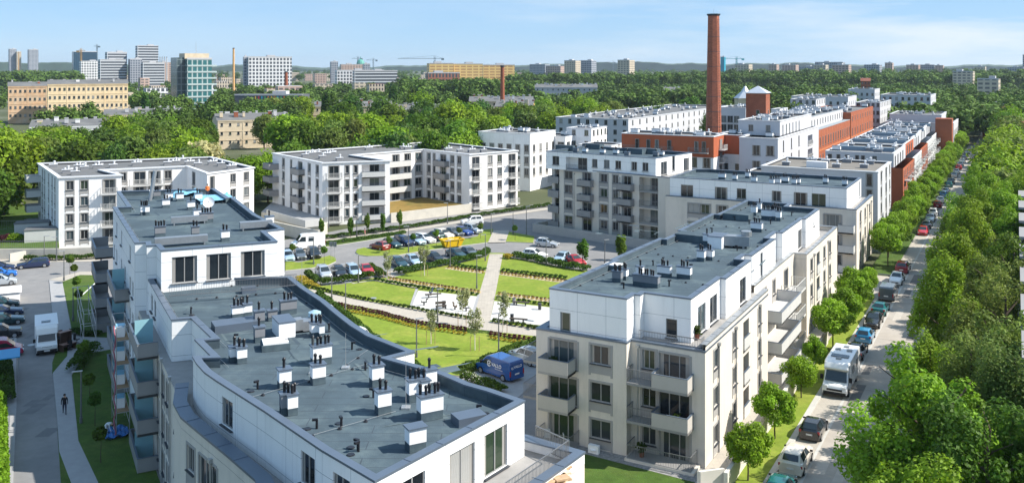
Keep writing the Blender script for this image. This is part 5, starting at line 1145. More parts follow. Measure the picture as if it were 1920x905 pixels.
# the park
park = PL([(552, 526), (600, 537), (640, 534), (700, 522), (722, 522), (760, 509), (860, 495), (912, 482), (918, 475), (944, 475), (960, 484), (998, 491), (1067, 505), (1103, 509), (1200, 545), (1200, 640), (1100, 645), (1020, 638), (955, 672), (870, 706), (800, 700), (700, 650), (597, 560)])
slab('park_lawn', park, .10, GRASS)
P2 = lambda l: PL(l, .1)
sheet('path', P2([(578, 540.5), (666, 560), (770, 577), (884, 597), (917, 601.6), (1017, 616.5), (1150, 632), (1150, 650), (1017, 631), (917, 620), (860, 611), (780, 600), (709, 580.5), (631, 565.5), (593, 551)]), .106, PAVE)
sheet('path', P2([(917.8, 476), (943, 476), (930, 545.6), (918, 604), (884, 600), (897, 555), (910, 511.6)]), .110, mat('promenade paving', (.42, .38, .325), .9, .16, .9, brick=(.8, .4, .025, (.32, .29, .25), .5), mott=((.34, .31, .27), .5, .5, .75)))
sheet('playground', P2([(784, 544.5), (895, 555.4), (884, 592), (771, 575.6)]), .112, SAND)
sheet('playground', P2([(927, 564), (1040, 577), (1040, 612), (919, 600)]), .112, SAND)
for l in ([(782, 540), (769.5, 576.5)], [(897.5, 552), (885, 594)]): strip('kerb_strip', P2(l), .35, .118, PAVEG)
for l in ([(781, 539.6), (701, 525), (660, 531)],): strip('path', P2(l), .5, .115, PAVE)
sheet('soil', P2([(875, 597), (888, 601), (886, 606), (872, 604)]), .119, PAVE)
slab('bay_paving', PL([(870, 706), (1010, 645), (1020, 700), (955, 760)]), .03, PAVEG)
# sandy bays between hedges
for q in ([(717, 512), (742, 506), (760, 514), (735, 520)], [(830, 487), (850, 484), (855, 492), (838, 496)]): sheet('paved_bay', P2(q), .122, PAVE)
# manholes
for k, (x, y) in enumerate(((642, 495), (60, 646), (22, 555), (700, 560))):
    p = P(x, y); b = MB(); b.cyl((0, 0, 0), .45, .45, .012, 16); tag(b.build('manhole_cover', ALU, None, (*p, .002 if k < 3 else .108)), ('round manhole cover on the car park asphalt by the lawn island', 'round manhole cover in the shaded left road', 'manhole cover near the bin shelter at left', 'manhole cover set in the curved park path')[k], 'manhole')
# distant wooded rise along the horizon
b = MB(); rr = random.Random(3); n = 260; pts = []
for k in range(n + 1):
    a = R(-40 + 80 * k / n); D = 5200
    h_ = 26 + 12 * math.sin(k * .05) + 6 * math.sin(k * .17 + 1) + 4 * math.sin(k * .61) + rr.uniform(-3, 3) + 12 * (k / n)
    pts.append((D * math.sin(a), D * math.cos(a), h_))
for k in range(n):
    p, q = pts[k], pts[k + 1]; s = 1.25
    b.face([(p[0], p[1], 0), (q[0], q[1], 0), q, p]); b.face([p, q, (q[0] * s, q[1] * s, q[2] + 10), (p[0] * s, p[1] * s, p[2] + 10)]); b.face([(q[0] * s, q[1] * s, 0), (p[0] * s, p[1] * s, 0), (p[0] * s, p[1] * s, p[2] + 10), (q[0] * s, q[1] * s, q[2] + 10)])
tag(b.build('wooded_hills', mat('distant woods', (.045, .075, .04), .95, .4, .02, detail=8)), kind='structure')

# the summer air over the whole place
hz = bpy.data.materials.new('summer haze'); hz.use_nodes = True; t = hz.node_tree; t.nodes.remove(t.nodes['Principled BSDF'])
pv = t.nodes.new('ShaderNodeVolumePrincipled'); pv.inputs['Color'].default_value = (.72, .86, 1, 1); pv.inputs['Density'].default_value = 6e-5; pv.inputs['Anisotropy'].default_value = .2
t.links.new(pv.outputs['Volume'], t.nodes['Material Output'].inputs['Volume'])
b = MB(); b.box((0, 4000, 60), (15000, 12000, 124)); tag(b.build('haze', hz), kind='stuff')
# ------------------------------------------------------------------ vegetation
def leaf_arrays(n, rx, ry, rz, zc, leaf, nl, seed, lob=(.34, .5), spread=.72, flat=.35, squash=0.0):
    r = np.random.default_rng(seed)
    d = r.normal(size=(nl, 3)); d /= np.linalg.norm(d, axis=1)[:, None]
    c = d * (spread * r.uniform(.55, 1, (nl, 1))); lr = r.uniform(*lob, nl); lt = r.normal(0, .16, nl)
    c[:, 2] = np.maximum(c[:, 2], -.75 + squash)
    k = r.choice(nl, n, p=lr ** 2 / np.sum(lr ** 2))
    v = r.normal(size=(n, 3)); v /= np.linalg.norm(v, axis=1)[:, None]
    rad = lr[k] * (.50 + .62 * r.uniform(0, 1, n) ** .7)
    p = c[k] + v * rad[:, None]
    nrm = v + r.normal(0, .55, (n, 3)) + np.array([0, 0, flat]); nrm /= np.linalg.norm(nrm, axis=1)[:, None]
    p = p * np.array([rx, ry, rz]) + np.array([0, 0, zc])
    a = np.cross(nrm, r.normal(size=(n, 3))); a /= np.linalg.norm(a, axis=1)[:, None]; b = np.cross(nrm, a)
    s = leaf * r.uniform(.55, 1.35, (n, 1)); a = a * s * .5; b = b * s * .5 * r.uniform(.55, 1, (n, 1))
    q = np.stack([p - a - b * .4, p - b * .9 + a * .1, p + a + b * .3, p + b], 1)
    tint = np.clip(.5 + lt[k] + r.normal(0, .16, n), 0, 1)
    return q, tint
def mesh_quads(name, q, tint, m):
    n = len(q); me = bpy.data.meshes.new(name)
    me.vertices.add(n * 4); me.vertices.foreach_set('co', q.reshape(-1).astype(np.float32))
    me.loops.add(n * 4); me.loops.foreach_set('vertex_index', np.arange(n * 4, dtype=np.int32))
    me.polygons.add(n); me.polygons.foreach_set('loop_start', np.arange(0, n * 4, 4, dtype=np.int32)); me.polygons.foreach_set('loop_total', np.full(n, 4, dtype=np.int32))
    at = me.attributes.new('tint', 'FLOAT', 'FACE'); at.data.foreach_set('value', tint.astype(np.float32))
    me.materials.append(m); me.update(calc_edges=True); return me
def trunk_mesh(h, r, top, nb, seed, m=BARK, rad=2.5):
    b = MB(); rr = random.Random(seed); p = Vector((0, 0, -.1)); n = 5
    for k in range(n):
        q = Vector((rr.uniform(-.12, .12) * h / 8, rr.uniform(-.12, .12) * h / 8, h * (k + 1) / n)); b.tube(p, q, r * (1 - .75 * k / n), r * (1 - .75 * (k + 1) / n), 7); p = q
    for k in range(nb):
        z = top + (h - top) * k / max(nb, 1) * .85; a = k * 2.4 + rr.random(); l = rad * rr.uniform(.55, .95) * (1 - .35 * k / nb)
        q = Vector((math.cos(a) * l * .55, math.sin(a) * l * .55, z + l * .45)); b.tube((0, 0, z), q, r * .42, r * .25, 5)
        b.tube(q, q + Vector((math.cos(a + .5) * l * .5, math.sin(a + .5) * l * .5, l * .35)), r * .25, r * .08, 4)
    return b.mesh('trunk', [m])
def species(key, n, rx, rz, h, leaf, nl, m, seed, tr, tb, nb, **kw):
    def f():
        q, t = leaf_arrays(n, rx, rx, rz, h - rz, leaf, nl, seed, **kw)
        return (mesh_quads('crown', q, t, m), trunk_mesh(h * .86, tr, tb, nb, seed, BIRCHB if 'birch' in key else BARK, rx))
    return cached(('sp', key), f)
def tree(name, sp, loc, sc, label, group=None, cat='tree', rz=None):
    o = empty(name, (loc[0], loc[1], loc[2] if len(loc) > 2 else 0), random.uniform(0, 6.28) if rz is None else rz, label, cat, group)
    o.scale = sc if isinstance(sc, tuple) else (sc, sc, sc); link('crown', sp[0], o); link('trunk', sp[1], o); return o
MID = [species('mid%d' % i, 4800, 4.6 + .3 * (i % 3), 5.2 + .5 * (i % 2), 13.5, .78, 30 + 4 * i, [LEAF, LEAFD, LEAFB, LEAFO, LEAFB, LEAF][i], 11 + i, .28, 3.2, 7) for i in range(6)]
POP = [species('pop%d' % i, 3000, 2.3, 8.2, 17.5, .8, 26, [LEAFD, LEAF][i], 31 + i, .3, 2.0, 6, lob=(.25, .4)) for i in range(2)]
FLW = species('flw', 4200, 4.6, 5, 12, .9, 30, LEAFY, 41, .25, 3, 6)
NEAR = [species('near%d' % i, 27000, 4.6, 5.6, 12.5, [.25, .22, .26, .23][i], 64, [LEAFB, LEAFO, LEAFB, LEAF][i], 51 + i, .26, 2.6, 14, lob=(.10, .27), spread=.97) for i in range(4)]
POPN = species('popn', 42000, 3.2, 8.5, 17, .2, 60, LEAFO, 61, .3, 2, 10, lob=(.2, .34), spread=.8)
POPB = species('popb', 26000, 3.0, 7.2, 14.5, .22, 70, LEAFB, 66, .24, 2, 10, lob=(.14, .28), spread=.88)
STR = [species('str%d' % i, 11000, 2.1, 1.75, 4.9, .2, 34, LEAFS, 71 + i, .075, 1.7, 7, lob=(.18, .42), spread=.82) for i in range(3)]
BALL = [species('ball%d' % i, 1400, .62, .58, 2.75, .2, 12, LEAF, 81 + i, .035, 2.0, 4, lob=(.4, .55), spread=.55) for i in range(2)]
BIR = [species('birch%d' % i, 1100, .95, 1.75, 5.0, .2, 16, LEAFBI, 91 + i, .05, 1.6, 6, lob=(.2, .42), spread=.8) for i in range(3)]
YPOP = [species('ypop%d' % i, 1500, .6, 1.9, 4.4, .26, 14, LEAF, 101 + i, .05, .7, 4, lob=(.3, .5)) for i in range(2)]
rr = random.Random(12)
rng_ = np.random.default_rng(4); qs = []; ts = []
base2 = [leaf_arrays(1300, 4.6, 4.6, 5.2, 8.3, 1.05, 26, 300 + i) for i in range(4)]
def put_wood(bs, i, p, s, zo=0.0, sx=1.15):
    q, t = bs[i % len(bs)]; a = rng_.uniform(0, 6.28); ca, sa = math.cos(a), math.sin(a); v = q * s * np.array([sx, sx, 1])
    qs.append(np.stack([v[..., 0] * ca - v[..., 1] * sa + p[0], v[..., 0] * sa + v[..., 1] * ca + p[1], v[..., 2] + zo], -1)); ts.append(np.clip(t + rng_.normal(0, .17), 0, 1))
# tree belt behind the white blocks: near rows as single trees
def belt(x0, x1, D0, D1, h0, h1, n, label, group, sps, name='deciduous_tree', mind=5.2, avoid=(), mass=False):
    pts = []; t = 0
    while len(pts) < n and t < n * 40:
        t += 1; D = D0 + (D1 - D0) * rr.random() ** .8; x = rr.uniform(x0, x1); p = AT(x, D)
        if any(a[0] <= x <= a[1] and a[2] <= D <= a[3] for a in avoid): continue
        if any((p[0] - q[0]) ** 2 + (p[1] - q[1]) ** 2 < mind ** 2 for q in pts): continue
        pts.append(p); h = rr.uniform(h0, h1); sp = rr.choice(sps); s = h / 13.5
        if sp in POP: s = h / 14.5
        if mass: put_wood(base2, len(pts), p, s); continue
        tree(name, sp, p, (s * rr.uniform(.72, 1.2), s * rr.uniform(.72, 1.2), s * rr.uniform(.95, 1.08)), label, group)
belt(-190, 12, 165, 184, 12, 15, 9, 'dark green tree at the near edge of the left wood beside the white block', 'trees at the near edge of the left wood', [MID[0], MID[1], MID[5]], mind=4.5)
belt(-260, 60, 176, 230, 13, 19, 26, 'tall leafy tree in the dense wood at the left edge behind the garden', 'trees of the wood at the left edge', MID[:4])
belt(400, 540, 192, 214, 9, 11.5, 7, 'lower leafy tree in the gap between the two left white blocks', 'lower trees in the gap between the left white blocks', MID, avoid=((400, 470, 150, 194),))
belt(60, 400, 192, 295, 11, 15, 46, 'leafy tree in the dense belt behind the far left white block', 'trees behind the far left white block', MID, avoid=((50, 470, 150, 194), (400, 560, 216, 340)))
belt(540, 930, 208, 300, 12.5, 17, 46, 'leafy tree in the dense belt behind the L-shaped white block', 'trees behind the L-shaped white block', MID, avoid=((890, 1010, 200, 240),))
belt(940, 1340, 300, 420, 12, 17, 50, 'leafy tree in the belt left of the tall brick chimney', 'trees left of the tall brick chimney', [MID[0], MID[2], MID[3], MID[4]], avoid=((1040, 1330, 268, 345),))
belt(470, 930, 310, 470, 12, 18, 36, 'leafy tree between the old tenement roofs at centre', 'trees between the tenement roofs', MID)
belt(250, 500, 430, 560, 12, 17, 18, 'leafy tree around the foot of the teal office tower', 'trees around the teal office tower', MID[:4], avoid=((325, 400, 540, 600),), mass=True)
belt(200, 400, 300, 325, 12, 15, 14, 'leafy tree before the tenements left of the gap', 'trees before the tenements left of the gap', MID)
belt(60, 560, 350, 430, 12, 15, 30, 'leafy tree around the back of the left tenements', 'trees around the back of the left tenements', MID, avoid=((190, 350, 392, 425), (50, 210, 322, 350), (400, 550, 330, 352)), mass=True)
belt(0, 260, 262, 320, 9, 12, 12, 'leafy tree in the back of the left belt below the ochre factory', 'trees below the ochre factory', MID)
belt(1380, 1660, 450, 620, 13, 19, 26, 'leafy tree in the park behind the mill', 'trees in the park behind the mill', MID, mass=True)
tree('flowering_tree', FLW, AT(378, 212), 1.15, 'pale cream flowering tree standing out in the belt behind the far left block')
tree('poplar_tree', POP[0], AT(273, 430), (1.25, 1.25, 1.15), 'tall dark poplar left of the teal office tower')
tree('poplar_tree', POP[0], AT(611, 420), (1.3, 1.3, 1.2), 'tallest dark poplar at centre left, first of a pair'); tree('poplar_tree', POP[1], AT(626, 430), (1.2, 1.2, 1.1), 'dark poplar just right of the tallest poplar at centre left')
tree('poplar_tree', POP[0], AT(737, 520), 1.25, 'dark slender poplar near the white parking hall'); tree('poplar_tree', POP[1], AT(772, 500), 1.15, 'dark slender poplar left of the yellow slab blocks')
tree('deciduous_tree', MID[1], AT(878, 470), 1.5, 'broad dark round tree in front of the yellow slab blocks'); tree('deciduous_tree', MID[2], AT(845, 330), 1.35, 'pale yellow green tall tree at the end of the central roofs')
tree('deciduous_tree', MID[0], AT(1480, 330), 1.35, 'dark green tree right of the brick tower')
# right hand side: trees between the street and the modern block
big = [(15.2, -16, 10.8, 0, 'low bright green tree at the bottom edge beside the street'), (14.9, -6.5, 13.2, 0, 'large bright green maple at lower right overhanging the street'), (19, -10, 12.5, 3, 'dark shaded tree behind the large maple at lower right'),
       (20.3, -2, 14.5, 'p', 'tall silvery poplar at the lower right edge'), (17.8, 2, 13.5, 'p', 'tall thin silvery poplar right of the large maple'), (15, 5, 11.6, 'b', 'bright green tree with open branches above the motorhome'), (19.6, 9, 13, 1, 'olive green tree with glittering leaves at the right edge'),
       (19.5, 20, 13.2, 1, 'olive tree behind the mid green street tree'), (14.6, 27, 13.6, 'b', 'fresh green tree opposite the street junction'), (19.4, 31, 13.0, 1, 'olive dark chestnut tree with dense crown at right'), (20.2, 40, 13.4, 3, 'second dark chestnut tree nearer the balconies'),
       (14.8, 38, 14.2, 'b', 'loose bright green tree before the street junction'), (19.5, 52, 11.5, 1, 'olive tree at the foot of the stepped balconies'), (15.2, 61, 13.8, 'b', 'green street side tree past the junction'), (19, 66, 12.5, 0, 'bright tree past the junction near the balconies'),
       (15.5, 73, 13.6, 0, 'leafy tree leaning over the street past the red parked car'), (20, 80, 14, 0, 'bright tall tree left of the upper balconies'), (15.5, 86, 14, 0, 'large bright willow like tree along the far street'), (20, 95, 14.5, 0, 'tall green tree above the stepped balconies'), (15.5, 100, 14.5, 0, 'bright feathery tree along the far street')]
for e_, u_, h, k, lab in big:
    p = S(e_ + (.4 if k == 'b' else 1.2 if e_ < 17 else .4), u_)
    if k == 'b': s = h / 14.5; tree('deciduous_tree', POPB, p, (s * 1.15, s * 1.15, s), lab)
    elif k == 'p': s = h / 17; tree('poplar_tree', POPN, p, (s * 1.05, s * 1.05, s), lab)
    else: s = h / 12.5; tree('deciduous_tree', NEAR[k], p, (s * 1.02, s * 1.02, s), lab)
def belt_eu(e0, e1, u0, u1, h0, h1, n, label, group, sps, mind=6, mass=False):
    pts = []; t = 0
    while len(pts) < n and t < n * 40:
        t += 1; e_, u_ = rr.uniform(e0, e1), rr.uniform(u0, u1); p = S(e_, u_)
        if any((p[0] - q[0]) ** 2 + (p[1] - q[1]) ** 2 < mind ** 2 for q in pts): continue
        pts.append(p); h = rr.uniform(h0, h1); s = h / 13.5
        if mass: put_wood(base2, len(pts), p, s); continue
        tree('deciduous_tree', rr.choice(sps), p, (s * rr.uniform(.9, 1.15), s * rr.uniform(.9, 1.15), s), label, group)
belt_eu(17, 21, 108, 330, 12, 16, 24, 'bright green tree in the double row along the far street', 'trees along the far street', [MID[2], MID[0], MID[2], MID[3]], 7.5)
belt_eu(22, 60, 108, 215, 11, 16, 22, 'leafy tree in the wood at the upper right edge', 'trees of the wood at the upper right', MID, 7)
belt_eu(22, 90, 216, 330, 11, 16, 26, '', '', MID, 7, mass=True)
belt_eu(5, 60, 335, 520, 13, 18, 26, 'leafy tree in the wood beyond the end of the street', 'trees beyond the end of the street', MID, 8, mass=True)
# clipped street trees on the left side of the street
st = [(66.9, 3.55, 'first round street tree at the bottom edge by the near right block'), (75.5, 3.7, 'round bright street tree left of the black hatchback'), (86, 3.3, 'loose crowned young street tree left of the motorhome'), (92.9, 2.3, 'smallest round street tree, just above the motorhome'), (102.6, 4.5, 'broad dense street tree beside the teal and blue cars'),
      (110, 4.2, 'round street tree next to the broad dense one'), (118, 4.8, 'broad round street tree at the corner of the block by the dark van'), (127.5, 3.4, 'small spreading street tree by the low wall before the junction')]
ke = 3.4 - 20.8
for t_, wd_, lab in st:
    n_ = ke; p = (.49 * t_ + .872 * n_, .872 * t_ - .49 * n_); s = wd_ / 4.2 * 1.02
    tree('street_tree', rr.choice(STR), (*p, .1), (s * 1.05, s * 1.05, max(s, .78) * 1.02), lab)
k = 0
u_ = 82.0
while u_ < 262:
    n_ = 3.2 - 20.8; p = S(2.9 if k % 2 else 3.6, u_); s = rr.uniform(1.12, 1.3)
    tree('street_tree', STR[k % 3], (*p, .1), (s, s, s * 1.08), {0: 'round street tree standing first past the junction', 1: 'large round street tree, second past the junction'}.get(k, 'clipped round street tree in the long bright row along the far street'), None if k < 2 else 'clipped street trees of the far row'); k += 1; u_ += 6.6
for e_, u2_ in ((3, 285), (3, 293), (3, 301)): tree('street_tree', STR[0], S(e_, u2_), 1.5, 'round bright street tree at the far end of the street', 'round trees at the far end of the street')
# far woods as one mass
base = [leaf_arrays(260, 4.6, 4.6, 4.2, 8, 1.5, 14, 200 + i) for i in range(5)]
def wood(n, D0, D1, x0, x1, h0, h1, skip=(), zo=0.0):
    for i in range(n):
        D = D0 * (D1 / D0) ** rng_.random(); x = rng_.uniform(x0, x1)
        if any(a[0] <= x <= a[1] and a[2] <= D <= a[3] for a in skip): continue
        put_wood(base, i, AT(x, D), rng_.uniform(h0, h1) / 12.5, zo)
wood(1500, 500, 1500, 940, 1990, 11, 17); wood(620, 480, 1000, 400, 940, 9, 15); wood(240, 560, 1500, -80, 400, 9, 14, ((0, 245, 440, 620),)); wood(900, 1400, 3600, 900, 2000, 14, 22); wood(420, 1500, 3600, -80, 900, 14, 20)
wood(150, 640, 880, 740, 1000, 17, 22); wood(420, 900, 1150, 940, 1990, 15, 19, (), 6); wood(160, 1100, 1300, 1300, 1990, 15, 20, (), 9); wood(220, 340, 500, 1660, 1990, 12, 17); wood(240, 1000, 1500, 0, 150, 16, 26)
o = bpy.data.objects.new('distant_wood', mesh_quads('distant_wood', np.concatenate(qs), np.concatenate(ts), mat('distant leaves', (.078, .135, .022), .7, .35, .006, trans=.2, tint=True, spec=.2))); COL.objects.link(o); tag(o, kind='stuff')
# park trees
S3 = [(0, .55), (.48, -.3), (-.48, -.3)]
for k, (x, y, sc, lab) in enumerate(((808, 644, .78, 'slender young birch on the near lawn, leftmost of the near ones'), (890.5, 656, .98, 'pale young birch with a full crown at the foot of the promenade'), (866.7, 609, 1.0, 'young birch beside the end of the left playground'), (943, 623, .98, 'young birch beside the right playground hedge'),
                                    (725.6, 526, .9, 'thin young birch behind the red car at the park hedge'), (796, 516.5, 1.0, 'young birch by the hedge next to the black car'))):
    p = P(x, y, .1); tree('birch_tree', BIR[k % 3], (*p, .1), sc, lab)
    o = empty('tree_stakes', (*p, .1), 0, 'three timber stakes around the birch: ' + lab.replace('young birch', 'one')[:60] if False else ['stakes round the leftmost near birch', 'stakes round the full crowned birch at the promenade foot', 'stakes round the birch beside the left playground', 'stakes round the birch at the right playground hedge', 'stakes round the thin birch behind the red car', 'stakes round the birch by the black car'][k], 'tree stakes')
    for sx_, sy_ in S3: b = MB(); b.cyl((sx_, sy_, -.1), .035, .03, 1.7, 6); b.build('stake', STAKE, o)
for k, (x, y, lab) in enumerate(((1093, 500, 'leafy young tree by the parapet next to the bright red car'), (1165, 487, 'small loose tree above the roof edge of the near right block'))):
    p = P(x, y, .1); tree('young_tree', YPOP[k], (*p, .1), (1.5, 1.5, 1.0), lab)
for k, (x, y, lab) in enumerate(((603, 452, 'slim young tree at the left corner of the L-shaped block'), (657, 446, 'slim young tree below the first balcony stack of the L-shaped block'), (688, 441, 'slim young tree in the middle of the verge before the L-shaped block'), (718, 438, 'slim young tree below the long balconies of the L-shaped block'), (749, 434, 'slim young tree at the corner of the courtyard wall'))):
    p = P(x, y); tree('young_tree', YPOP[k % 2], (*p, 0), .95, lab)
for k, (x, y, lab) in enumerate(((730, 474, 'small lollipop tree beside the red parked car on the island'), (774, 467, 'small lollipop tree between the blue parked cars on the island'), (818, 461, 'small lollipop tree behind the white parked car on the island'), (861, 454, 'small lollipop tree by the grey parked cars on the island'), (901, 447, 'small dark lollipop tree below the white car on the road'), (966, 450, 'small dark lollipop tree right of the promenade entrance'),
                               (608, 494, 'small lollipop tree at the tip of the left lawn island'), (548, 488, 'small lollipop tree by the corner of the white rear wing'), (131, 513, 'small round lollipop tree by the left footpath corner'), (140, 530, 'low round bush tree on the shaded lawn corner'), (144, 556, 'small shaded lollipop tree, third along the left lawn'), (148, 582, 'small shaded lollipop tree, fourth along the left lawn'),
                               (157, 690, 'shaded lollipop tree by the left path junction'), (168, 757, 'shaded lollipop tree with timber stake beside the lamp'), (178, 797, 'shaded lollipop tree left of the blue tarpaulin'), (189, 866, 'shaded lollipop tree nearest the bottom left'))):
    p = P(x, y, .1); tree('lollipop_tree', BALL[k % 2], (*p, .08), 1.0 if y < 600 else 1.05, lab)
# hedges, flower rows
def hedge(label, pts, w, h, m, dens=60, leaf=.22, z=.1, name='hedge', cat='hedge', group=None, gaps=0, extra=None):
    r = np.random.default_rng(int(abs(pts[0][0] * 100)) + 7); Q = []; T = []
    for i in range(len(pts) - 1):
        a, c = np.array(pts[i]), np.array(pts[i + 1]); l = np.linalg.norm(c - a); n = int(l * dens); d = (c - a) / l; nn = np.array([-d[1], d[0]])
        t = r.random(n) * l
        if gaps: t = (np.floor(t / gaps) + .5 + r.normal(0, .17, n)) * gaps
        s = r.uniform(-1, 1, n); zz = np.sqrt(np.maximum(1 - s ** 2 * .75, 0)) * r.uniform(.25, 1, n) ** .5 * h * (1 + .15 * np.sin(t * 1.9))
        p = np.stack([a[0] + d[0] * t + nn[0] * s * w / 2, a[1] + d[1] * t + nn[1] * s * w / 2, z + zz], 1)
        nv = r.normal(size=(n, 3)) + np.array([0, 0, .7]); nv /= np.linalg.norm(nv, axis=1)[:, None]
        A = np.cross(nv, r.normal(size=(n, 3))); A /= np.linalg.norm(A, axis=1)[:, None]; B = np.cross(nv, A); sz = leaf * r.uniform(.6, 1.4, (n, 1)) / 2
        Q.append(np.stack([p - A * sz, p - B * sz, p + A * sz, p + B * sz], 1)); T.append(np.clip(.5 + r.normal(0, .2, n), 0, 1))
    o = bpy.data.objects.new(name, mesh_quads(name, np.concatenate(Q), np.concatenate(T), m)); COL.objects.link(o); return tag(o, label, cat, group)
HP = lambda l: PL(l, .1)
hedge('hedge in front of the silver and black cars at the upper left of the park', HP([(576, 516), (599, 534), (640, 529), (700, 519)]), 1.1, .9, LEAFH, 260)
hedge('hedge strip between the two rows of cars along the park', HP([(693, 503), (720, 520)]), 1.3, .9, LEAFH, 260)
hedge('hedge before the dark cars at the top of the park, left of the promenade', HP([(741, 514), (787, 506), (850, 493), (895, 484), (914, 474)]), 1.5, .9, LEAFH, 280)
hedge('hedge before the white cars right of the promenade', HP([(962, 483), (997, 488), (1040, 498), (1067, 503), (1105, 508)]), 1.7, 1.0, LEAFH, 300)
hedge('hedge along the curved roof edge on the near side of the park', HP([(597, 556), (630, 582), (665, 610), (700, 640), (740, 668), (790, 700)]), 1.1, .9, LEAFH, 300)
hedge('hedge beside the blue van and the silver car', HP([(866, 700), (905, 685), (960, 662), (1000, 648), (1030, 640)]), 1.2, .9, LEAFH, 340)
hedge('white flowering hedge at the corner in front of the blue van', HP([(868, 712), (905, 722), (945, 735)]), 1.1, .8, LEAFH, 300); hedge('white blossom dotting the hedge corner by the blue van', HP([(872, 712), (925, 728)]), 1.1, .9, FLOWW, 60, .14, name='blossom', cat='flowers')
hedge('low hedge on the verge along the white L-shaped block', PL([(606, 459), (690, 447.5), (759, 437.5)]), 1.3, .45, LEAFH, 220)
hedge('low dark hedge at the foot of the white L-shaped block', PL([(604, 449), (700, 436), (790, 424)]), 1.6, .6, LEAFH, 200)
hedge('low hedge along the courtyard wall and the far pavement', PL([(790, 424), (880, 408), (960, 396), (1030, 386)]), 1.5, .6, LEAFH, 200)
hedge('clipped hedge below the garden wall at far left', PL([(45, 489), (120, 488), (190, 485)]), 1.0, .75, LEAFH, 260)
hedge('bright hedge in the garden at far left', PL([(18, 452), (45, 452)], 1.45), 2.5, 1.2, LEAFB, 400, z=1.45); hedge('maroon shrubs in the garden at far left', PL([(-30, 453), (17, 453)], 1.45), 2.5, 1.2, MAROON, 350, z=1.45); hedge('yellowish shrub beside the bright garden hedge', PL([(52, 450), (60, 450)], 1.45), 2, 1.5, LEAFY, 350, z=1.45)
hedge('bright tall hedge at the bottom left border', PL([(-14, 765), (-16, 960)]), 2.2, 1.7, LEAFB, 620, .24, 0); hedge('dark shrubs beside the blue canopy at the left border', PL([(2, 690), (6, 760)]), 2.0, 1.2, LEAFH, 400, .2, 0)
hedge('dark shrubs at the left path junction', PL([(138, 700), (160, 668), (185, 660)], .08), 1.6, 1.2, LEAFD, 260, .2, .08)
hedge('low shrubs at the edge of the shaded lawn above the path', PL([(135, 622), (160, 628), (188, 628)], .08), 1.2, .5, LEAFD, 260, .2, .08)
hedge('yellow green shrub at the bottom corner of the near right block', SP([(-4.5, -9.2), (-2.5, -10.0)]), 2.0, 1.3, LEAFB, 700, .2)
hedge('row of low hedge tufts along the upper edge of the curved path', HP([(572, 537), (630, 551), (680, 562), (770.5, 579), (884, 599)]), .5, .42, LEAFD, 150, .17, gaps=.75)
hedge('row of low hedge tufts above the right playground path', HP([(921, 603), (1017, 618), (1100, 629)]), .7, .45, LEAFD, 190, .17, gaps=.8)
hedge('row of low hedge tufts behind the left playground', HP([(701, 525), (782, 540), (893, 553)]), .5, .42, LEAFD, 150, .17, gaps=.75)
hedge('row of low hedge tufts behind the right playground', HP([(930, 560), (1026, 572), (1100, 582)]), .5, .42, LEAFD, 150, .17, gaps=.75)
hedge('row of low hedge tufts on the upper right lawn', HP([(939, 508), (1000, 515), (1062, 522)]), .8, .42, LEAFD, 150, .19, gaps=.8)
hedge('row of low hedge tufts on the upper left lawn', HP([(850, 497), (880, 502), (908, 506)]), .8, .42, LEAFD, 150, .19, gaps=.8)
bed = mat('bare bed soil', (.52, .42, .30), .95, .2, 2)
for lab, up_, nm in (('along the near edge of the curved park path', [(631, 568), (709, 583), (780, 602), (860, 613.5), (876, 616)], 'm'), ('right of the promenade foot along the path', [(916, 622.5), (960, 629), (1017, 637)], 'm')):
    for k, (off, m, c_) in enumerate(((2, MAROON, 'maroon'), (6, MAROON, 'dark red'), (12, YELLOW, 'yellow'))):
        hedge('row of %s bedding plants %s' % (c_, lab), HP([(x, y + off) for x, y in up_]), .42, .30, m, 95, .15, gaps=.6, name='flower_bed', cat='flower bed')
for lab, l in (('across the left lawn towards the promenade', [(729, 521), (806, 533), (899.5, 547)]), ('at the top of the left lawn', [(838.7, 500), (870, 504.5), (908, 509)]), ('across the upper right lawn', [(938, 511), (1000, 519), (1062, 526.5)]), ('behind the right playground', [(933, 550), (980, 555.5), (1030, 561.5), (1100, 570)])):
    o = strip('flower_soil', HP([(x, y + 1.5) for x, y in l]), 1.5, .112, bed)
    hedge('row of yellow bedding plants %s' % lab, HP([(x, y + 2.6) for x, y in l]), .4, .22, YELLOW, 60, .14, gaps=.6, name='flower_bed', cat='flower bed')
    hedge('row of maroon bedding plants %s' % lab, HP(l), .4, .22, MAROON, 60, .14, gaps=.6, name='flower_bed', cat='flower bed')
hedge('clump of tall yellow flowers at the top of the promenade', HP([(948, 483), (960, 486)]), 1.4, .7, YELLOW, 300, .2, name='flower_bed', cat='flower bed'); hedge('clump of yellow flowers at the left corner of the park', HP([(562, 522), (592, 540)]), 1.6, .5, YELLOW, 160, .2, name='flower_bed', cat='flower bed')
hedge('clump of pinkish shrubs at the head of the promenade', HP([(893, 478), (913, 474)]), 1.2, .6, MAROON, 320, .2, name='flower_bed', cat='flower bed')
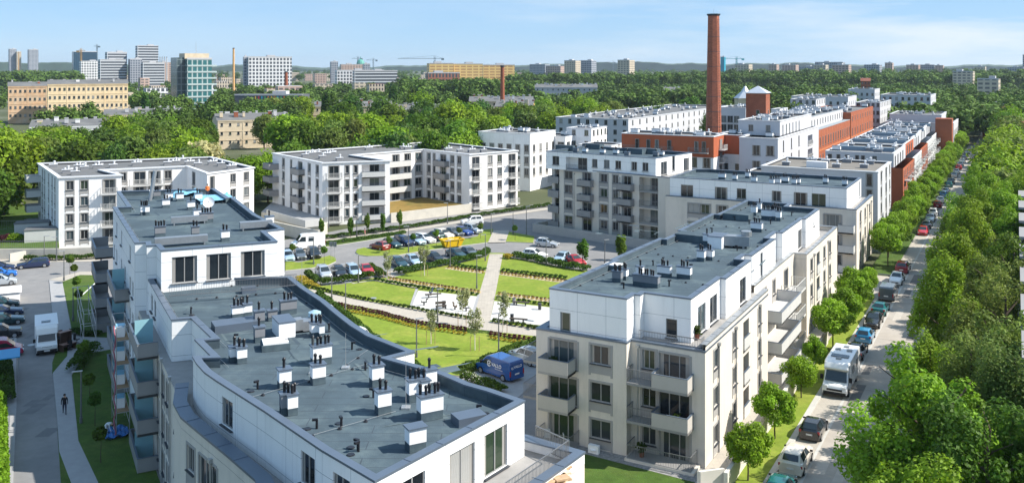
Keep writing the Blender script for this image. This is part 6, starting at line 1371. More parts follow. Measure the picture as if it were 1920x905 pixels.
# ------------------------------------------------------------------ vehicles
def wheel_mesh(r=.32, w=.22):
    def f():
        b = MB(); n = 14
        a = [(r * math.cos(2 * math.pi * k / n), -w / 2, r * math.sin(2 * math.pi * k / n)) for k in range(n)]; c = [(x, w / 2, z) for x, y, z in a]
        for k in range(n): b.face([a[k], a[(k + 1) % n], c[(k + 1) % n], c[k]])
        b.face(a[::-1]); b.face(c); return b.mesh('wheel', [TYRE])
    return cached(('wh', r, w), f)
def rim_mesh(r=.21, w=.235):
    def f():
        b = MB(); n = 12
        for s in (-1, 1):
            a = [(r * math.cos(2 * math.pi * k / n), s * w / 2, r * math.sin(2 * math.pi * k / n)) for k in range(n)]; b.face(a if s > 0 else a[::-1])
        return b.mesh('rim', [RIM])
    return cached(('rim', r, w), f)
CT = {  # stations: x, belt z, roof z, half width at belt, half width at roof
    'hatch': [(2.02, .46, .60, .60, .48), (1.92, .56, .72, .78, .62), (1.15, .72, .90, .86, .70), (.82, .80, .97, .87, .72), (.02, .90, 1.42, .87, .58), (-.6, .92, 1.49, .87, .60), (-1.5, .94, 1.44, .86, .56), (-1.9, .94, 1.02, .84, .64), (-2.0, .55, .88, .76, .62)],
    'sedan': [(2.25, .46, .60, .62, .5), (2.12, .56, .72, .8, .64), (1.2, .72, .88, .88, .72), (.85, .80, .95, .89, .73), (0.0, .88, 1.38, .89, .58), (-.6, .90, 1.43, .89, .60), (-1.15, .91, 1.38, .88, .57), (-1.7, .92, .99, .87, .68), (-2.2, .86, .95, .80, .66), (-2.28, .5, .8, .74, .6)],
    'estate': [(2.3, .46, .60, .62, .5), (2.18, .56, .72, .8, .64), (1.2, .72, .88, .88, .72), (.85, .80, .95, .89, .73), (0.0, .88, 1.40, .89, .58), (-.8, .90, 1.46, .89, .60), (-1.9, .91, 1.42, .87, .57), (-2.22, .92, 1.0, .85, .66), (-2.32, .5, .85, .78, .62)],
    'mpv': [(2.15, .5, .68, .64, .5), (2.02, .62, .82, .82, .64), (1.45, .80, .98, .88, .72), (1.2, .86, 1.04, .89, .73), (.25, .98, 1.58, .89, .60), (-.6, .99, 1.66, .89, .62), (-1.8, .99, 1.60, .88, .60), (-2.1, .98, 1.08, .86, .66), (-2.2, .55, .9, .8, .64)],
    'suv': [(2.2, .55, .78, .7, .56), (2.08, .68, .92, .86, .68), (1.25, .86, 1.02, .91, .76), (.9, .92, 1.08, .92, .76), (.2, 1.02, 1.60, .92, .62), (-.6, 1.04, 1.68, .92, .64), (-1.75, 1.04, 1.62, .91, .62), (-2.1, 1.04, 1.14, .89, .7), (-2.2, .62, .98, .84, .68)],
    'coupe': [(2.1, .44, .56, .62, .5), (1.98, .54, .68, .8, .64), (1.1, .70, .84, .87, .72), (.72, .76, .90, .88, .72), (-.1, .84, 1.30, .88, .56), (-.6, .86, 1.35, .88, .58), (-1.2, .87, 1.26, .87, .54), (-1.85, .88, .96, .84, .66), (-2.08, .5, .8, .76, .6)]}
def car_meshes(t):
    def f():
        st = CT[t]; b = MB(); rows = []
        for x, zb, zr, wb, wr in st:
            h = [(wb * .94, .2), (wb, .42 if zb > .47 else zb - .03), (wb, zb), (wr, zr - .035), (wr * .78, zr)]
            rows.append([(x, y, z) for y, z in h] + [(x, -y, z) for y, z in h[::-1]])
        for i in range(len(rows) - 1):
            for k in range(10): b.face([rows[i][k], rows[i][(k + 1) % 10], rows[i + 1][(k + 1) % 10], rows[i + 1][k]][::-1])
        b.face(rows[0]); b.face(rows[-1][::-1])
        body = b.mesh('body', [MATS['car paint white']], False)
        def lerp(a, c, s): return tuple(a[i] + (c[i] - a[i]) * s for i in range(3))
        def inq(q, m=.1, my=.12, off=.05):
            a, c, d, e = q
            a1, c1 = lerp(a, c, m), lerp(a, c, 1 - m); e1, d1 = lerp(e, d, m), lerp(e, d, 1 - m)
            r = [lerp(a1, e1, my), lerp(c1, d1, my), lerp(c1, d1, 1 - my), lerp(a1, e1, 1 - my)]
            n = (Vector(r[1]) - Vector(r[0])).cross(Vector(r[3]) - Vector(r[0])).normalized() * off
            return [tuple(Vector(p) + n) for p in r]
        ci = [i for i in range(len(st)) if st[i][2] - st[i][1] > .375]; f0, l0 = ci[0], ci[-1]
        def pane(q, nm, m=.06, my=.08, off=.05):
            g = MB(); q = inq(q, m, my, off); g.face(q); return g.mesh(nm, [CGLASS])
        R_ = rows; P_ = []
        # windscreen, rear window: between the roof edges of neighbouring stations
        P_.append(('windscreen', pane([R_[f0 - 1][3], R_[f0 - 1][6], R_[f0][6], R_[f0][3]][::-1], 'windscreen', .05, .06)))
        P_.append(('rear_window', pane([R_[l0 + 1][6], R_[l0 + 1][3], R_[l0][3], R_[l0][6]][::-1], 'rear_window', .07, .1)))
        for i in range(f0, l0):
            P_.append(('side_window', pane([R_[i][2], R_[i + 1][2], R_[i + 1][3], R_[i][3]][::-1], 'side_window', .05, .12, -.014)))
            P_.append(('side_window', pane([R_[i + 1][7], R_[i][7], R_[i][6], R_[i + 1][6]][::-1], 'side_window', .05, .12, -.014)))
        for s in (1, -1):                             # quarter glass beside the windscreen
            g = MB(); a = Vector(R_[f0 - 1][2 if s > 0 else 7]); c = Vector(R_[f0][2 if s > 0 else 7]); d = Vector(R_[f0][3 if s > 0 else 6])
            a2 = a.lerp(c, .55); off = Vector((0, s * .012, .006)); q = [tuple(v + off) for v in (a2.lerp(c, .1) + Vector((0, 0, .05)), c.lerp(d, .1), c.lerp(d, .85))]
            g.face(q if s < 0 else q[::-1]); P_.append(('side_window', g.mesh('side_window', [CGLASS])))
        lights = []
        x0, zb, zr, wb, wr = st[1]
        g = MB(); g.box((x0 + .02, 0, zb + .02), (.12, .3, .13)); lights.append(('headlight', g.mesh('headlight', [LAMPG]), (0, wb - .19, 0))); lights.append(('headlight', lights[0][1], (0, -wb + .19, 0)))
        x1 = st[-2][0]; wz = st[-2][3]; g = MB(); g.box((x1 - .02, 0, .82), (.12, .2, .2)); m_ = g.mesh('tail_light', [TAIL]); lights.append(('tail_light', m_, (0, wz - .1, 0))); lights.append(('tail_light', m_, (0, -wz + .1, 0)))
        g = MB(); g.box((st[-1][0] - .012, 0, .62), (.03, .5, .12)); lights.append(('number_plate', g.mesh('number_plate', [PLATE]), (0, 0, 0)))
        g = MB(); g.box((st[0][0] - .01, 0, .40), (.06, .9, .14)); lights.append(('grille', g.mesh('grille', [TYRE]), (0, 0, 0)))
        g = MB(); g.box((0, 0, 0), (.12, .2, .12)); m_ = g.mesh('wing_mirror', [TYRE]); xm = st[f0 - 1][0] - .1
        lights.append(('wing_mirror', m_, (xm, st[f0][3] + .06, st[f0][1] + .05))); lights.append(('wing_mirror', m_, (xm, -st[f0][3] - .06, st[f0][1] + .05)))
        return body, P_, lights, st
    return cached(('car', t), f)
def paint(name, c, metal=0): return mat('car paint ' + name, c, .25, 0, metal=metal, coat=.8, spec=.5)
paint('white', (.8, .8, .79)); PAINT = {'white': MATS['car paint white'], 'silver': paint('silver', (.52, .56, .60), .4), 'lightblue': paint('pale blue', (.42, .55, .66), .3), 'grey': paint('grey', (.14, .16, .18), .4), 'black': paint('black', (.012, .013, .016)), 'red': paint('red', (.45, .012, .02)), 'darkred': paint('dark red', (.20, .01, .02)), 'blue': paint('blue', (.02, .06, .26), .2), 'navy': paint('navy', (.012, .025, .075)), 'brightblue': paint('bright blue', (.02, .14, .50)), 'skyblue': paint('sky blue', (.03, .22, .42)),
         'teal': paint('teal', (.01, .14, .14), .2), 'darkteal': paint('dark teal', (.012, .05, .06), .2), 'cream': paint('cream', (.72, .66, .56)), 'vanblue': paint('van blue', (.010, .075, .28)), 'magenta': paint('crimson', (.30, .008, .05))}
def car(t, colour, px, py, heading, label, name='parked_car', roof_rails=False, z=0.0, group=None):
    p = P(px, py, z) if not isinstance(px, tuple) else px
    body, panes, lights, st = car_meshes(t); o = empty(name, (*p, z), math.atan2(heading[1], heading[0]), label, 'car', group)
    link('body', body, o, mats=[PAINT[colour]])
    for nm, m in panes: link(nm, m, o)
    for nm, m, l in lights: link(nm, m, o, l)
    wb = st[2][3]; xs = (st[1][0] - .62, st[-2][0] + .62)
    for x in xs:
        for s in (-1, 1): wl = link('wheel', wheel_mesh(), o, (x, s * (wb - .085), .32)); link('rim', rim_mesh(), wl)
    if roof_rails:
        b = MB()
        for s in (-1, 1): b.box((-.75, s * .52, 1.56 if t == 'mpv' else st[5][2] + .01), (1.7, .05, .06))
        b.build('roof_rails', ALU, o)
    return o
U, E = (.49, .872), (.872, -.49)
nU = (-.49, -.872)
DN = (.43, -.903)
for a in (('mpv', 'silver', 607, 519, DN, 'silver people carrier at the left end of the row by the park hedge'), ('hatch', 'black', 636, 517, DN, 'black hatchback between two silver cars by the park hedge'), ('mpv', 'lightblue', 662, 516, DN, 'pale silver blue car left of the red car by the park hedge'), ('coupe', 'red', 687, 512, DN, 'red coupe at the end of the row by the park hedge'),
          ('estate', 'darkteal', 748, 499, (.5, -.87), 'large dark estate car next to a pale blue car by the park'), ('hatch', 'lightblue', 775, 495, (.5, -.87), 'pale blue hatchback beside the large dark estate'), ('hatch', 'black', 815, 490, (.62, -.78), 'lone black hatchback in the middle of the park hedge'), ('sedan', 'darkteal', 856, 482, (.6, -.8), 'dark green saloon beside a grey blue car near the promenade'), ('sedan', 'grey', 880, 479, (.6, -.8), 'grey blue saloon nearest the promenade on the left'),
          ('hatch', 'white', 1003, 483, (.9, -.3), 'white hatchback in the shaded bay right of the promenade'), ('hatch', 'lightblue', 1053, 490, (-.44, -.9), 'pale silver car beside the bright red one'), ('coupe', 'red', 1079, 494, (.5, -.87), 'bright red coupe at the right end of the park hedge'), ('hatch', 'silver', 1026, 462, (.93, -.36), 'silver small car driving in the shade of the central block'),
          ('suv', 'white', 885, 420, (-.95, -.3), 'white off road car driving along the far side of the car park'),
          ('hatch', 'darkred', 712, 467, (-.7, .71), 'red hatchback at the left end of the island row'), ('hatch', 'darkteal', 735, 463, (.7, -.71), 'dark teal car right of the red hatchback on the island'), ('mpv', 'navy', 757, 459, (.7, -.71), 'dark blue people carrier on the island'), ('hatch', 'lightblue', 780, 457, (.7, -.71), 'pale blue hatchback on the island'), ('estate', 'white', 797, 453, (.7, -.71), 'white estate car on the island'),
          ('suv', 'darkteal', 814, 449, (-.7, .71), 'dark off road car with rear spare wheel on the island'), ('suv', 'cream', 831, 446, (.7, -.71), 'cream off road car on the island'), ('sedan', 'grey', 850, 441, (.7, -.71), 'grey saloon on the island'), ('sedan', 'blue', 868, 439, (.7, -.71), 'blue saloon on the island'), ('mpv', 'silver', 886, 436, (.7, -.71), 'silver people carrier at the right end of the island row'),
          ('hatch', 'lightblue', 540, 487, (.4, -.9), 'pale blue car partly hidden by the white rear wing'), ('hatch', 'grey', 562, 484, (.4, -.9), 'grey car in the middle of the left island row'), ('mpv', 'black', 588, 482, (.4, -.9), 'black people carrier at the right end of the left island row'),
          ('estate', 'navy', 62, 501, (-.9, -.43), 'dark blue estate car turning near the garden wall at far left'), ('hatch', 'navy', 0, 508, (nLx, nLy), 'dark car cut by the left border, farthest of that row'), ('hatch', 'brightblue', 3, 519, (nLx, nLy), 'bright blue car at the left border'), ('mpv', 'silver', 0, 534, (nLx, nLy), 'silver people carrier at the left border'),
          ('hatch', 'darkteal', 3, 577, (nLx, nLy), 'dark teal car just below the white shelter at the left border'), ('estate', 'navy', 5, 592, (nLx, nLy), 'navy estate car in the shade at the left border'), ('estate', 'darkteal', 6, 608, (nLx, nLy), 'dark green estate at the left border, third below the shelter'), ('suv', 'black', 0, 633, (nLx, nLy), 'black off road car beside the crimson van at the left border'),
          ('mpv', 'silver', 986, 677, (-.68, .73), 'silver people carrier beside the blue delivery van'), ('hatch', 'white', 679, 642, (.55, -.83), 'white car mostly hidden behind the curved roof edge'), ('hatch', 'white', 616, 596, (.55, -.83), 'white car roof barely visible over the curved parapet')):
    car(*a[:5], a[5])
# along the street
def st_pos(y, n=-14.85): D = F * H / (y - HY); t = (D + .49 * n) / .872; return (.49 * t + .872 * n, D)
for t, c, y, hd, lab in (('hatch', 'teal', 925, U, 'teal car cut off by the bottom edge of the photo'), ('suv', 'cream', 872, U, 'cream white off road car parked at the bottom of the street'), ('hatch', 'black', 812, U, 'black hatchback parked between the motorhome and the cream car'),
                         ('sedan', 'black', 665, U, 'dark saloon tucked behind the motorhome'), ('hatch', 'skyblue', 636, U, 'sky blue hatchback parked on the street'), ('sedan', 'black', 608, nU, 'black saloon between the sky blue and teal parked cars'), ('sedan', 'teal', 585, U, 'teal green saloon parked on the street'),
                         ('sedan', 'white', 529, nU, 'white saloon parked before the street junction'), ('suv', 'darkred', 508, U, 'dark red car parked last before the junction'),
                         ('hatch', 'red', 439, nU, 'red car first past the street junction'), ('sedan', 'grey', 426, U, 'dark grey car second past the street junction'), ('sedan', 'silver', 414, nU, 'silver car third past the junction'), ('mpv', 'white', 403.5, U, 'white people carrier fourth past the junction'), ('hatch', 'darkred', 388, U, 'dark red car farther up the street'), ('sedan', 'white', 379, U, 'white car just past the dark red one up the street'),
                         ('hatch', 'skyblue', 369, U, 'bright blue car far up the street'), ('sedan', 'silver', 362, U, 'silver car beyond the bright blue one up the street'), ('hatch', 'teal', 350, U, 'teal car far up the street'), ('suv', 'grey', 344, U, 'grey car beyond the teal one far up the street'), ('hatch', 'silver', 332, U, 'silver hatchback very far up the street'), ('sedan', 'white', 325, U, 'white saloon very far up the street')):
    car(t, c, st_pos(y), 0, hd, lab)
for k, y in enumerate((317, 311, 305, 299, 294, 289)):
    car(('hatch', 'sedan')[k % 2], ('red', 'silver', 'white', 'grey', 'navy', 'silver')[k], st_pos(y), 0, U, ('tiny red car near the far end of the street', 'tiny silver car near the far end of the street', 'tiny white car near the far end of the street', 'tiny grey car near the far end of the street', 'tiny navy car near the far end of the street', 'last tiny silver car at the far end of the street')[k])
car('sedan', 'silver', st_pos(399, -8.6), 0, nU, 'pale car parked on the tree side of the street, far up'); car('sedan', 'white', st_pos(508, -8.3), 0, nU, 'white car half hidden under the trees by the junction')

def extrude(pts, w, bev=.08, tumble=0, name='body', m=None):
    bm = bmesh.new(); a = [bm.verts.new((x, -w / 2, z)) for x, z in pts]; c = [bm.verts.new((x, w / 2, z)) for x, z in pts]; n = len(pts)
    bm.faces.new(a); bm.faces.new(c[::-1])
    for k in range(n): bm.faces.new([a[(k + 1) % n], a[k], c[k], c[(k + 1) % n]])
    bmesh.ops.recalc_face_normals(bm, faces=bm.faces)
    if bev: bmesh.ops.bevel(bm, geom=list(bm.edges), offset=bev, segments=2, affect='EDGES', profile=.6)
    h = max(z for x, z in pts)
    if tumble:
        for v in bm.verts:
            if v.co.z > h * .5: v.co.y *= 1 - tumble * (v.co.z - h * .5) / (h * .5)
    me = bpy.data.meshes.new(name); bm.to_mesh(me); bm.free(); me.materials.append(m); return me
def quad_part(root, name, pts, m): g = MB(); g.face(pts); return g.build(name, m, root)
def van(label, p, hd, L_, W_, H_, m, hood=.75, name='parked_van', slope=.75, cat='van', side_win=(), wheel_r=.34, z=0.0, wscreen=(.95, .5), rear_win=True):
    o = empty(name, (*p, z), math.atan2(hd[1], hd[0]), label, cat); f, r = L_ / 2, -L_ / 2; hb = H_ * .53
    link('body', extrude([(r, .28), (f, .28), (f, hb * .62), (f - .12, hb * .8), (f - hood, hb + .08), (f - hood - slope, H_ - .1), (f - hood - slope - .35, H_), (r + .12, H_), (r, H_ - .2)], W_, .07, .1, 'body', m), o)
    y = W_ / 2; tz = lambda z_: y * (1 - .1 * max(0, (z_ - H_ / 2) / (H_ / 2))) + .008
    x0, z0, x1, z1 = f - hood - .06, hb + .14, f - hood - slope + .08, H_ - .2
    nx, nz = (z1 - z0), (x0 - x1); l = math.hypot(nx, nz); nx, nz = nx / l * .03, nz / l * .03
    quad_part(o, 'windscreen', [(x0 + nx, y * .86, z0 + nz), (x0 + nx, -y * .86, z0 + nz), (x1 + nx, -y * .80, z1 + nz), (x1 + nx, y * .80, z1 + nz)][::-1], CGLASS)
    for s in (1, -1):
        q = [(f - hood - .15, s * tz(hb + .1), hb + .1), (f - hood - slope - .75, s * tz(hb + .1), hb + .1), (f - hood - slope - .75, s * tz(H_ - .35), H_ - .35), (f - hood - slope - .05, s * tz(H_ - .35), H_ - .35)]
        quad_part(o, 'side_window', q[::-1] if s > 0 else q, CGLASS)
        for a, c in side_win:
            q = [(c, s * tz(hb + .1), hb + .1), (a, s * tz(hb + .1), hb + .1), (a, s * tz(H_ - .4), H_ - .4), (c, s * tz(H_ - .4), H_ - .4)]; quad_part(o, 'side_window', q[::-1] if s > 0 else q, CGLASS)
        b = MB(); b.box((f - .02, s * (y - .24), hb * .62), (.1, .34, .18)); b.build('headlight', LAMPG, o); b = MB(); b.box((r + .01, s * (y - .1), hb * .85), (.06, .14, .5)); b.build('tail_light', TAIL, o)
        b = MB(); b.box((f - hood - .2, s * (y + .1), hb + .22), (.12, .18, .28)); b.build('wing_mirror', TYRE, o)
        for x in (f - .85, r + .95): wl = link('wheel', wheel_mesh(wheel_r, .24), o, (x, s * (y - .09), wheel_r)); link('rim', rim_mesh(.22, .255), wl)
    b = MB(); b.box((f - .01, 0, .42), (.08, W_ * .8, .22)); b.build('bumper', TYRE, o); b = MB(); b.box((r - .01, 0, .42), (.1, W_ * .85, .2)); b.build('rear_bumper', ALU if False else m, o)
    b = MB(); b.box((r - .03, 0, hb * .75), (.03, .55, .13)); b.build('number_plate', PLATE, o)
    return o
VW = van('dark blue delivery van with white lettering parked by the hedge', P(936, 703), (-.68, .73), 5.0, 1.9, 1.98, PAINT['vanblue'], .8, 'delivery_van', .8)
VW.scale = (1.04, 1.04, 1.04)
def lettering(root, txt, size, loc, rot, m, name='lettering', italic=0):
    c = bpy.data.curves.new('lettering', 'FONT'); c.body = txt; c.size = size; c.align_x = 'CENTER'; c.align_y = 'CENTER'; c.shear = italic; c.extrude = .004; c.offset = size * .02
    t = bpy.data.objects.new('tmp_text', c); COL.objects.link(t); dg = bpy.context.evaluated_depsgraph_get(); me = bpy.data.meshes.new_from_object(t.evaluated_get(dg)); bpy.data.objects.remove(t)
    me.materials.clear(); me.materials.append(m); o = link(name, me, root, loc); o.rotation_euler = rot; return o
WT_ = mat('white lettering', (.8, .8, .8), .5, 0)
def emblem(root, loc, rot, r, m):
    b = MB(); n = 20
    for k in range(n - 3):
        a0, a1 = 2 * math.pi * k / n + .5, 2 * math.pi * (k + 1) / n + .5
        b.face([(r * math.cos(a0), r * math.sin(a0), 0), (r * math.cos(a1), r * math.sin(a1), 0), (r * .72 * math.cos(a1), r * .72 * math.sin(a1), 0), (r * .72 * math.cos(a0), r * .72 * math.sin(a0), 0)][::-1])
    b.face([(-r * .4, -r * .12, 0), (r * .7, -r * .02, 0), (r * .7, r * .2, 0), (-r * .4, r * .12, 0)]); b.face([(-r * .15, -r * .5, 0), (r * .12, -r * .5, 0), (r * .3, r * .4, 0), (0, r * .4, 0)])
    o = b.build('emblem', m, root, loc); o.rotation_euler = rot
# the near (camera) side of the van is its left side
sd_ = 1
rl_t = (R(84), 0, R(180)); yv = .955 * sd_
lettering(VW, 'VALLO', .45, (-.65, yv + .005, 1.28), rl_t, WT_); emblem(VW, (.40, yv + .005, 1.28), rl_t, .28, WT_); lettering(VW, 'DEVELOPER', .13, (-1.0, yv + .012, .95), rl_t, WT_) if False else None
b = MB()
for k in range(9): b.box((-.5 - k * .12, yv + .013, .98), (.075, .006, .07))
b.build('small_print', WT_, VW)
rr_t = (R(86), 0, R(-90)); lettering(VW, 'VALLO', .34, (-2.505, -.12, 1.45), rr_t, WT_); emblem(VW, (-2.505, .58, 1.45), rr_t, .17, WT_)
van('white camper van with raised roof at the left of the car park', P(577, 466), (-.93, -.36), 5.6, 2.0, 2.55, PAINT['white'], .9, 'camper_van', .7, side_win=((-.9, .0), ), wheel_r=.34)
van('crimson van parked at the left border', P(-4, 668), (nLx, nLy), 4.8, 1.85, 1.9, PAINT['magenta'], .8, side_win=((-1.6, -.4),))
van('dark grey people carrier van on the street behind the teal saloon', st_pos(558), U, 4.9, 1.9, 1.95, PAINT['grey'], .8, side_win=((-2.2, -1.2), (-1.0, .2)))
# white box truck
tp = P(87, 650); TK = empty('box_truck', (*tp, 0), math.atan2(-dLy, -dLx), 'white box truck parked in the shade on the left road', 'truck')
link('cab_body', extrude([(1.9, .35), (3.35, .35), (3.4, .9), (3.3, 1.15), (2.75, 1.3), (2.2, 2.1), (1.9, 2.2)], 2.0, .07, .08, 'cab_body', PAINT['white']), TK)
b = MB(); b.box((-.7, 0, 1.72), (5.0, 2.25, 2.35)); b.build('cargo_box', VBOX, TK); link('fairing', extrude([(1.82, 2.0), (2.35, 2.0), (2.2, 2.6), (1.82, 2.88)], 2.1, .06, 0, 'fairing', PAINT['white']), TK)
b = MB(); b.box((.4, -.05, 2.93), (.7, .9, .06)); b.build('roof_hatch', CGLASS, TK)
b = MB(); b.box((0, 0, .45), (6.2, 1.0, .2)); b.build('chassis', TYRE, TK)
quad_part(TK, 'windscreen', [(2.76, .84, 1.38), (2.76, -.84, 1.38), (2.27, -.8, 2.05), (2.27, .8, 2.05)][::-1], CGLASS)
for s in (1, -1):
    q = [(2.6, s * 1.0, 1.35), (2.0, s * 1.0, 1.35), (2.0, s * .96, 1.95), (2.25, s * .96, 1.95)]; quad_part(TK, 'side_window', q[::-1] if s > 0 else q, CGLASS)
    b = MB(); b.box((3.36, s * .75, .95), (.1, .36, .2)); b.build('headlight', LAMPG, TK); b = MB(); b.box((2.5, s * 1.2, 1.5), (.12, .25, .35)); b.build('wing_mirror', TYRE, TK)
    for x in (2.6, -1.9): wl = link('wheel', wheel_mesh(.38, .26), TK, (x, s * .9, .38)); link('rim', rim_mesh(.24, .275), wl)
b = MB(); b.box((3.38, 0, .5), (.12, 1.9, .3)); b.build('bumper', TYRE, TK); b = MB(); b.box((3.45, 0, .55), (.03, .55, .13)); b.build('number_plate', PLATE, TK); b = MB(); b.box((3.36, 0, .88), (.06, 1.0, .16)); b.build('grille', TYRE, TK)
# motorhome
mpz = st_pos(722, -14.75); MH = empty('motorhome', (*mpz, 0), math.atan2(nU[1], nU[0]), 'white motorhome parked on the street facing the camera', 'motorhome'); MH.scale = (1.1, 1.06, 1.06)
link('body', extrude([(-3.5, .45), (2.2, .45), (2.2, 2.6), (1.9, 2.85), (-3.3, 2.85), (-3.5, 2.7)], 2.25, .12, .03, 'body', PAINT['white']), MH)
link('cab_body', extrude([(2.1, .35), (3.5, .35), (3.55, .75), (3.4, 1.05), (2.85, 1.25), (2.35, 2.15), (2.1, 2.5)], 2.1, .09, .08, 'cab_body', PAINT['white']), MH)
link('luton', extrude([(1.6, 2.15), (2.5, 2.12), (2.75, 2.35), (2.45, 2.75), (1.6, 2.87)], 2.15, .12, .05, 'luton', PAINT['white']), MH)
quad_part(MH, 'windscreen', [(2.90, .92, 1.3), (2.90, -.92, 1.3), (2.44, -.85, 2.08), (2.44, .85, 2.08)][::-1], CGLASS)
for s in (1, -1):
    q = [(2.65, s * 1.055, 1.3), (2.15, s * 1.055, 1.3), (2.15, s * 1.02, 2.0), (2.4, s * 1.02, 2.0)]; quad_part(MH, 'side_window', q[::-1] if s > 0 else q, CGLASS)
    for x in (.9, -1.2, -2.6): q = [(x, s * 1.135, 1.5), (x - .9, s * 1.135, 1.5), (x - .9, s * 1.125, 2.15), (x, s * 1.125, 2.15)]; quad_part(MH, 'side_window', q[::-1] if s > 0 else q, CGLASS)
    b = MB(); b.box((3.47, s * .78, .95), (.12, .34, .2)); b.build('headlight', LAMPG, MH); b = MB(); b.box((2.7, s * 1.22, 1.5), (.14, .25, .4)); b.build('wing_mirror', TYRE, MH)
    for x in (2.6, -1.7): wl = link('wheel', wheel_mesh(.36, .26), MH, (x, s * .95, .36)); link('rim', rim_mesh(.23, .275), wl)
b = MB(); b.box((0, 0, 2.89), (.8, 1.5, .05)); b.build('solar_panel', CGLASS, MH, (.55, 0, 0))
for x, y in ((-2.4, .1), (-1.4, -.5), (-1.3, .5), (1.35, .0)): b = MB(); b.box((x, y, 2.90), (.45, .45, .1)); b.build('roof_vent', mat('grey roof light', (.25, .27, .29), .4, .05, 2), MH)
b = MB(); b.box((3.54, 0, .45), (.08, 1.9, .22)); b.build('bumper', TYRE, MH); b = MB(); b.box((3.56, 0, .75), (.06, 1.3, .16)); b.build('grille', TYRE, MH)
# yellow skip
sp_ = P(847, 463); SK = empty('skip_container', (*sp_, .1), R(28), 'yellow waste skip standing on the lawn island', 'skip')
b = MB(); YS = mat('yellow skip paint', (.62, .40, .01), .45, .12, 2)
o_ = [(-2.0, -.9), (2.0, -.9), (2.0, .9), (-2.0, .9)]; i_ = [(-1.4, -.75), (1.4, -.75), (1.4, .75), (-1.4, .75)]
for k in range(4): a, c = o_[k], o_[(k + 1) % 4]; d, e_ = i_[k], i_[(k + 1) % 4]; b.face([(*d, .1), (*e_, .1), (*c, 1.35), (*a, 1.35)]); b.face([(*a, 1.35), (*c, 1.35), (c[0] * .93, c[1] * .9, 1.35), (a[0] * .93, a[1] * .9, 1.35)]); b.face([(d[0] * .93, d[1] * .9, .16), (a[0] * .93, a[1] * .9, 1.35), (c[0] * .93, c[1] * .9, 1.35), (e_[0] * .93, e_[1] * .9, .16)])
b.face([(*p, .16) for p in i_]); b.build('tub', YS, SK)
b = MB()
for x in (-1.7, 1.7):
    for s in (-.97, .97): b.box((x * .6, s, .8), (.12, .1, .9))
b.box((0, -.95, 1.3), (4.0, .1, .12)); b.box((0, .95, 1.3), (4.0, .1, .12)); b.build('lifting_rib', YS, SK)
b = MB()
for k in range(16): b.box((random.uniform(-1.3, 1.3), random.uniform(-.5, .5), 1.0 + random.uniform(0, .2)), (.6, .5, .12), 0, random.uniform(0, 3))
b.build('rubble', CREAM, SK)
# ------------------------------------------------------------------ street furniture
def lamp_meshes(h):
    def f():
        b = MB(); b.cyl((0, 0, 0), .09, .05, h, 8); b.cyl((0, 0, 0), .13, .13, .5, 8); p = b.mesh('pole', [mat('lamp post grey', (.16, .165, .17), .5, .08, 2, metal=.3)])
        b = MB(); b.box((.32, 0, h), (.85, .2, .07)); return p, b.mesh('lamp_head', [ALU])
    return cached(('lamp', h), f)
for x, y, yt, lab in ((648, 598, 530, 'lamp post beside the maroon flower rows near the curved roof edge'), (622, 562, 528, 'lamp post near the left end of the curved path'), (588, 497, 447, 'lamp post on the left lawn island'), (672, 531, 478, 'lamp post by the hedge near the red coupe'), (766, 474, 424, 'lamp post on the island between parked cars'), (844, 502, 452, 'lamp post at the top of the left lawn'), (669, 446, 410, 'lamp post on the verge before the L-shaped block'),
                     (935, 671, 588, 'lamp post rising beside the blue van'), (820.5, 605, 543, 'lamp post at the front of the left playground'), (894, 542, 480, 'lamp post left of the promenade on the lawn'), (781, 671, 599, 'lamp post on the near lawn by the roof corner'), (910, 490, 441, 'lamp post at the head of the promenade'), (1024, 498, 446, 'lamp post in the shade by the white hatchback'), (1134, 496, 463, 'lamp post in front of the shaded central block'), (987, 441, 383, 'lamp post before the corner of the central block'), (921, 440, 406, 'lamp post left of the promenade entrance'), (962, 440, 399, 'lamp post right of the promenade entrance'), (839, 420, 381, 'lamp post by the courtyard wall'), (616, 428, 395, 'lamp post at the garage ramp of the L-shaped block'),
                     (152, 794, 697, 'lamp post on the shaded lawn near the bent worker'), (137, 602, 541, 'lamp post on the upper shaded lawn'), (120, 527, 471, 'lamp post at the corner of the left footpath'), (106, 490, 445, 'lamp post before the garden wall'), (83, 488, 448, 'thin lamp post left of the other one before the garden wall')):
    p = P(x, y); h = round(max(3.8, min(5.2, (y - yt) * p[1] / F)), 1); pm_, hm = lamp_meshes(h); o = empty('street_lamp', (*p, .08), random.choice((R(20), R(200))), lab, 'street lamp'); link('pole', pm_, o); link('lamp_head', hm, o)
p = P(624, 488); o = empty('traffic_sign', (*p, .1), R(-20), 'pair of traffic signs seen from behind on the left island tip', 'traffic sign')
for x in (-.35, .35): b = MB(); b.cyl((x, 0, 0), .03, .03, 2.9, 6); b.build('post', ALU, o); b = MB(); b.box((x, .05, 2.5), (.62, .03, .8)); b.build('sign_plate', VGREY, o)
b = MB()
for k, (x, y, lab, a) in enumerate(((827, 579, 'dark bench at the front of the left playground', .3), (977, 572, 'dark bench at the back of the right playground', -.25), (972, 604, 'dark bench at the front of the right playground', -.25), (812, 557, 'small bench at the back of the left playground', .3))):
    p = P(x, y, .115); o = empty('park_bench', (*p, .115), a, lab, 'bench'); WD = mat('bench slats', (.07, .055, .045), .7, .1, 3)
    b = MB(); b.box((0, 0, .44), (2.2 if k else 1.4, .45, .08)); b.build('seat', WD, o); b = MB(); b.box((0, .27, .75), (1.4, .06, .3)); b.build('backrest', WD, o) if k == 0 else None
    for s in (-.6, .6): b = MB(); b.box((s, 0, .2), (.08, .42, .4)); b.build('leg', DARKM, o)
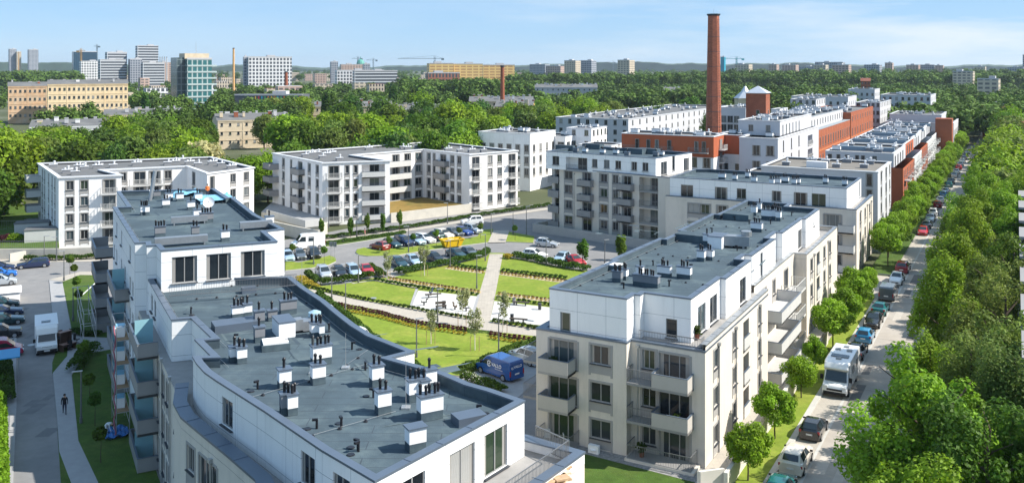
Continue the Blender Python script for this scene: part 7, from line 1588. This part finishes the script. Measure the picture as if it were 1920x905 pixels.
for x, y, lab in ((832, 576, 'dark litter bin next to the bench of the left playground'), (964, 570, 'pale litter bin at the back bench of the right playground'), (960, 601, 'dark litter bin at the front bench of the right playground'), (1012, 580, 'small litter bin on the right playground')):
    p = P(x, y, .115); o = empty('litter_bin', (*p, .115), 0, lab, 'bin'); b = MB(); b.cyl((0, 0, 0), .2, .22, .75, 10); b.build('barrel', PAVEG if 'pale' in lab else DARKM, o); b = MB(); b.cyl((0, 0, .75), .24, .24, .06, 10); b.build('lid', DARKM, o)
for k, (x, y, lab, c) in enumerate(((795, 572, 'spring rider toy at the left of the playground', (.1, .1, .09)), (808, 553, 'spring rider toy at the back of the playground', (.04, .06, .12)), (853, 580, 'spring rider toy in the middle of the playground', (.12, .08, .05)), (874, 583, 'spring rider toy by the right edge of the playground', (.10, .10, .10)))):
    p = P(x, y, .115); o = empty('spring_rider', (*p, .115), k * 1.1, lab, 'play equipment'); o.scale = (.75, .75, .75); m = mat('toy paint %d' % k, c, .5, .05)
    b = MB(); b.cyl((0, 0, 0), .13, .13, .45, 8); b.build('spring', DARKM, o); b = MB(); b.box((0, 0, .55), (1.0, .22, .16)); b.box((.42, 0, .85), (.14, .2, .5)); b.box((.56, 0, 1.08), (.34, .18, .18)); b.box((-.48, 0, .72), (.1, .2, .3)); b.build('body', m, o); b = MB(); b.box((.32, 0, .9), (.05, .6, .05)); b.build('handle', ALU, o)
p = P(3, 712); o = empty('canopy', (*p, 0), math.atan2(nLy, nLx), 'flat bright blue canopy at the left border', 'canopy'); b = MB(); b.box((0, 0, 2.5), (3.2, 3.2, .1)); b.build('roof', mat('blue canopy sheet', (.02, .25, .50), .4, .04, 1), o)
for sx_ in (-1.4, 1.4):
    for sy_ in (-1.4, 1.4): b = MB(); b.cyl((sx_, sy_, 0), .05, .05, 2.46, 6); b.build('post', ALU, o)
# furniture put out beside the truck
p = P(127, 657); o = empty('office_desk', (*p, .08), R(60), 'dark office desk standing outdoors beside the white truck', 'desk'); WDK = mat('dark wood', (.10, .06, .045), .5, .1, 3)
b = MB(); b.box((0, 0, .74), (1.6, .8, .05)); b.build('desktop', mat('pink brown wood', (.28, .17, .14), .5, .1, 3), o)
for s in (-.75, .75): b = MB(); b.box((s, 0, .36), (.05, .75, .71)); b.build('side_panel', WDK, o)
p = P(121, 655); o = empty('cupboard', (*p, .08), R(60), 'tall open dark cupboard carried out beside the white truck', 'cupboard'); b = MB(); b.box((0, .28, .95), (1.3, .04, 1.9)); b.box((-.65, 0, .95), (.04, .55, 1.9)); b.box((.65, 0, .95), (.04, .55, 1.9)); b.build('carcass', WDK, o); b = MB(); b.box((0, 0, 1.92), (1.36, .62, .05)); b.build('top', MATS['pink brown wood'], o)
p = P(107, 640); b = MB(); b.box((0, 0, .8), (1.1, .05, .7), 0); tag(b.build('table_board', MATS['pink brown wood'], None, (*p, .1), R(40)), 'pinkish board leaning by the truck', 'board')
for k, (x, y, lab) in enumerate(((144, 645, 'black office chair on the path, farther of two'), (131, 657, 'black office chair beside the desk'))):
    p = P(x, y); o = empty('office_chair', (*p, .08), k * 2.0, lab, 'chair')
    b = MB(); b.box((0, 0, .5), (.5, .5, .1)); b.build('seat', BLACKP, o); b = MB(); b.box((-.24, 0, .85), (.07, .48, .6)); b.build('backrest', BLACKP, o); b = MB(); b.cyl((0, 0, .1), .04, .04, .36, 6); b.build('column', DARKM, o)
    b = MB()
    for q in range(5): a = q * 1.2566; b.tube((0, 0, .12), (.3 * math.cos(a), .3 * math.sin(a), .05), .025, n=5)
    b.build('base', DARKM, o)
# scaffold at the near left facade
SF = empty('scaffold', (0, 0, 0), 0, 'narrow scaffold tower with white sacks and a red hose climbing the shaded facade', 'scaffold')
ta, tb = tw(76, 8.9), tw(80, 8.9); b = MB(); zz = (0, 2.0, 4.0, 6.0, 8.0, 9.2)
for n_ in (6.6, 7.6):
    for t_ in (ta, tb): b.tube((*LL(n_, t_), 0), (*LL(n_, t_), 9.2), .035, n=6)
for z in zz[1:]:
    for n_ in (6.6, 7.6): b.tube((*LL(n_, ta), z), (*LL(n_, tb), z), .028, n=5); b.tube((*LL(n_, ta), z - 1), (*LL(n_, tb), z - 1), .022, n=5)
    for t_ in (ta, tb): b.tube((*LL(6.6, t_), z), (*LL(7.6, t_), z), .028, n=5)
b.build('frame', ALU, SF)
for z in zz[1:5]: b = MB(); b.prism(ccw([LL(6.62, ta + .05), LL(7.58, ta + .05), LL(7.58, tb - .05), LL(6.62, tb - .05)]), z, z + .05); b.build('platform', STAKE, SF)
for z in zz[1:5]: q = LL(7.0, ta + 1.5); b = MB(); b.box((0, 0, .4), (.8, 1.1, .8)); b.box((0, 0, .86), (.7, .9, .14), 1); b.build('white_sack', [VBOX, SHEET], SF, (*q, z + .06), R(20))
b = MB(); pr = None
for k in range(19): q = (*LL(6.45 + .08 * math.sin(k * 1.7), ta - .2 + .1 * math.cos(k * 2.1)), k * .52); (b.tube(pr, q, .06, n=6) if pr else None); pr = q
b.build('hose', mat('faded red hose', (.36, .12, .16), .6, .1, 4), SF)
# second scaffold piece on the far end of the facade
SF2 = empty('scaffold', (0, 0, 0), 0, 'low scaffold frames at the far end of the shaded facade', 'scaffold'); b = MB()
for t_ in (tw(98, 8.6), tw(104, 8.6), tw(110, 8.6)):
    for n_ in (5.4, 6.6): b.tube((*LL(n_, t_), 0), (*LL(n_, t_), 4.4), .035, n=6)
    for z in (1.5, 3, 4.3): b.tube((*LL(5.4, t_), z), (*LL(6.6, t_), z), .03, n=5)
for n_ in (5.4, 6.6):
    for z in (1.5, 3, 4.3): b.tube((*LL(n_, tw(98, 8.6)), z), (*LL(n_, tw(110, 8.6)), z), .03, n=5)
b.build('frame', ALU, SF2)
q0, q1 = P(153, 558), P(178, 543); b = MB(); b.tube((*q0, .3), (*q1, .9), .07, n=6); tag(b.build('plank', CAPL, None), 'pale plank propped against the far scaffold', 'plank')
q = P(216, 812, .1); b = MB(); n = 9
g = [[(-1.0 + 2.0 * i / n, -1.3 + 2.6 * j / n, .15 + .12 * math.sin(i * 1.7 + j) + .1 * math.cos(j * 2.3)) for j in range(n + 1)] for i in range(n + 1)]
for i in range(n):
    for j in range(n): b.face([g[i][j], g[i + 1][j], g[i + 1][j + 1], g[i][j + 1]])
tag(b.build('tarpaulin', mat('blue tarpaulin', (.03, .14, .38), .35, .1, 3), None, (*q, .08), R(35)), 'crumpled blue tarpaulin on the shaded lawn under the worker', 'tarpaulin')
# ------------------------------------------------------------------ people
SKIN = mat('skin', (.50, .31, .23), .6, .05, 5); HAIR = mat('dark hair', (.03, .022, .018), .7, .1, 8)
def person(label, p, z, rz, top, leg, pose='walk', hair=HAIR, shoe=None):
    """one skinned body: the joints are laid out in the pose, clothes by height bands"""
    J = {'pelvis': (0, 0, .95), 'waist': (0, 0, 1.12), 'chest': (0, 0, 1.34), 'neck': (0, .01, 1.50), 'head': (.02, 0, 1.60), 'crown': (.02, 0, 1.73),
         'lsh': (0, .18, 1.42), 'rsh': (0, -.18, 1.42), 'lel': (-.06, .25, 1.14), 'rel': (-.04, -.25, 1.14), 'lwr': (.1, .25, .90), 'rwr': (.08, -.26, .9), 'lha': (.14, .24, .82), 'rha': (.12, -.25, .82),
         'lhip': (0, .09, .90), 'rhip': (0, -.09, .90), 'lkn': (.16, .10, .50), 'rkn': (-.02, -.10, .50), 'lan': (.22, .10, .09), 'ran': (-.30, -.10, .14), 'lto': (.38, .11, .04), 'rto': (-.17, -.11, .04)}
    if pose == 'stand': J.update({'lkn': (.02, .10, .50), 'lan': (0, .11, .08), 'lto': (.16, .12, .04), 'rkn': (.02, -.1, .5), 'ran': (0, -.11, .08), 'rto': (.16, -.12, .04), 'lwr': (.16, .2, .98), 'rwr': (.2, -.2, 1.0), 'lha': (.24, .15, 1.0), 'rha': (.28, -.15, 1.02)})
    if pose == 'bend': J.update({'waist': (.12, 0, 1.02), 'chest': (.34, 0, 1.06), 'neck': (.50, 0, 1.03), 'head': (.60, 0, .98), 'crown': (.70, 0, .92), 'lsh': (.40, .18, 1.05), 'rsh': (.40, -.18, 1.05), 'lel': (.46, .24, .78), 'rel': (.46, -.24, .78), 'lwr': (.56, .2, .54), 'rwr': (.56, -.2, .54), 'lha': (.6, .18, .46), 'rha': (.6, -.18, .46), 'lkn': (.08, .12, .5), 'lan': (0, .13, .08), 'lto': (.16, .14, .04), 'rkn': (.1, -.12, .5), 'ran': (-.05, -.13, .08), 'rto': (.1, -.14, .04)})
    rad = {'pelvis': .135, 'waist': .125, 'chest': .15, 'neck': .055, 'head': .088, 'crown': .075, 'lsh': .07, 'rsh': .07, 'lel': .045, 'rel': .045, 'lwr': .034, 'rwr': .034, 'lha': .04, 'rha': .04, 'lhip': .095, 'rhip': .095, 'lkn': .065, 'rkn': .065, 'lan': .045, 'ran': .045, 'lto': .04, 'rto': .04}
    ed = [('pelvis', 'waist'), ('waist', 'chest'), ('chest', 'neck'), ('neck', 'head'), ('head', 'crown'), ('chest', 'lsh'), ('chest', 'rsh'), ('lsh', 'lel'), ('rsh', 'rel'), ('lel', 'lwr'), ('rel', 'rwr'), ('lwr', 'lha'), ('rwr', 'rha'), ('pelvis', 'lhip'), ('pelvis', 'rhip'), ('lhip', 'lkn'), ('rhip', 'rkn'), ('lkn', 'lan'), ('rkn', 'ran'), ('lan', 'lto'), ('ran', 'rto')]
    k = list(J); me = bpy.data.meshes.new('person'); me.from_pydata([J[q] for q in k], [(k.index(a), k.index(c)) for a, c in ed], [])
    t = bpy.data.objects.new('tmp_person', me); COL.objects.link(t); md_ = t.modifiers.new('s', 'SKIN')
    for i, q in enumerate(k): me.skin_vertices[0].data[i].radius = (rad[q], rad[q] * (1.15 if q in ('chest', 'pelvis', 'waist') else 1)); me.skin_vertices[0].data[i].use_root = (q == 'pelvis')
    t.modifiers.new('u', 'SUBSURF').levels = 1; t.modifiers['u'].render_levels = 1
    dg = bpy.context.evaluated_depsgraph_get(); m2 = bpy.data.meshes.new_from_object(t.evaluated_get(dg)); bpy.data.objects.remove(t)
    m2.materials.clear()
    for m in (top, leg, SKIN, TYRE): m2.materials.append(m)
    hd = Vector(J['head']); nk = Vector(J['neck']); hands = [Vector(J['lha']), Vector(J['rha'])]; waist = Vector(J['pelvis'])
    for f in m2.polygons:
        c = f.center; f.use_smooth = True
        if (c - hd).length < .16 or (c - nk).length < .05 or any((c - h_).length < .07 for h_ in hands): f.material_index = 2
        elif c.z < .13: f.material_index = 3
        elif c.z < .93 and not (pose == 'bend' and c.x > .25) and abs(c.y) < .2: f.material_index = 1
        else: f.material_index = 0
    o = link('person', m2, None, (*p, z), rz); tag(o, label, 'person')
    b = MB(); n = 10; C = Vector(J['crown']).lerp(hd, .45); ax = (Vector(J['crown']) - hd).normalized()
    for i in range(4):
        for j in range(n):
            def sp(i_, j_): ph = i_ / 4 * 1.75; th = 2 * math.pi * j_ / n; d_ = Vector((math.sin(ph) * math.cos(th), math.sin(ph) * math.sin(th), math.cos(ph))); d_.rotate(Vector((0, 0, 1)).rotation_difference(ax)); return tuple(C - Vector((.015, 0, 0)) + d_ * .118)
            b.face([sp(i, j), sp(i + 1, j), sp(i + 1, j + 1), sp(i, j + 1)])
    b.build('hair', hair, o, smooth=True); return o
BLK = mat('black cloth', (.02, .02, .025), .9, .1, 6); NAVYC = mat('dark trousers', (.03, .035, .06), .9, .1, 6); WHC = mat('white work clothes', (.62, .64, .66), .9, .1, 6); ORC = mat('orange shirt', (.62, .16, .03), .9, .1, 6); PINKC = mat('pink shirt', (.55, .2, .2), .9, .1, 6); BEIC = mat('beige cloth', (.42, .34, .26), .9, .1, 6); GRC = mat('grey cloth', (.2, .2, .21), .9, .1, 6)
person('person in dark clothes walking along the shaded path', P(121, 775, .08), .08, math.atan2(-dLy, -dLx), BLK, NAVYC)
person('person in white work clothes bending over the blue tarpaulin', P(199, 816, .08), .08, R(-10), WHC, WHC, 'bend')
person('person in brown standing on the pavement by the corner of the shaded facade', P(190, 496, .08), .08, R(-100), BEIC, GRC, 'stand')
q = P(389, 371, 14.45); person('person in an orange shirt standing on the rear wing roof', q, 14.45, R(-60), ORC, NAVYC, 'stand')
person('person in a pink shirt walking on the pavement before the L-shaped block', P(684, 446, .05), .05, R(15), PINKC, BEIC)
